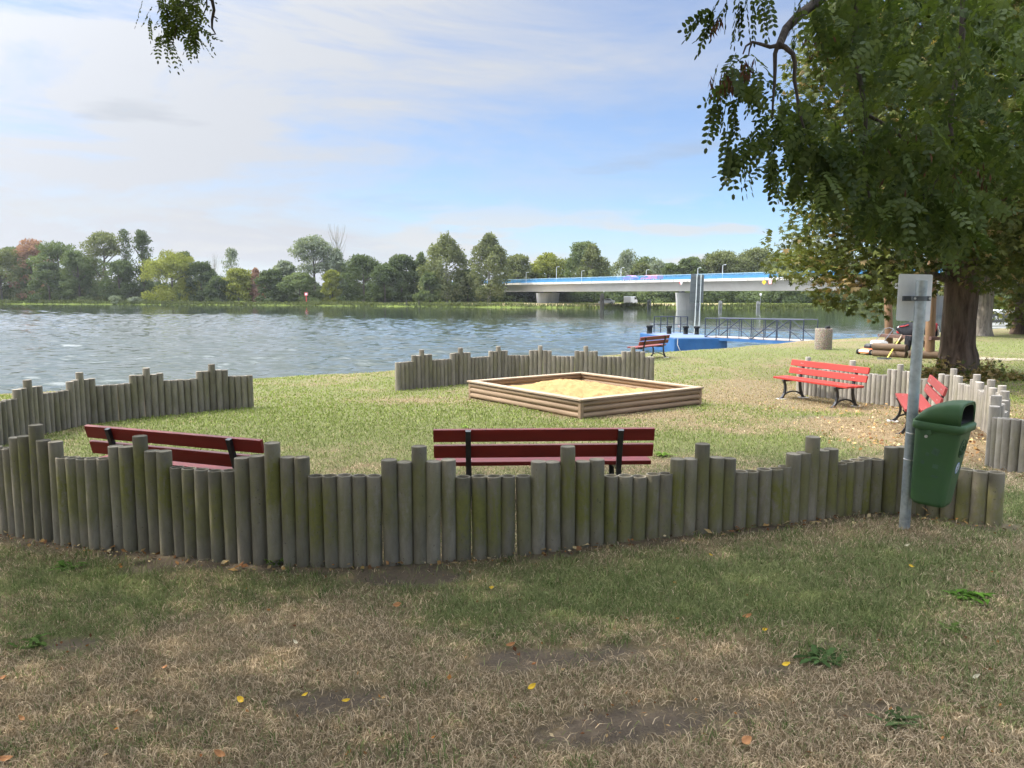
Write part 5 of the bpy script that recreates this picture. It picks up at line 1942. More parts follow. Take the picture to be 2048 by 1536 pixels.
def crown_np(style, Wc, Hc, n, rs, q=0.42, skirt=0.04, open_=0.0, dep=0.8):
    """leaf-clump quads (verts, faces, tint) of a crown of width Wc, height Hc, base at z=0"""
    nl = {'cone': 110, 'poplar': 110, 'birch': 80, 'round': 84, 'spread': 96}.get(style, 50)
    t = rs.uniform(skirt, 1.0, nl) ** 0.9
    # extra lobes at the top edge keep the outline uneven
    t[: nl // 4] = rs.uniform(0.72, 0.98, nl // 4)
    r = outline(style, t) * Wc / 2
    ang = rs.uniform(0, 2 * PI, nl)
    rad = r * np.sqrt(rs.uniform(0.12, 1.0, nl)) * rs.uniform(0.74, 1.0, nl)
    lob = np.clip(Wc * rs.uniform(0.055, 0.16, nl) * rs.uniform(0.7, 1.0, nl), 0.55, 2.6)
    if style in ('cone', 'birch'):
        lob = np.clip(Wc * rs.uniform(0.10, 0.17, nl), 0.45, 1.4)
        t = rs.uniform(skirt + 0.04, 1.0, nl)
        t[: nl // 6] = rs.uniform(0.85, 1.0, nl // 6)
        r = outline(style, t) * Wc / 2
        rad = r * rs.uniform(0.0, 0.95, nl)
    C = np.stack([rad * np.cos(ang), rad * np.sin(ang) * dep, t * Hc - lob * 0.5], 1)
    C[:, 2] = np.clip(C[:, 2], lob * 0.35, Hc - lob * 0.75)
    wgt = lob ** 2
    pick = rs.choice(nl, n, p=wgt / wgt.sum())
    d = unit(rs.normal(size=(n, 3)) + np.array([0, 0, 0.25]))
    lr = lob[pick][:, None]
    squash = np.array([1.1, 1.1, 0.72]) if style not in ('poplar', 'birch') else np.array([0.9, 0.9, 1.25])
    P = C[pick] + d * lr * squash * rs.uniform(0.55, 1.12, (n, 1))
    N = unit(d + 0.75 * rs.normal(size=(n, 3)))
    A = unit(np.cross(N, rs.normal(size=(n, 3))))
    if style in ('birch',):
        A = unit(A + np.array([0, 0, -1.5]))
        N = unit(np.cross(A, rs.normal(size=(n, 3))))
    s = q * rs.uniform(0.6, 1.35, n)
    V, Fq = diamonds(P, A, N, s * 1.25, s * 0.85)
    ltint = rs.uniform(0, 1, nl)
    tint = np.clip(0.55 * ltint[pick] + 0.45 * rs.uniform(0, 1, n), 0, 1)
    return V, Fq, np.repeat(tint, 4)


def far_tree(u, vtop, wpx, off, style, mat, label, n=5200, trunk=None, base_v=None, cat='tree', name='far_tree', group='trees on the far bank', crown_lo=0.0, seed=None, q=0.5, bark=None, dep=0.8):
    """tree on the far bank: u column of its middle, vtop its top, wpx its width in the photograph, off metres behind the waterline"""
    p = bank_pt(u, off)
    zb_ = bank_z(off)
    H = at_depth(u, vtop, p.y).z - zb_
    Wc = wpx / F * p.y * {'cone': 1.85, 'birch': 1.85, 'poplar': 1.2, 'bush': 1.25}.get(style, 1.32)
    n = int(n * 1.5)
    rs = np.random.RandomState(seed if seed is not None else int(abs(u) * 7 + vtop))
    root = thing(name, label, cat, (p.x, p.y, zb_ - 0.05), rs.uniform(0, 0.6) - 0.3, group)
    V, Fq, ti = crown_np(style, Wc, H * (1 - crown_lo), n, rs, q=q, dep=dep)
    V[:, 2] += H * crown_lo
    np_mesh('crown', V, Fq, FM[mat], root, {'tint': ti})
    tr = MB()
    tr.tube([(0, 0, -0.4), (0.1, 0, H * 0.25), (-0.05, 0, H * 0.55), (0, 0.05, H * 0.8)], [0.024 * H, 0.019 * H, 0.012 * H, 0.004 * H], 8)
    for k in range(5):
        a = rs.uniform(0, 6.28)
        z0 = H * rs.uniform(0.25, 0.6)
        tr.tube([(0, 0, z0), (math.cos(a) * Wc * 0.16, math.sin(a) * Wc * 0.12, z0 + H * 0.12), (math.cos(a) * Wc * 0.30, math.sin(a) * Wc * 0.22, z0 + H * 0.22)], [0.010 * H, 0.007 * H, 0.003 * H], 6)
    tr.build('trunk', bark or M_BARK_FAR, root)
    return root


FAR = [  # u, top, width, offset, style, colour, label
    (4, 496, 92, 16, 'round', 'olive', 'dark olive tree at the left edge of the far bank'),
    (34, 493, 60, 34, 'round', 'mid', 'green crown showing behind the copper tree at the far left'),
    (67, 477, 66, 26, 'round', 'copper', 'large reddish copper tree near the left edge of the far bank'),
    (122, 482, 88, 18, 'round', 'mid', 'broad green tree right of the large copper tree'),
    (100, 524, 70, 10, 'bush', 'dark', 'low dark tree in front of the large copper tree'),
    (160, 500, 60, 12, 'round', 'mid', 'mid green tree in front of the tall left-hand group'),
    (214, 463, 78, 22, 'round', 'olive', 'tallest wide-crowned tree of the left-hand group'),
    (257, 460, 34, 26, 'birch', 'dark', 'tall slender dark tree left of the pointed tree'),
    (290, 460, 40, 24, 'cone', 'dark', 'tall pointed tree with layered branches'),
    (240, 520, 60, 14, 'round', 'dark', 'dark tree under the tall slender trees on the left'),
    (346, 500, 100, 12, 'round', 'yellow', 'large yellow green tree reaching down to the bank on the left'),
    (374, 502, 30, 30, 'round', 'dark', 'small dark crown peeping out behind the large yellow green tree'),
    (404, 523, 52, 16, 'round', 'dark', 'dark green tree right of the large yellow green tree'),
    (466, 498, 40, 34, 'birch', 'silver', 'drooping birch above the small yellow green tree'),
    (440, 552, 46, 8, 'bush', 'dark', 'dark rounded bush left of the small yellow green tree'),
    (478, 537, 52, 12, 'round', 'yellow', 'small round yellow green tree below the birch'),
    (514, 538, 27, 15, 'poplar', 'copper', 'small reddish brown tree between two green ones'),
    (544, 539, 50, 11, 'round', 'dark', 'small rounded dark green tree right of the small reddish one'),
    (574, 522, 46, 26, 'round', 'silver', 'pale green tree on the left flank of the big silvery poplar'),
    (630, 470, 100, 22, 'spread', 'silver', 'big silvery poplar with a high domed crown'),
    (676, 500, 50, 24, 'poplar', 'silver', 'silvery tree under the bare spiky branches'),
    (600, 545, 70, 10, 'bush', 'mid', 'green bush at the foot of the big silvery poplar'),
    (665, 540, 34, 13, 'round', 'yellow', 'small yellowing tree in front of the bare spiky branches'),
    (728, 510, 84, 20, 'spread', 'dark', 'dark spreading tree, first right of the big silvery poplar'),
    (770, 530, 56, 14, 'round', 'dark', 'low dark tree between two dark spreading trees'),
    (803, 508, 62, 20, 'round', 'dark', 'dark dense tree in the middle of the far bank'),
    (843, 507, 38, 26, 'poplar', 'mid', 'narrow green tree just left of the two tall poplars'),
    (894, 473, 96, 16, 'poplar', 'olive', 'left one of two tall poplars beside the bridge end'),
    (978, 470, 82, 16, 'poplar', 'olive', 'right one of two tall poplars, overlapping the bridge end'),
    (860, 545, 44, 9, 'bush', 'mid', 'green bush under the left tall poplar'),
    (935, 540, 60, 22, 'round', 'dark', 'dark tree between the trunks of the two tall poplars'),
    (1036, 508, 60, 46, 'round', 'olive', 'pale green tree behind the left end of the bridge'),
    (1096, 505, 66, 50, 'round', 'yellow', 'light green tree behind the bridge above the left pier'),
    (1166, 482, 64, 62, 'round', 'mid', 'tall dark domed tree behind the bridge'),
    (1184, 492, 66, 44, 'poplar', 'olive', 'light green tree in front of the tall dark domed one behind the bridge'),
    (1253, 500, 48, 50, 'birch', 'silver', 'slim grey green tree behind the vehicles on the bridge'),
    (1282, 526, 42, 46, 'round', 'olive', 'low tree behind the pink red van'),
    (1313, 521, 42, 54, 'birch', 'silver', 'sparse pale tree behind the right pier'),
    (1342, 526, 36, 46, 'round', 'mid', 'small round tree left of the grey twin-pole board behind the bridge'),
    (1380, 514, 56, 46, 'round', 'mid', 'green tree right behind the grey twin-pole board'),
    (1440, 501, 86, 46, 'round', 'olive', 'broad green tree behind the bridge right of the grey board'),
    (1512, 495, 90, 50, 'round', 'olive', 'wide green tree behind the bridge above the yellow diamond sign'),
    (1585, 506, 90, 48, 'round', 'mid', 'green tree behind the bridge, next to the leaves of the near chestnut'),
    (1660, 515, 100, 48, 'round', 'mid', 'green tree behind the bridge seen through the near chestnut'),
    (1750, 520, 120, 40, 'round', 'mid', 'far green tree behind the white sign'),
    (1860, 515, 130, 40, 'round', 'dark', 'far dark tree behind the big near trunk'),
    (1980, 520, 120, 40, 'round', 'dark', 'far dark tree behind the slim near trunk'),
]
for row in FAR:
    u, vt, w, off, st, mt, lab = row
    nq = int(2600 + w * 42)
    kw = {}
    if st == 'poplar' and w > 80:
        kw = dict(bark=M_BARK_PALE, crown_lo=0.08)
    if st == 'birch':
        nq = int(nq * 0.42)
        kw = dict(q=0.42, bark=M_BARK_PALE)
    if st == 'cone':
        nq = int(nq * 0.75)
    far_tree(u, vt, w, off, st, mt, lab, n=nq, **kw)

# dense growth behind: second row that closes the gaps, and the dark understorey beyond the bridge
for k, (u, vt, w, off, mt) in enumerate(((-60, 500, 110, 20, 'mid'), (-150, 495, 120, 24, 'dark'), (60, 530, 80, 40, 'dark'), (180, 510, 90, 44, 'dark'), (320, 520, 70, 44, 'dark'), (420, 548, 70, 40, 'dark'), (510, 552, 70, 40, 'mid'), (560, 556, 60, 34, 'dark'), (700, 530, 70, 46, 'dark'), (765, 526, 80, 48, 'mid'), (850, 530, 80, 46, 'dark'))):
    far_tree(u, vt, w, off, 'round', mt, ['green tree outside the left end of the picture', 'dark tree well outside the left end of the picture', 'dark tree filling the gap under the large copper tree', 'dark tree behind the broad green left-hand trees', 'dark tree behind the large yellow green tree', 'dark low tree behind the bush left of the small yellow green tree',
                                         'green low tree behind the small reddish tree', 'dark low tree behind the small rounded dark green one', 'dark tree behind the bare spiky branches', 'green tree behind the low dark tree in mid bank', 'dark tree behind the left tall poplar'][k], n=3600)
for k, u in enumerate(range(1015, 1640, 46)):
    where = ['beyond the bridge end by the tall poplars', 'above the left end of the railing', 'left of the light green tree above the left pier', 'right of the light green tree above the left pier', 'left of the tall domed tree', 'right of the tall domed tree', 'left of the slim grey green tree', 'behind the pink red van', 'right of the low tree behind the van', 'behind the sparse pale tree', 'behind the grey twin-pole board', 'left of the wide tree above the yellow diamond', 'above the yellow diamond', 'right of the yellow diamond'][k]
    far_tree(u, 520 + 9 * math.sin(k * 1.9) - (6 if k > 8 else 0), 62, 92, 'round', ('olive', 'mid', 'mid', 'olive', 'dark')[k % 5], 'distant tree in the back row ' + where, n=2400, group='back row of trees beyond the bridge', q=0.6)
for k, (u, vt, w, off, mt) in enumerate(((1010, 584, 60, 26, 'dark'), (1060, 580, 60, 24, 'dark'), (1130, 578, 70, 24, 'dark'), (1190, 580, 60, 22, 'dark'), (1240, 576, 70, 24, 'dark'), (1300, 578, 70, 22, 'mid'), (1345, 576, 60, 22, 'dark'), (1410, 578, 60, 20, 'dark'), (1460, 576, 70, 20, 'dark'), (1515, 578, 70, 20, 'mid'), (1575, 576, 70, 18, 'dark'), (1640, 576, 80, 18, 'dark'), (1720, 576, 100, 18, 'dark'), (1820, 576, 110, 18, 'dark'), (1930, 576, 110, 18, 'dark'), (2040, 576, 120, 18, 'dark'))):
    where = ['left of the left pier', 'just behind the left pier', 'right of the left pier', 'behind the tall dark dolphin', 'behind the white van', 'left of the right pier', 'behind the right pier', 'right of the grey twin-pole board', 'between two grey dolphins', 'behind the lamp below the yellow diamond', 'below the leaves of the chestnut', 'seen through the chestnut leaves', 'behind the timber posts', 'behind the white sign', 'behind the big trunk', 'behind the slim trunk'][k]
    far_tree(u, vt, w * 1.25, off + 6, 'bush', mt, 'dark bushy growth under the bridge, ' + where if k < 11 else 'dark far bush ' + where, n=3000, name='far_bush', cat='bush', group='bushes beyond the bridge')
for k, u in enumerate(range(-40, 1010, 50)):
    mt = ('dark', 'dark', 'mid')[k % 3]
    place = ['outside the left edge', 'at the left edge', 'under the copper tree', 'under the broad green tree', 'right of the broad green tree', 'under the tallest wide crown', 'under the pointed tree', 'left of the yellow green tree', 'right of the large yellow green tree', 'under the dark green tree', 'under the drooping birch', 'behind the small yellow green tree', 'behind the small reddish tree', 'left of the silvery poplar', 'under the silvery poplar', 'under the bare spiky branches', 'under the first dark spreading tree', 'under the second dark tree', 'under the narrow green tree', 'under the left tall poplar', 'under the right tall poplar'][k]
    far_tree(u, 566 + 6 * math.sin(k * 2.3), 78, 30, 'bush', mt, 'low dark bush in the shade ' + place, n=1900, name='far_bush', cat='bush', group='low bushes under the far trees', q=0.55)
far_tree(1259, 606, 22, 2.0, 'bush', 'dark', 'small dark bush at the water in front of the white van', n=900, q=0.25, name='far_bush', cat='bush', group='bushes at the far waterline')
far_tree(232, 591, 26, 1.6, 'bush', 'silver', 'left one of two grey green willow bushes at the far waterline', n=1200, q=0.25, name='far_bush', cat='bush', group='bushes at the far waterline')
far_tree(271, 593, 28, 1.6, 'bush', 'silver', 'right one of two grey green willow bushes at the far waterline', n=1200, q=0.25, name='far_bush', cat='bush', group='bushes at the far waterline')
far_tree(628, 596, 24, 6, 'bush', 'mid', 'small round bush beside the red and white river sign', n=900, q=0.3, name='far_bush', cat='bush', group='bushes at the far waterline')


# leafless trees
def bare_tree(u, vtop, wpx, off, label, seed, up=1.0, r0=0.10, dens=26, z0f=0.35):
    p = bank_pt(u, off)
    zb_ = bank_z(off)
    H = at_depth(u, vtop, p.y).z - zb_
    Wc = wpx / F * p.y
    rs = np.random.RandomState(seed)
    root = thing('bare_tree', label, 'tree', (p.x, p.y, zb_), 0, 'leafless trees on the far bank')
    o = MB()
    o.tube([(0, 0, -0.4), (0.1, 0, H * 0.4), (0, 0, H * 0.8), (0.1, 0, H * 0.97)], [r0 * 2.2, r0 * 1.6, r0 * 0.8, r0 * 0.3], 7)
    o.build('trunk', M_BARK_PALE, root)
    o = MB()
    for k in range(dens):
        a = rs.uniform(0, 6.28)
        z0 = H * rs.uniform(z0f, 0.8)
        rr_ = Wc / 2 * rs.uniform(0.4, 1.0)
        zt_ = min(H, z0 + H * rs.uniform(0.14, 0.4) * up)
        o.tube([(0, 0, z0), (math.cos(a) * rr_ * 0.55, math.sin(a) * rr_ * 0.4, z0 + (zt_ - z0) * 0.35), (math.cos(a) * rr_ * 0.9, math.sin(a) * rr_ * 0.6, z0 + (zt_ - z0) * 0.75), (math.cos(a) * rr_, math.sin(a) * rr_ * 0.7, zt_)], [r0 * 0.6, r0 * 0.5, r0 * 0.36, r0 * 0.2], 5)
    o.build('branches', M_BARK_PALE, root)


bare_tree(677, 448, 42, 26, 'leafless tree with upright spiky branches beside the big silvery poplar', 5, 1.1, 0.13, 26, 0.45)
bare_tree(432, 502, 34, 34, 'pale leafless birch left of the drooping birch', 6, 0.8, 0.06, 40, 0.35)


# reeds and grasses along both banks
def blades(P, h, w, rs, lean=0.35, droop=0.25):
    n = len(P)
    a = rs.uniform(0, 2 * PI, n)
    lv = np.stack([np.cos(a), np.sin(a), np.zeros(n)], 1) * (lean * rs.uniform(0.1, 1.0, n))[:, None]
    sd = np.stack([-np.sin(a), np.cos(a), np.zeros(n)], 1)
    tw = rs.uniform(0, 2 * PI, n)
    sd = unit(sd * np.cos(tw)[:, None] + np.stack([np.cos(a), np.sin(a), np.zeros(n)], 1) * np.sin(tw)[:, None])
    up_ = np.array([0, 0, 1.0])
    h = h[:, None]
    w = w[:, None]
    m = P + (up_ * 0.55 + lv * 0.35) * h
    tip = P + (up_ * (1.0 - droop * np.linalg.norm(lv, axis=1)[:, None]) + lv * 1.1) * h
    V = np.stack([P - sd * w / 2, P + sd * w / 2, m + sd * w * 0.42, m - sd * w * 0.42, tip], 1)
    base = np.arange(n)[:, None] * 5
    return V.reshape(-1, 3), [(base + np.array([[0, 1, 2, 3]])), (base + np.array([[3, 2, 4]]))]


M_BLADE = attr_mat('grass_blades', 'col', trans=0.25)
nb = 26000
bu = RS.uniform(-700, 2300, nb)
bo = np.abs(RS.normal(0.9, 0.9, nb))
BP = np.array([tuple(bank_pt(a, o_)) for a, o_ in zip(bu, bo)])
BP[:, 2] = np.interp(bo, [o_[0] for o_ in BANK_OFF], [o_[1] for o_ in BANK_OFF])
pat = fbm(bu * 0.025, bo * 0.3, 71, 3)
thin = (sstep(930, 1010, bu) * (1 - sstep(1370, 1420, bu)))
keep = RS.rand(nb) < (0.35 + 0.9 * pat) * (1 - 0.65 * thin)
BP, bu, bo, pat = BP[keep], bu[keep], bo[keep], pat[keep]
hh_ = (0.5 + 1.2 * pat) * RS.uniform(0.5, 1.1, len(BP)) * np.where(bu < 320, 1.15, 0.8)
V, Fl = blades(BP, hh_, np.full(len(BP), 0.22), RS, 0.7)
cc = np.stack([0.075 + 0.06 * pat, 0.100 + 0.05 * pat, 0.034 + 0.015 * pat, np.ones(len(BP))], 1) * RS.uniform(0.75, 1.25, (len(BP), 1))
tag(np_mesh('bank_grass', V, Fl, M_BLADE, attrs={'col': np.repeat(cc, 5, 0)}), 'light green grass and reeds along the far waterline', 'grass', kind='stuff')

# ================================================================== NEAR LAWN GRASS
def lawn_points(n, y0, y1, power, rs, xlim=None):
    t_ = rs.rand(n)
    # density falls with distance
    y = (y0 ** (1 - power) + t_ * (y1 ** (1 - power) - y0 ** (1 - power))) ** (1 / (1 - power))
    x = rs.uniform(-1, 1, n) * (0.70 * y + 1.2)
    return x, y


gv, gq, gt, gc = [], [], [], []
vbase = 0
for band, (n, y0, y1, pw, h0, wd, lean, gap) in enumerate(((240000, 2.1, 6.8, 1.35, 0.042, 0.0038, 1.7, 0.95), (260000, 4.8, 17.0, 1.5, 0.029, 0.0065, 1.2, 0.8), (210000, 9.0, 40.0, 1.6, 0.030, 0.014, 1.0, 0.7))):
    rs = np.random.RandomState(int(y0 * 10))
    x, y = lawn_points(n, y0, y1, pw, rs)
    g_, d_, l_ = look(x, y)
    fade = {0: 1 - sstep(5.0, 6.8, y), 1: sstep(4.8, 6.6, y) * (1 - sstep(10.5, 17.0, y)), 2: sstep(9.0, 14.0, y)}[band]
    keep = (rs.rand(n) > np.clip(d_ * 1.5, 0, 0.95) * gap) & (rs.rand(n) < fade)
    keep &= rs.rand(n) > l_ * 0.75
    keep &= y < np.interp(x, SHORE_X, SHORE_Y) - 0.1
    # nothing grows inside the sandbox
    rx_, ry_ = x - pn.x, y - pn.y
    ub_, vb_ = rx_ * ca + ry_ * sa, -rx_ * sa + ry_ * ca
    keep &= ~((ub_ > -0.02) & (ub_ < LU + 0.02) & (vb_ > -0.02) & (vb_ < LV + 0.02))
    x, y, g_, d_ = x[keep], y[keep], g_[keep], d_[keep]
    n = len(x)
    z = gz(x, y)
    P = np.stack([x, y, z - 0.002], 1)
    pg = np.clip((g_ - 0.5) * (1.15 + 0.55 * sstep(6, 9, y)) + 0.46 + 0.13 * sstep(6, 9, y), 0.08, 0.88)
    isg = rs.rand(n) < pg
    hh_ = h0 * rs.uniform(0.5, 1.4, n) * np.where(isg, 1.0 + 0.5 * g_, 0.85)
    ln = np.where(isg, 0.75, 1.0)
    V, Fl = blades(P, hh_, wd * rs.uniform(0.7, 1.3, n), rs, lean, 0.42)
    V = V.reshape(n, 5, 3)
    V[:, :, 2] = np.maximum(V[:, :, 2], (z + 0.001)[:, None])
    V = V.reshape(-1, 3)
    k = rs.rand(n, 1) ** 1.3
    far = np.clip((y - 7) / 8, 0, 1)[:, None]
    green = np.array([0.115, 0.145, 0.054]) * (1 - k) + np.array([0.285, 0.315, 0.135]) * k
    green = green * (1 - far * 0.75) + (np.array([0.215, 0.275, 0.042]) * (0.7 + 0.6 * k)) * far * 0.75
    strawc = np.array([0.27, 0.20, 0.12]) * (1 - k) + np.array([0.70, 0.56, 0.38]) * k
    strawc = strawc * (1 - far * np.array([0.22, 0.24, 0.42]))
    col = np.where(isg[:, None], green, strawc)
    gv.append(V)
    gq.append(Fl[0] + vbase)
    gt.append(Fl[1] + vbase)
    vbase += len(V)
    gc.append(np.repeat(np.concatenate([col, np.ones((n, 1))], 1), 5, 0))
# taller tufts of fresh grass standing in the worn turf
rs = np.random.RandomState(123)
tx, ty = lawn_points(1500, 2.2, 8.0, 1.2, rs)
tg, td, tl2 = look(tx, ty)
k = (rs.rand(1500) < 0.12 + 0.75 * tg) & (td < 0.5)
tx, ty = tx[k], ty[k]
nper = 26
sz2 = np.repeat(rs.uniform(0.5, 1.3, len(tx)), nper)
x = np.repeat(tx, nper) + rs.normal(0, 0.030, len(tx) * nper) * sz2
y = np.repeat(ty, nper) + rs.normal(0, 0.030, len(tx) * nper) * sz2
n = len(x)
P = np.stack([x, y, gz(x, y) - 0.002], 1)
V, Fl = blades(P, 0.055 * sz2 * rs.uniform(0.5, 1.4, n), 0.0042 * rs.uniform(0.7, 1.3, n), rs, 1.0, 0.4)
k = rs.rand(n, 1)
col = np.array([0.085, 0.125, 0.040]) * (1 - k) + np.array([0.21, 0.26, 0.095]) * k
dryb = rs.rand(n) < 0.15
col[dryb] = np.array([0.5, 0.4, 0.25])
gv.append(V)
gq.append(Fl[0] + vbase)
gt.append(Fl[1] + vbase)
vbase += len(V)
gc.append(np.repeat(np.concatenate([col, np.ones((n, 1))], 1), 5, 0))
grass = np_mesh('grass', np.concatenate(gv), [np.concatenate(gq), np.concatenate(gt)], M_BLADE, attrs={'col': np.concatenate(gc)})
tag(grass, 'short patchy grass, half of it dried to straw', 'grass', kind='stuff')

# loose leaf litter
def curled(P, L, Wd, rs, tilt=0.5):
    n = len(P)
    a = rs.uniform(0, 2 * PI, n)
    A = np.stack([np.cos(a), np.sin(a), rs.normal(0, tilt, n)], 1)
    N = unit(np.stack([rs.normal(0, tilt, n), rs.normal(0, tilt, n), np.ones(n)], 1))
    return diamonds(P, A, N, L, Wd, 0.12)


lv_, lf_, lc_ = [], [], []
vb_ = 0
for (n, y0, y1, pw, L0, gate, bias) in ((11000, 2.2, 7.2, 1.2, 0.022, 0, 0), (26000, 5.0, 17.0, 1.1, 0.05, 1, 1)):
    rs = np.random.RandomState(n)
    x, y = lawn_points(n, y0, y1, pw, rs)
    g_, d_, l_ = look(x, y)
    keep = rs.rand(n) < (np.clip(0.035 + l_ * 1.5 + d_ * 0.25, 0, 1) if not gate else np.clip(l_ * 1.3 - 0.12, 0, 1))
    x, y, l_ = x[keep], y[keep], l_[keep]
    P = np.stack([x, y, gz(x, y) + rs.uniform(0.006, 0.03, len(x))], 1)
    L = L0 * rs.uniform(0.5, 1.5, len(x))
    V, Fq = curled(P, L, L * rs.uniform(0.35, 0.75, len(x)), rs)
    pal = np.array([(0.20, 0.085, 0.035), (0.30, 0.15, 0.06), (0.40, 0.27, 0.13), (0.13, 0.06, 0.03), (0.48, 0.38, 0.23), (0.36, 0.16, 0.05)])
    if gate:
        pal = np.array([(0.36, 0.22, 0.085), (0.44, 0.31, 0.14), (0.26, 0.14, 0.06), (0.50, 0.39, 0.21), (0.18, 0.09, 0.045)])
    col = pal[rs.randint(0, len(pal), len(x))] * rs.uniform(0.75, 1.2, (len(x), 1))
    lv_.append(V)
    lf_.append(Fq + vb_)
    vb_ += len(V)
    lc_.append(np.repeat(np.concatenate([col, np.ones((len(x), 1))], 1), 4, 0))
tag(np_mesh('leaf_litter', np.concatenate(lv_), np.concatenate(lf_), attr_mat('dry_leaves', 'col', trans=0.15), attrs={'col': np.concatenate(lc_)}), 'small brown and golden dry leaves scattered over the ground', 'leaves', kind='stuff')

# single bright fallen leaves
M_LY = pbr('yellow_leaf', (0.78, 0.50, 0.03), 0.6, var=0.2, scale=30)
M_LO = pbr('orange_leaf', (0.46, 0.21, 0.075), 0.6, var=0.25, scale=30)
M_LP = pbr('pale_leaf', (0.62, 0.55, 0.38), 0.6, var=0.2, scale=30)
LEAVES = [(483, 1410, 0.034, 'y', 'large round yellow leaf in the dry grass, lower left of the picture'), (693, 1411, 0.030, 'y', 'yellow leaf in the dry grass, nearest right of the large round yellow one'), (1570, 1339, 0.036, 'y', 'large golden yellow leaf beside a dandelion clump'),
          (984, 1183, 0.026, 'y', 'yellow leaf below the centre of the front fence'), (1064, 1384, 0.034, 'y', 'narrow yellow leaf standing in dry grass at the lower centre'), (332, 1344, 0.03, 'o', 'orange yellow leaf left of centre in dry grass'), (592, 1294, 0.032, 'p', 'pale yellow upright leaf in bright straw'),
          (8, 1365, 0.03, 'o', 'orange leaf at the very left edge'), (45, 1448, 0.03, 'o', 'orange brown leaf in the lower left corner'), (1495, 1241, 0.04, 'o', 'orange leaf on end at the edge of the greener grass'), (1420, 1117, 0.026, 'y', 'small golden leaf near the fence foot, right of centre'),
          (1822, 1140, 0.026, 'y', 'yellow leaf in greener grass below the bin'), (1814, 1098, 0.03, 'p', 'white pale leaf in the grass just below the pole'), (1490, 1495, 0.045, 'o', 'long tan orange leaf at the bottom edge right of centre'), (1949, 1364, 0.034, 'p', 'crumpled pale yellow leaf at the right side'),
          (1545, 1103, 0.0, '', ''), (12, 1530, 0.05, 'o', 'tan leaf in the bottom left corner'), (610, 1400, 0.024, 'y', 'tiny yellow leaf between the two yellow leaves lower left'), (1529, 1268, 0.022, 'y', 'tiny yellow leaf under the upright orange one'), (795, 1218, 0.04, 'o', 'brown orange leaf left of centre near the bare patch'),
          (1022, 1298, 0.04, 'o', 'dull red leaf on the small bare soil patch'), (440, 1520, 0.04, 'o', 'curled orange leaf near the bottom edge, left of centre')]
rs = np.random.RandomState(77)
for (u, v, L, c, lab) in LEAVES:
    if not lab:
        continue
    L *= 0.82
    p = ground_at(u, v)
    nseg, o = 7, MB()
    wl = L * rs.uniform(0.55, 0.95) if c != 'p' else L * 0.55
    sec = []
    for i in range(nseg + 1):
        f = i / nseg
        w = wl * math.sin(PI * min(0.98, 0.04 + 0.94 * f)) ** 0.8 / 2
        x = (f - 0.5) * L * 1.5
        zc_ = 0.35 * L * (2 * f - 1) ** 2
        sec.append([(x, -w, zc_ + w * 0.5), (x, -w * 0.5, zc_ + w * 0.12), (x, 0, zc_), (x, w * 0.5, zc_ + w * 0.14), (x, w, zc_ + w * 0.6)])
    o.loft(sec, closed=False, caps=False)
    q = o.build('fallen_leaf', {'y': M_LY, 'o': M_LO, 'p': M_LP}[c], None)
    q.location = (p.x, p.y, p.z + 0.024)
    q.rotation_euler = (rs.uniform(0.35, 0.9), rs.uniform(-0.5, 0.5), rs.uniform(-0.8, 0.8))
    q.modifiers.new('thick', 'SOLIDIFY').thickness = 0.0008
    tag(q, lab, 'leaf', 'bright fallen leaves in the grass')

# dandelion and weed clumps
M_WEED = attr_mat('weed_leaves', 'col', trans=0.25)


def weed(u, v, rad, n, col, label, seed, hgt=0.35):
    p = ground_at(u, v)
    rs = np.random.RandomState(seed)
    a = rs.uniform(0, 2 * PI, n)
    rad *= 0.72
    L = rad * rs.uniform(0.3, 1.1, n)
    e = rs.uniform(0.1, 1.0, n) * hgt * 2
    Vs, Fs = [], []
    k = 0
    for i in range(n):
        d = np.array([math.cos(a[i]), math.sin(a[i]), 0])
        s_ = np.array([-d[1], d[0], 0])
        off_ = np.array([rs.normal(0, rad * 0.25), rs.normal(0, rad * 0.22), 0])
        w0 = 0.11 * L[i] + 0.004
        prev = None
        ns_ = 7
        for j in range(ns_ + 1):
            f = j / ns_
            w = w0 * (0.25 + 0.75 * math.sin(PI * min(1, f * 0.85 + 0.08))) * (1.0 if j % 2 else 0.62) * (1 if f < 1 else 0.1)
            c = off_ + d * L[i] * f + np.array([0, 0, 0.012 + e[i] * L[i] * (f - 0.75 * f * f)])
            Vs += [c - s_ * w + np.array([0, 0, w * 0.3]), c, c + s_ * w + np.array([0, 0, w * 0.3])]
            if j:
                b0 = k - 3
                Fs += [(b0, b0 + 1, k + 1, k), (b0 + 1, b0 + 2, k + 2, k + 1)]
            k += 3
    V = np.array(Vs)
    cvar = np.repeat(rs.uniform(0.6, 1.35, n), (7 + 1) * 3)
    cl = np.concatenate([np.array(col)[None, :] * cvar[:, None], np.ones((len(V), 1))], 1)
    q = np_mesh('dandelion_clump', V, np.array(Fs), M_WEED, attrs={'col': cl}, smooth=True)
    q.location = tuple(p)
    tag(q, label, 'weed', 'leafy weeds in the lawn')


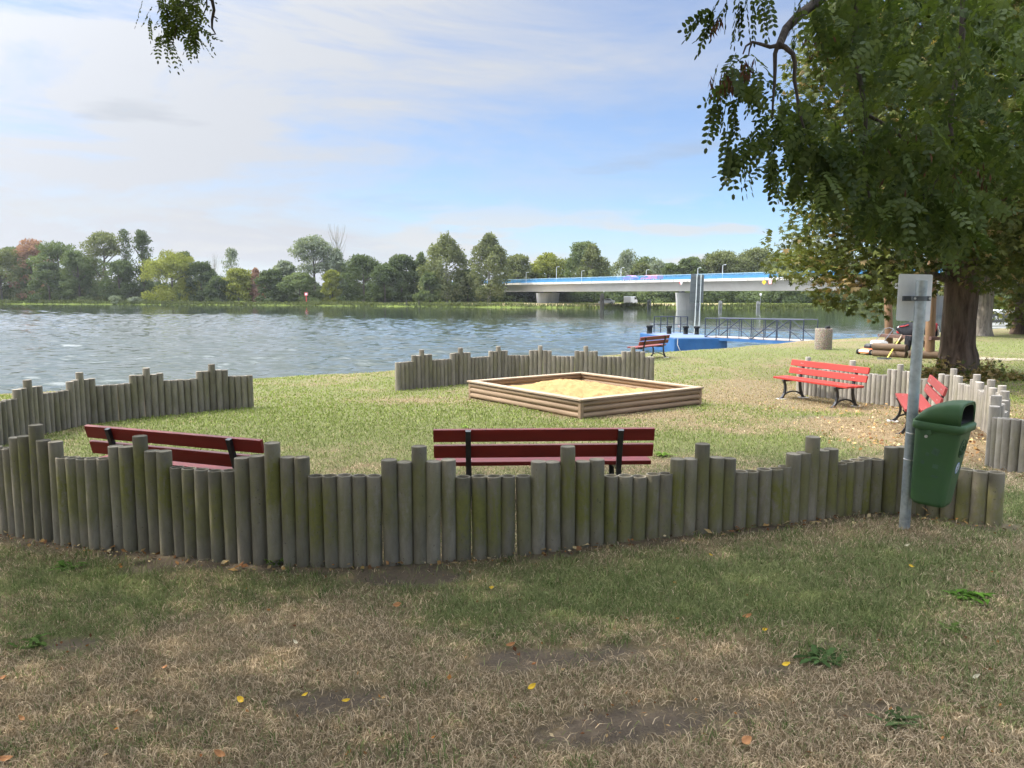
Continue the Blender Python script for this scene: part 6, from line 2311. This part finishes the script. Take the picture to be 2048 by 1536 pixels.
weed(1932, 1200, 0.16, 44, (0.075, 0.15, 0.025), 'bright green leafy weed clump in the right foreground', 1, 0.5)
weed(1645, 1325, 0.15, 34, (0.06, 0.10, 0.035), 'dull green dandelion clump beside the large golden leaf', 2, 0.35)
weed(68, 1296, 0.14, 26, (0.075, 0.12, 0.035), 'green dandelion clump at the left edge of the foreground', 3, 0.5)
weed(1790, 1445, 0.12, 20, (0.07, 0.10, 0.04), 'faint greyish weed clump low on the right', 4, 0.3)
weed(1910, 1265, 0.10, 18, (0.08, 0.12, 0.03), 'small weed just below the bright green clump on the right', 5, 0.35)
weed(140, 1138, 0.16, 26, (0.08, 0.15, 0.03), 'green weed near the left end of the front fence', 6, 0.35)
weed(1325, 913, 0.20, 30, (0.14, 0.23, 0.04), 'light green weed at the right end of the centre bench', 7, 0.5)
weed(932, 857, 0.10, 20, (0.20, 0.30, 0.05), 'bright little weed behind the centre bench, by its left support', 8, 0.8)
weed(553, 1132, 0.09, 18, (0.09, 0.14, 0.03), 'small grass tuft at the foot of the front fence', 9, 1.0)

# thin reeds at the near shore
for k, (u, v, h, lab) in enumerate(((437, 757, 0.55, 'few thin reeds on the shore beyond the left palisade'), (572, 748, 0.5, 'few thin reeds on the shore right of the left palisade'), (275, 770, 0.35, 'low thin grass stems on the shore beyond the left palisade'))):
    p = ground_at(u, v)
    o = MB()
    rs = np.random.RandomState(k)
    for j in range(6):
        x = rs.normal(0, 0.16)
        hh = h * rs.uniform(0.5, 1.1)
        o.tube([(x, 0, -0.05), (x + 0.02, 0, hh * 0.6), (x + rs.normal(0, 0.06), 0, hh)], [0.010, 0.008, 0.003], 5)
    q = o.build('reed_tuft', pbr('reed_green_%d' % k, (0.06, 0.085, 0.03), 0.8, var=0.2))
    q.location = tuple(p)
    tag(q, lab, 'reeds', 'thin reeds at the near shore')

# ================================================================== NEAR TREES
def in_poly(u, v, poly):
    u, v = np.asarray(u), np.asarray(v)
    ins = np.zeros(u.shape, bool)
    n = len(poly)
    for i in range(n):
        x0, y0 = poly[i]
        x1, y1 = poly[(i + 1) % n]
        c = ((y0 > v) != (y1 > v)) & (u < (x1 - x0) * (v - y0) / (y1 - y0 + 1e-9) + x0)
        ins ^= c
    return ins


def sample_poly(poly, n, rs):
    us_ = [p[0] for p in poly]
    vs_ = [p[1] for p in poly]
    U, Vv = [], []
    while len(U) < n:
        u = rs.uniform(min(us_), max(us_), n)
        v = rs.uniform(min(vs_), max(vs_), n)
        k = in_poly(u, v, poly)
        U += u[k].tolist()
        Vv += v[k].tolist()
    return np.array(U[:n]), np.array(Vv[:n])


def poly_dist(u, v, poly):
    d = np.full(len(u), 1e9)
    n = len(poly)
    for i in range(n):
        a, b2 = np.array(poly[i], float), np.array(poly[(i + 1) % n], float)
        ab = b2 - a
        t_ = np.clip(((u - a[0]) * ab[0] + (v - a[1]) * ab[1]) / (ab @ ab), 0, 1)
        d = np.minimum(d, np.hypot(u - a[0] - t_ * ab[0], v - a[1] - t_ * ab[1]))
    return d


def at_depth_np(u, v, Y):
    a, b2 = (u - 1024.0) / F, (768.0 - v) / F
    dy_, dz_ = CT + b2 * ST, -ST + b2 * CT
    k = Y / dy_
    return np.stack([a * k, Y, CAMZ + dz_ * k], 1)


def leaf_mat3(name, col, col2, col3, trans, gloss=0.04):
    """like leaf_mat, but leaves with a tint above 0.86 are withered (col3)"""
    m = leaf_mat(name, col, col2, trans, gloss, 0.5)
    t = NT(m.node_tree)
    at = [n for n in t.n if n.bl_idname == 'ShaderNodeAttribute'][0]
    mixes = [n for n in t.n if n.bl_idname == 'ShaderNodeMix']
    base_mix = [n for n in mixes if n.blend_type == 'MIX'][0]
    outs = [l.to_socket for l in list(t.t.links) if l.from_socket == base_mix.outputs[2]]
    c = t.mix(t.ramp(at.outputs['Fac'], [(0.83, 0.0), (0.88, 1.0)]), base_mix.outputs[2], col3)
    for s in outs:
        t.link(c, s)
    return m


M_BARK_CH = bark_mat('chestnut_bark', (0.048, 0.032, 0.023), (0.130, 0.092, 0.068), 9.0, 0.035)
M_BARK_SL = bark_mat('grey_slim_bark', (0.10, 0.085, 0.07), (0.22, 0.19, 0.155), 9.0, 0.03)
M_BARK_LO = bark_mat('locust_bark', (0.028, 0.023, 0.020), (0.085, 0.07, 0.058), 10.0, 0.03)
M_CHEST = leaf_mat3('chestnut_leaves', (0.028, 0.046, 0.010), (0.165, 0.170, 0.044), (0.26, 0.19, 0.08), 0.25, 0.012)
M_LOCUST = leaf_mat('locust_leaves', (0.032, 0.052, 0.014), (0.100, 0.130, 0.034), 0.34, 0.012, 1.5)
M_POD = leaf_mat('brown_seed_pods', (0.055, 0.030, 0.022), (0.12, 0.060, 0.035), 0.05, 0.0, 1.0)


def trunk_mesh(path, rads, n=26, flare=0.0, seed=0, ridge=0.05):
    """trunk with ridges and root flare; path from the ground upwards"""
    rs = np.random.RandomState(seed)
    ph = rs.uniform(0, 6.28, 6)
    rings = []
    steps = 26
    zs = [p[2] for p in path]
    for i in range(steps + 1):
        f = i / steps
        s = f * (len(path) - 1)
        k = min(int(s), len(path) - 2)
        w = s - k
        c = Vector(path[k]).lerp(Vector(path[k + 1]), w)
        r = rads[k] * (1 - w) + rads[k + 1] * w
        ring = []
        hgt = c.z - path[0][2]
        fl = flare * math.exp(-max(hgt, 0) / 0.28)
        for j in range(n):
            a = 2 * PI * j / n
            rr_ = r * (1 + ridge * math.sin(5 * a + ph[0] + f * 2) + ridge * 0.6 * math.sin(9 * a + ph[1] - f * 3) + 0.05 * math.sin(2 * a + ph[2] + f * 5))
            rr_ += fl * (0.55 + 0.45 * math.sin(4 * a + ph[3])) * r
            ring.append((c.x + rr_ * math.cos(a), c.y + rr_ * math.sin(a), c.z))
        rings.append(ring)
    return MB().loft(rings)


def fan_leaves(P, out_d, rs, L=0.17, k5=5, wd=0.36):
    """hand shaped leaves: five leaflets fanning from a point"""
    n = len(P)
    A = unit(out_d * 0.8 + np.array([0, 0, -0.45]) + 0.45 * rs.normal(size=(n, 3)))
    N = unit(np.cross(np.cross(A, np.array([0, 0, 1.0]) + 0.35 * rs.normal(size=(n, 3))), A))
    S = unit(np.cross(A, N))
    ls = L * rs.uniform(0.7, 1.25, n)
    Ps, As, Ns, Ls, Ws = [], [], [], [], []
    for j in range(k5):
        th_ = (j - (k5 - 1) / 2) * R(38)
        d = A * math.cos(th_) + S * math.sin(th_) + N * (-0.22 * abs(j - (k5 - 1) / 2) / 2)
        lf = ls * (1.0 - 0.16 * abs(j - (k5 - 1) / 2))
        Ps.append(P)
        As.append(d)
        Ns.append(N)
        Ls.append(lf)
        Ws.append(lf * wd)
    idx_ = np.arange(n)
    return np.concatenate(Ps), np.concatenate(As), np.concatenate(Ns), np.concatenate(Ls), np.concatenate(Ws), np.tile(idx_, k5)


# ---- big chestnut
tb_ = ground_at(1912, 752)
CY = tb_.y
ch = thing('chestnut_tree', 'big dark-barked chestnut tree with browning leaves on the right', 'tree', tuple(tb_), 0)
px2m = CY / F


def rc(u, v, dy=0.0):
    return at_depth(u, v, CY + dy) - tb_


path_ = [Vector((0, 0, -0.25)), Vector((0.02, 0, 0.5)), rc(1915, 690), rc(1917, 640), rc(1922, 590), rc(1925, 540), rc(1928, 470), rc(1930, 380)]
path_[2].y = 0
trunk_mesh([tuple(p) for p in path_], [0.47, 0.425, 0.375, 0.375, 0.39, 0.40, 0.36, 0.30], 30, 0.20, 3, 0.035).build('trunk', M_BARK_CH, ch)
for k, (pts, r0) in enumerate(((((1920, 560), (1880, 500), (1800, 440), (1700, 400), (1620, 390)), 0.17), (((1925, 540), (1900, 440), (1850, 330), (1790, 220), (1720, 120)), 0.19), (((1928, 520), (1970, 430), (2040, 360), (2120, 320)), 0.17), (((1928, 480), (1935, 330), (1930, 150), (1920, -60)), 0.22), (((1915, 565), (1850, 545), (1770, 555), (1700, 580)), 0.11), (((1930, 420), (2010, 250), (2080, 80), (2120, -100)), 0.16))):
    q = [rc(u, v, (0.3 if k % 2 else -0.6) * i) for i, (u, v) in enumerate(pts)]
    MB().tube(q, [r0 * (1 - 0.75 * i / (len(q) - 1)) for i in range(len(q))], 10).build('limb', M_BARK_CH, ch)
CPOLY = [(1660, -60), (1590, 110), (1562, 200), (1580, 300), (1590, 345), (1548, 385), (1530, 440), (1535, 500), (1560, 555), (1620, 600), (1665, 622), (1740, 652), (1790, 640), (1840, 618), (1890, 588), (1960, 588), (2000, 606), (2040, 590), (2110, 540), (2250, 440), (2330, 200), (2300, -100), (2180, -340), (1950, -420), (1760, -300)]
rs = np.random.RandomState(5)
nl = 620
lu, lvv = sample_poly(CPOLY, nl, rs)
dd = poly_dist(lu, lvv, CPOLY) * px2m
keep = dd > 0.25
lu, lvv, dd = lu[keep], lvv[keep], dd[keep]
# gaps in which the sky or the far side shows
GAPS = [(1720, 470, 30), (1640, 345, 22), (1800, 180, 24), (1700, 545, 16)]
for (gu, gv_, gr) in GAPS:
    k = np.hypot(lu - gu, lvv - gv_) > gr * 1.15
    lu, lvv, dd = lu[k], lvv[k], dd[k]
half = np.clip(np.sqrt(dd) * 2.0, 0.3, 5.0)
dep_ = CY - 0.4 + rs.uniform(-1, 1, len(lu)) * half
LC = at_depth_np(lu, lvv, dep_) - np.array(tb_)
LRad = np.minimum(rs.uniform(0.45, 0.95, len(lu)), dd * 1.05 + 0.12)
n = 62000
w_ = LRad ** 2
pick = rs.choice(len(LC), n, p=w_ / w_.sum())
d = unit(rs.normal(size=(n, 3)) + np.array([0, 0, 0.2]))
P = LC[pick] + d * LRad[pick][:, None] * np.array([1.15, 1.15, 0.7]) * (rs.uniform(0.35, 1.0, (n, 1)) ** 0.5)
PP, AA, NN, LL_, WW, ix = fan_leaves(P, d, rs, 0.135)
V, Fq = diamonds(PP, AA, NN, LL_, WW, 0.1)
lt = rs.uniform(0, 0.8, len(LC))
tv = np.clip(lt[pick] * 0.6 + rs.uniform(0, 0.4, n), 0, 0.82)
tv[rs.rand(n) < 0.06] = 0.95
# an autumn-coloured bough low on the left
au, av, _ = project(P + np.array(tb_))
tv[(np.hypot((au - 1680) / 55, (av - 565) / 20) < 1) & (rs.rand(n) < 0.6)] = 0.97
tv = tv[ix]
np_mesh('crown', V, Fq, M_CHEST, ch, {'tint': np.repeat(tv, 4)})
# suckers and fallen leaves round the foot
n = 1500
aa = rs.uniform(0, 2 * PI, n)
rr = rs.uniform(0.45, 1.35, n)
P = np.stack([np.cos(aa) * rr * 1.1, np.sin(aa) * rr * 0.8 - 0.35, np.abs(rs.normal(0.0, 0.22, n)) * (1.5 - rr)], 1)
kk = P[:, 1] < 0.4
P = P[kk]
P[:, 2] = np.maximum(P[:, 2], 0) + gz(P[:, 0] + tb_.x, P[:, 1] + tb_.y) - tb_.z
PP, AA, NN, LL_, WW, ix = fan_leaves(P, unit(rs.normal(size=P.shape) + np.array([0, 0, 0.8])), rs, 0.12, 3)
V, Fq = diamonds(PP, AA, NN, LL_, WW, 0.1)
ti = np.where(rs.rand(len(P)) < 0.6, 0.95, rs.uniform(0, 0.8, len(P)))[ix]
np_mesh('basal_shoots', V, Fq, M_CHEST, ch, {'tint': np.repeat(ti, 4)})

# ---- two trees further back on the right
for k, (u, v, wpx, poly, lab, seed) in enumerate((
        (1966, 672, 30, [(1890, 590), (1900, 520), (1880, 400), (1960, 330), (2040, 380), (2060, 470), (2040, 545), (2000, 575), (1950, 585)], 'slim grey-barked tree behind the big chestnut, its trunk bare to the crown', 8),
        (2042, 668, 34, [(1985, 640), (1978, 600), (2000, 560), (1995, 480), (2040, 380), (2150, 300), (2300, 380), (2320, 540), (2250, 640), (2140, 664), (2060, 655), (2020, 660)], 'shady tree at the right edge with low hanging branches', 9))):
    b_ = ground_at(u, v)
    Yt = b_.y
    m_ = Yt / F
    tr_ = thing('chestnut_tree', lab, 'tree', tuple(b_))
    top = at_depth(u + 4, 470, Yt) - b_
    hz = top.z
    trunk_mesh([(0, 0, -0.2), (0.0, 0, hz * 0.08), (0.05, 0, hz * 0.35), (0.1, 0, hz * 0.7), (0.1, 0, hz)], [wpx * m_ * 0.62, wpx * m_ * 0.48, wpx * m_ * 0.42, wpx * m_ * 0.40, wpx * m_ * 0.25], 20, 0.4, seed).build('trunk', M_BARK_SL if k == 0 else M_BARK_CH, tr_)
    for j in range(6):
        a = j * 1.05
        MB().tube([(0.1, 0, hz * 0.68), (0.1 + math.cos(a) * 1.5, math.sin(a) * 1.2, hz * 0.9), (0.1 + math.cos(a) * 3.0, math.sin(a) * 2.6, hz * 1.05)], [0.16, 0.11, 0.04], 8).build('limb', M_BARK_CH, tr_)
    rs = np.random.RandomState(seed)
    lu, lvv = sample_poly(poly, 130, rs)
    dd = poly_dist(lu, lvv, poly) * m_
    dep_ = Yt + rs.uniform(-1, 1, len(lu)) * np.clip(np.sqrt(dd) * 2, 0.3, 4.5)
    LC = at_depth_np(lu, lvv, dep_) - np.array(b_)
    LRad = np.minimum(rs.uniform(0.7, 1.4, len(lu)), dd + 0.2)
    n = 7500
    w_ = LRad ** 2
    pick = rs.choice(len(LC), n, p=w_ / w_.sum())
    d = unit(rs.normal(size=(n, 3)) + np.array([0, 0, 0.2]))
    P = LC[pick] + d * LRad[pick][:, None] * np.array([1.15, 1.15, 0.75]) * (rs.uniform(0.4, 1.0, (n, 1)) ** 0.5)
    PP, AA, NN, LL_, WW, ix = fan_leaves(P, d, rs, 0.26)
    V, Fq = diamonds(PP, AA, NN, LL_, WW, 0.1)
    lt = rs.uniform(0, 0.8, len(LC))
    tv = np.clip(lt[pick] * 0.6 + rs.uniform(0, 0.4, n), 0, 0.82)
    tv[rs.rand(n) < 0.06] = 0.95
    np_mesh('crown', V, Fq, M_CHEST, tr_, {'tint': np.repeat(tv[ix], 4)})

# ---- locust tree: trunk beside the camera, its boughs overhead and hanging into the picture
LB = Vector((5.6, -1.6, g1(5.6, -1.6)))
lo = thing('locust_tree', 'overhanging locust tree with dark feathery leaves at the top of the picture', 'tree', tuple(LB))
LBn = np.array(LB)
trunk_mesh([(0, 0, -0.3), (0, 0, 0.8), (-0.1, 0.1, 2.2), (-0.2, 0.3, 3.6), (-0.5, 0.6, 5.2)], [0.40, 0.34, 0.30, 0.27, 0.22], 26, 0.5, 21, 0.06).build('trunk', M_BARK_LO, lo)


def limb(pts, r0, r1, name='branch', n=10):
    q = [Vector(p) - LB for p in pts]
    return MB().tube(q, [r0 + (r1 - r0) * i / (len(q) - 1) for i in range(len(q))], n).build(name, M_BARK_LO, lo)


fork = LB + Vector((-0.35, 0.45, 4.4))
for pts in ([fork, (3.0, 0.8, 6.2), (0.0, 2.4, 7.2), (-3.0, 4.0, 7.6), (-6.5, 6.0, 8.2)],
            [fork, (4.4, 2.2, 6.0), (3.2, 4.6, 6.3), (1.0, 7.2, 7.0), (-1.5, 9.2, 7.8)],
            [fork, (3.2, -0.6, 6.4), (0.5, -1.0, 7.0), (-3.0, -0.6, 7.4), (-7.0, 0.8, 7.8)],
            [fork, (5.4, 1.6, 6.0), (5.2, 3.6, 5.6), (4.6, 5.0, 5.0)],
            [fork, (6.2, 0.6, 6.4), (7.0, 2.6, 6.8), (7.2, 4.6, 6.6)],
            [(-3.0, 4.0, 7.6), (-5.0, 4.6, 7.0), (-8.0, 4.6, 7.4)],
            [(0.0, 2.4, 7.2), (-2.0, 5.6, 7.2), (-4.6, 8.2, 7.6)]):
    limb(pts, 0.15, 0.035)


def pl_(pts, Y):
    """picture points at a depth that may run along the branch"""
    n = len(pts)
    return [at_depth(u, v, Y[0] + (Y[1] - Y[0]) * i / (n - 1)) for i, (u, v) in enumerate(pts)]


# visible boughs
limb([(4.6, 5.0, 5.0)] + pl_([(1760, -160), (1668, -40), (1640, 0), (1600, 28), (1572, 58), (1558, 92)], (5.0, 4.5)), 0.036, 0.022, n=10)
limb(pl_([(1558, 90), (1540, 94), (1520, 88), (1504, 84), (1492, 92), (1486, 108)], (4.5, 4.45)), 0.013, 0.004, n=7)
limb(pl_([(1504, 85), (1499, 98), (1497, 112)], (4.45, 4.45)), 0.006, 0.003, n=6)
limb(pl_([(1556, 90), (1550, 108), (1550, 140), (1549, 170), (1546, 205), (1544, 240)], (4.5, 4.5)), 0.014, 0.005, n=7)
limb(pl_([(1556, 90), (1570, 94), (1586, 108), (1590, 125), (1589, 160), (1594, 190), (1598, 222), (1612, 270)], (4.5, 4.5)), 0.017, 0.006, n=7)
limb(pl_([(1725, -60), (1712, 40), (1708, 110), (1720, 160), (1732, 230), (1728, 320), (1740, 400)], (5.0, 5.0)), 0.024, 0.008, n=8)
limb(pl_([(1930, -60), (1925, 60), (1918, 130), (1906, 190), (1900, 240), (1905, 290), (1880, 340), (1860, 400)], (5.2, 5.0)), 0.022, 0.007, n=8)
limb(pl_([(1735, 230), (1790, 260), (1840, 320), (1850, 420)], (5.0, 5.2)), 0.012, 0.005, n=7)
limb(pl_([(390, -80), (378, 0), (366, 12), (345, 18)], (6.6, 6.5)), 0.022, 0.005, n=7)
limb(pl_([(366, 12), (360, 30), (352, 60), (345, 90)], (6.5, 6.5)), 0.008, 0.003, n=6)
limb(pl_([(418, -60), (424, 0), (428, 20), (424, 40), (424, 56), (431, 68), (418, 70)], (6.5, 6.5)), 0.016, 0.005, 'dead_twig', n=7)
limb(pl_([(411, -40), (414, 12), (409, 24), (404, 36), (399, 44)], (6.5, 6.5)), 0.007, 0.003, 'dead_twig', n=6)
limb(pl_([(428, 33), (436, 38)], (6.5, 6.5)), 0.007, 0.003, 'dead_twig', n=6)


def pinnate(P, A, rs, Lr=(0.15, 0.23), pairs=(6, 9), ll=0.042, lw=0.025, droop=0.25, shape='oval'):
    """feather leaves: stalks with paired leaflets -> verts, faces (k-gons), tint"""
    n = len(P)
    A = unit(A)
    L = rs.uniform(Lr[0], Lr[1], n)
    side = unit(np.cross(A, rs.normal(size=(n, 3))))
    nrm = np.cross(side, A)
    pr = rs.randint(pairs[0], pairs[1] + 1, n)
    lt = rs.uniform(0, 1, n)
    Ps, As, Ns, Ls, Ws, Ts = [], [], [], [], [], []
    for j in range(pairs[1] + 1):
        act = j <= pr
        if not act.any():
            continue
        f = (0.16 + 0.84 * j / np.maximum(pr, 1))[act][:, None]
        p = P[act] + A[act] * L[act][:, None] * f + np.array([0, 0, -1.0]) * droop * L[act][:, None] * f * f
        last = (j == pr)[act]
        sz = (0.75 + 0.25 * np.sin(PI * np.minimum(f[:, 0], 0.95))) * rs.uniform(0.88, 1.12, act.sum())
        for s in (-1, 1):
            d = unit(side[act] * s + A[act] * 0.35 + np.array([0, 0, -0.25]) + 0.12 * rs.normal(size=(act.sum(), 3)))
            d = np.where(last[:, None], A[act] + 0.02, d)
            nn = unit(nrm[act] + 0.30 * rs.normal(size=(act.sum(), 3)))
            Ps.append(p)
            As.append(d)
            Ns.append(nn)
            Ls.append(ll * sz)
            Ws.append(lw * sz)
            Ts.append(np.clip(lt[act] + rs.normal(0, 0.12, act.sum()), 0, 1))
    P_, A_, N_, L_, W_ = (np.concatenate(x) for x in (Ps, As, Ns, Ls, Ws))
    T_ = np.concatenate(Ts)
    V, Fq = (ovals if shape == 'oval' else diamonds)(P_, A_, N_, L_, W_)
    # stalks: thin triangles
    w = np.cross(A, nrm) * 0.0018
    q0, q1 = P, P + A * L[:, None] + np.array([0, 0, -1.0]) * droop * L[:, None]
    qm = P + A * L[:, None] * 0.5 + np.array([0, 0, -1.0]) * droop * L[:, None] * 0.25
    S = np.stack([q0 - w, q0 + w, qm + w * 0.8, qm - w * 0.8, q1], 1).reshape(-1, 3)
    bs = np.arange(n)[:, None] * 5 + len(V)
    Fs = [Fq, bs + np.array([[0, 1, 2, 3]]), bs + np.array([[3, 2, 4]])]
    k = 7 if shape == 'oval' else 4
    return np.concatenate([V, S]), Fs, np.concatenate([np.repeat(T_, k), np.full(len(S), 0.2)])


rs = np.random.RandomState(31)
Pl, Al = [], []


def spray(poly, n, Y, tilt=0.45, bias=(0, 0)):
    u, v = sample_poly(poly, n, rs)
    P = at_depth_np(u, v, rs.uniform(Y[0], Y[1], n))
    A = np.stack([rs.normal(bias[0], tilt * 1.5, n), rs.normal(bias[1], tilt * 1.5, n), rs.normal(-0.75, 0.4, n)], 1)
    Pl.append(P)
    Al.append(A)


def tips(lst, Y, tilt=0.12):
    for (u, v, du, dv) in lst:
        a, b2 = at_depth(u, v, Y), at_depth(u + du, v + dv, Y)
        Pl.append(np.array([a]))
        Al.append(np.array([b2 - a]) + rs.normal(0, 0.01, (1, 3)))


# top left of the right-hand mass: leaves hanging from above the frame
tips([(1432, 22, -60, 20), (1440, 30, -66, 50), (1428, 12, -20, 60), (1450, 10, -30, 60), (1470, -14, 2, 70), (1478, -6, 4, 70), (1490, -20, 10, 60), (1505, -10, 0, 60), (1515, -20, 14, 62), (1525, -6, 12, 56), (1500, -22, -20, 60), (1440, -8, -24, 46), (1455, -14, -6, 60), (1410, 20, -40, 50), (1425, 40, -20, 40), (1485, 0, -14, 56), (1532, -26, 6, 54)], 4.5)
tips([(1590, -6, -6, 40), (1610, -16, -20, 60), (1600, 10, 10, 56), (1630, 10, 6, 60), (1618, 30, 16, 50), (1598, 62, -16, 44), (1590, 60, -10, 50), (1645, 10, 14, 60)], 4.6)
spray([(1455, 105), (1500, 100), (1535, 150), (1550, 230), (1500, 250), (1460, 210), (1440, 150)], 26, (4.4, 4.7))
tips([(1436, 200, -10, 60), (1442, 205, 6, 54), (1428, 205, -8, 44), (1460, 190, 6, 60), (1466, 200, 18, 50), (1445, 165, -14, 46), (1440, 118, -8, 24)], 4.5)
spray([(1470, 250), (1540, 240), (1560, 320), (1540, 330), (1490, 310), (1470, 290)], 22, (4.4, 4.8))
tips([(1470, 296, -14, 60), (1466, 300, 0, 70), (1478, 300, 4, 70), (1486, 305, 10, 54), (1460, 285, -8, 56), (1535, 320, -2, 62), (1540, 325, 8, 62), (1548, 318, 14, 50), (1480, 240, -20, 40), (1456, 250, -10, 50)], 4.5)
spray([(1550, 190), (1640, 200), (1690, 330), (1660, 400), (1590, 330), (1560, 270)], 130, (4.4, 5.2))
spray([(1700, -60), (1960, -60), (1960, 300), (1760, 330), (1700, 240), (1690, 100)], 430, (4.4, 6.6), 0.6)
spray([(1930, -60), (2140, -60), (2140, 330), (1960, 330)], 260, (4.6, 6.6), 0.6)
spray([(1640, 230), (1960, 280), (1960, 420), (1900, 470), (1760, 430), (1680, 390)], 330, (4.4, 6.2), 0.5)
spray([(1730, 380), (1950, 380), (1960, 470), (1890, 480), (1860, 440), (1790, 440), (1750, 440)], 150, (4.4, 5.6), 0.4)
spray([(1950, 260), (2120, 240), (2120, 350), (1990, 390)], 70, (4.6, 6.0), 0.5)
spray([(1640, -60), (1720, -60), (1720, 130), (1690, 110), (1660, 30)], 80, (4.6, 5.6), 0.5)
P, A = np.concatenate(Pl), np.concatenate(Al)
V, Fs, T = pinnate(P, A, rs)
np_mesh('hanging_foliage', V - LBn, Fs, M_LOCUST, lo, {'tint': T})
# the spray at the top left
Pl, Al = [], []
spray([(290, -30), (400, -30), (398, 55), (380, 70), (330, 75), (318, 40), (292, 5)], 85, (6.3, 6.8), 0.45)
tips([(318, 66, -2, 50), (326, 75, 8, 46), (335, 80, 14, 44), (342, 78, 18, 40), (300, 30, 4, 28), (288, -6, -6, 18), (400, 45, 14, 26), (392, 58, 6, 34), (380, 62, 2, 36), (396, 10, 0, 40)], 6.5)
P, A = np.concatenate(Pl), np.concatenate(Al)
V, Fs, T = pinnate(P, A, rs, (0.15, 0.21), (6, 9), 0.036, 0.019)
np_mesh('hanging_foliage', V - LBn, Fs, M_LOCUST, lo, {'tint': T})
# seed pods
Pl = []
for (poly, n, Y) in (([(1420, 150), (1460, 130), (1480, 165), (1450, 185), (1425, 185)], 60, (4.4, 4.6)), ([(1430, 30), (1450, 35), (1440, 55), (1420, 60)], 16, (4.45, 4.55)), ([(1600, 60), (1680, 60), (1660, 110), (1610, 110)], 40, (4.6, 5.2)), ([(1480, 120), (1510, 112), (1505, 150), (1480, 150)], 24, (4.4, 4.6)), ([(1700, 250), (1900, 250), (1940, 400), (1750, 380)], 110, (4.5, 6.0)), ([(1900, 300), (2000, 320), (1980, 380), (1900, 370)], 40, (4.6, 5.6))):
    u, v = sample_poly(poly, n, rs)
    Pl.append(at_depth_np(u, v, rs.uniform(Y[0], Y[1], n)))
P = np.concatenate(Pl)
A = np.stack([rs.normal(0, 0.3, len(P)), rs.normal(0, 0.3, len(P)), -np.ones(len(P))], 1)
V, Fq = diamonds(P, A, rand_dirs(len(P), rs), rs.uniform(0.05, 0.085, len(P)), np.full(len(P), 0.013), 0.1)
tag(np_mesh('seed_pods', V - LBn, Fq, M_POD, lo, {'tint': np.repeat(rs.rand(len(P)), 4)}), kind='stuff')

# the crown overhead, out of the picture, which shades the foreground
rs = np.random.RandomState(41)
n = 36000
x = rs.uniform(-11.5, 1.8, n)
y = rs.uniform(-2.5, 11.2, n)
zb0_ = np.maximum(4.0, CAMZ + 0.9 + 0.40 * y)
z = zb0_ + np.abs(rs.normal(0, 1.5, n))
cl = fbm(x * 0.55 + 4, y * 0.55 + z * 0.3, 91, 4)
edge_ = 1 - sstep(0.75, 1.05, np.hypot((x + 2.2) / 9.5, (y - 2.8) / 8.4))
keep = (cl > 0.36) & (rs.rand(n) < edge_)
P = np.stack([x, y, z], 1)[keep]
A = rs.normal(size=P.shape) * 0.7 + np.array([0, 0, -0.75])
V, Fs, T = pinnate(P, A, rs, (0.20, 0.30), (4, 5), 0.085, 0.050, shape='diamond')
# keep the view below free: nothing of this crown may hang into the frame
uu_, vv_, ff_ = project(V)
bad = (vv_ > -25) & (ff_ > 0.2) & (uu_ > -60) & (uu_ < 2110)
fin = []
nd_ = len(Fs[0])
for f in Fs:
    fin.append(f[~bad[f].any(1)])
np_mesh('crown', V - LBn, fin, M_LOCUST, lo, {'tint': T})


# ---- thin summer haze over the river
hz = MB()
hz.box((-1000, -260, -6.0), (1000, 1000, 34.0))
m_haze, t, out = mat_new('haze_air')
pv_ = t.add('ShaderNodeVolumePrincipled')
pv_.inputs['Color'].default_value = (0.86, 0.90, 0.96, 1)
pv_.inputs['Density'].default_value = 0.00011
pv_.inputs['Anisotropy'].default_value = 0.2
t.link(pv_.outputs[0], out.inputs['Volume'])
tag(hz.build('haze', m_haze), 'thin pale summer haze over river and far bank', kind='stuff')
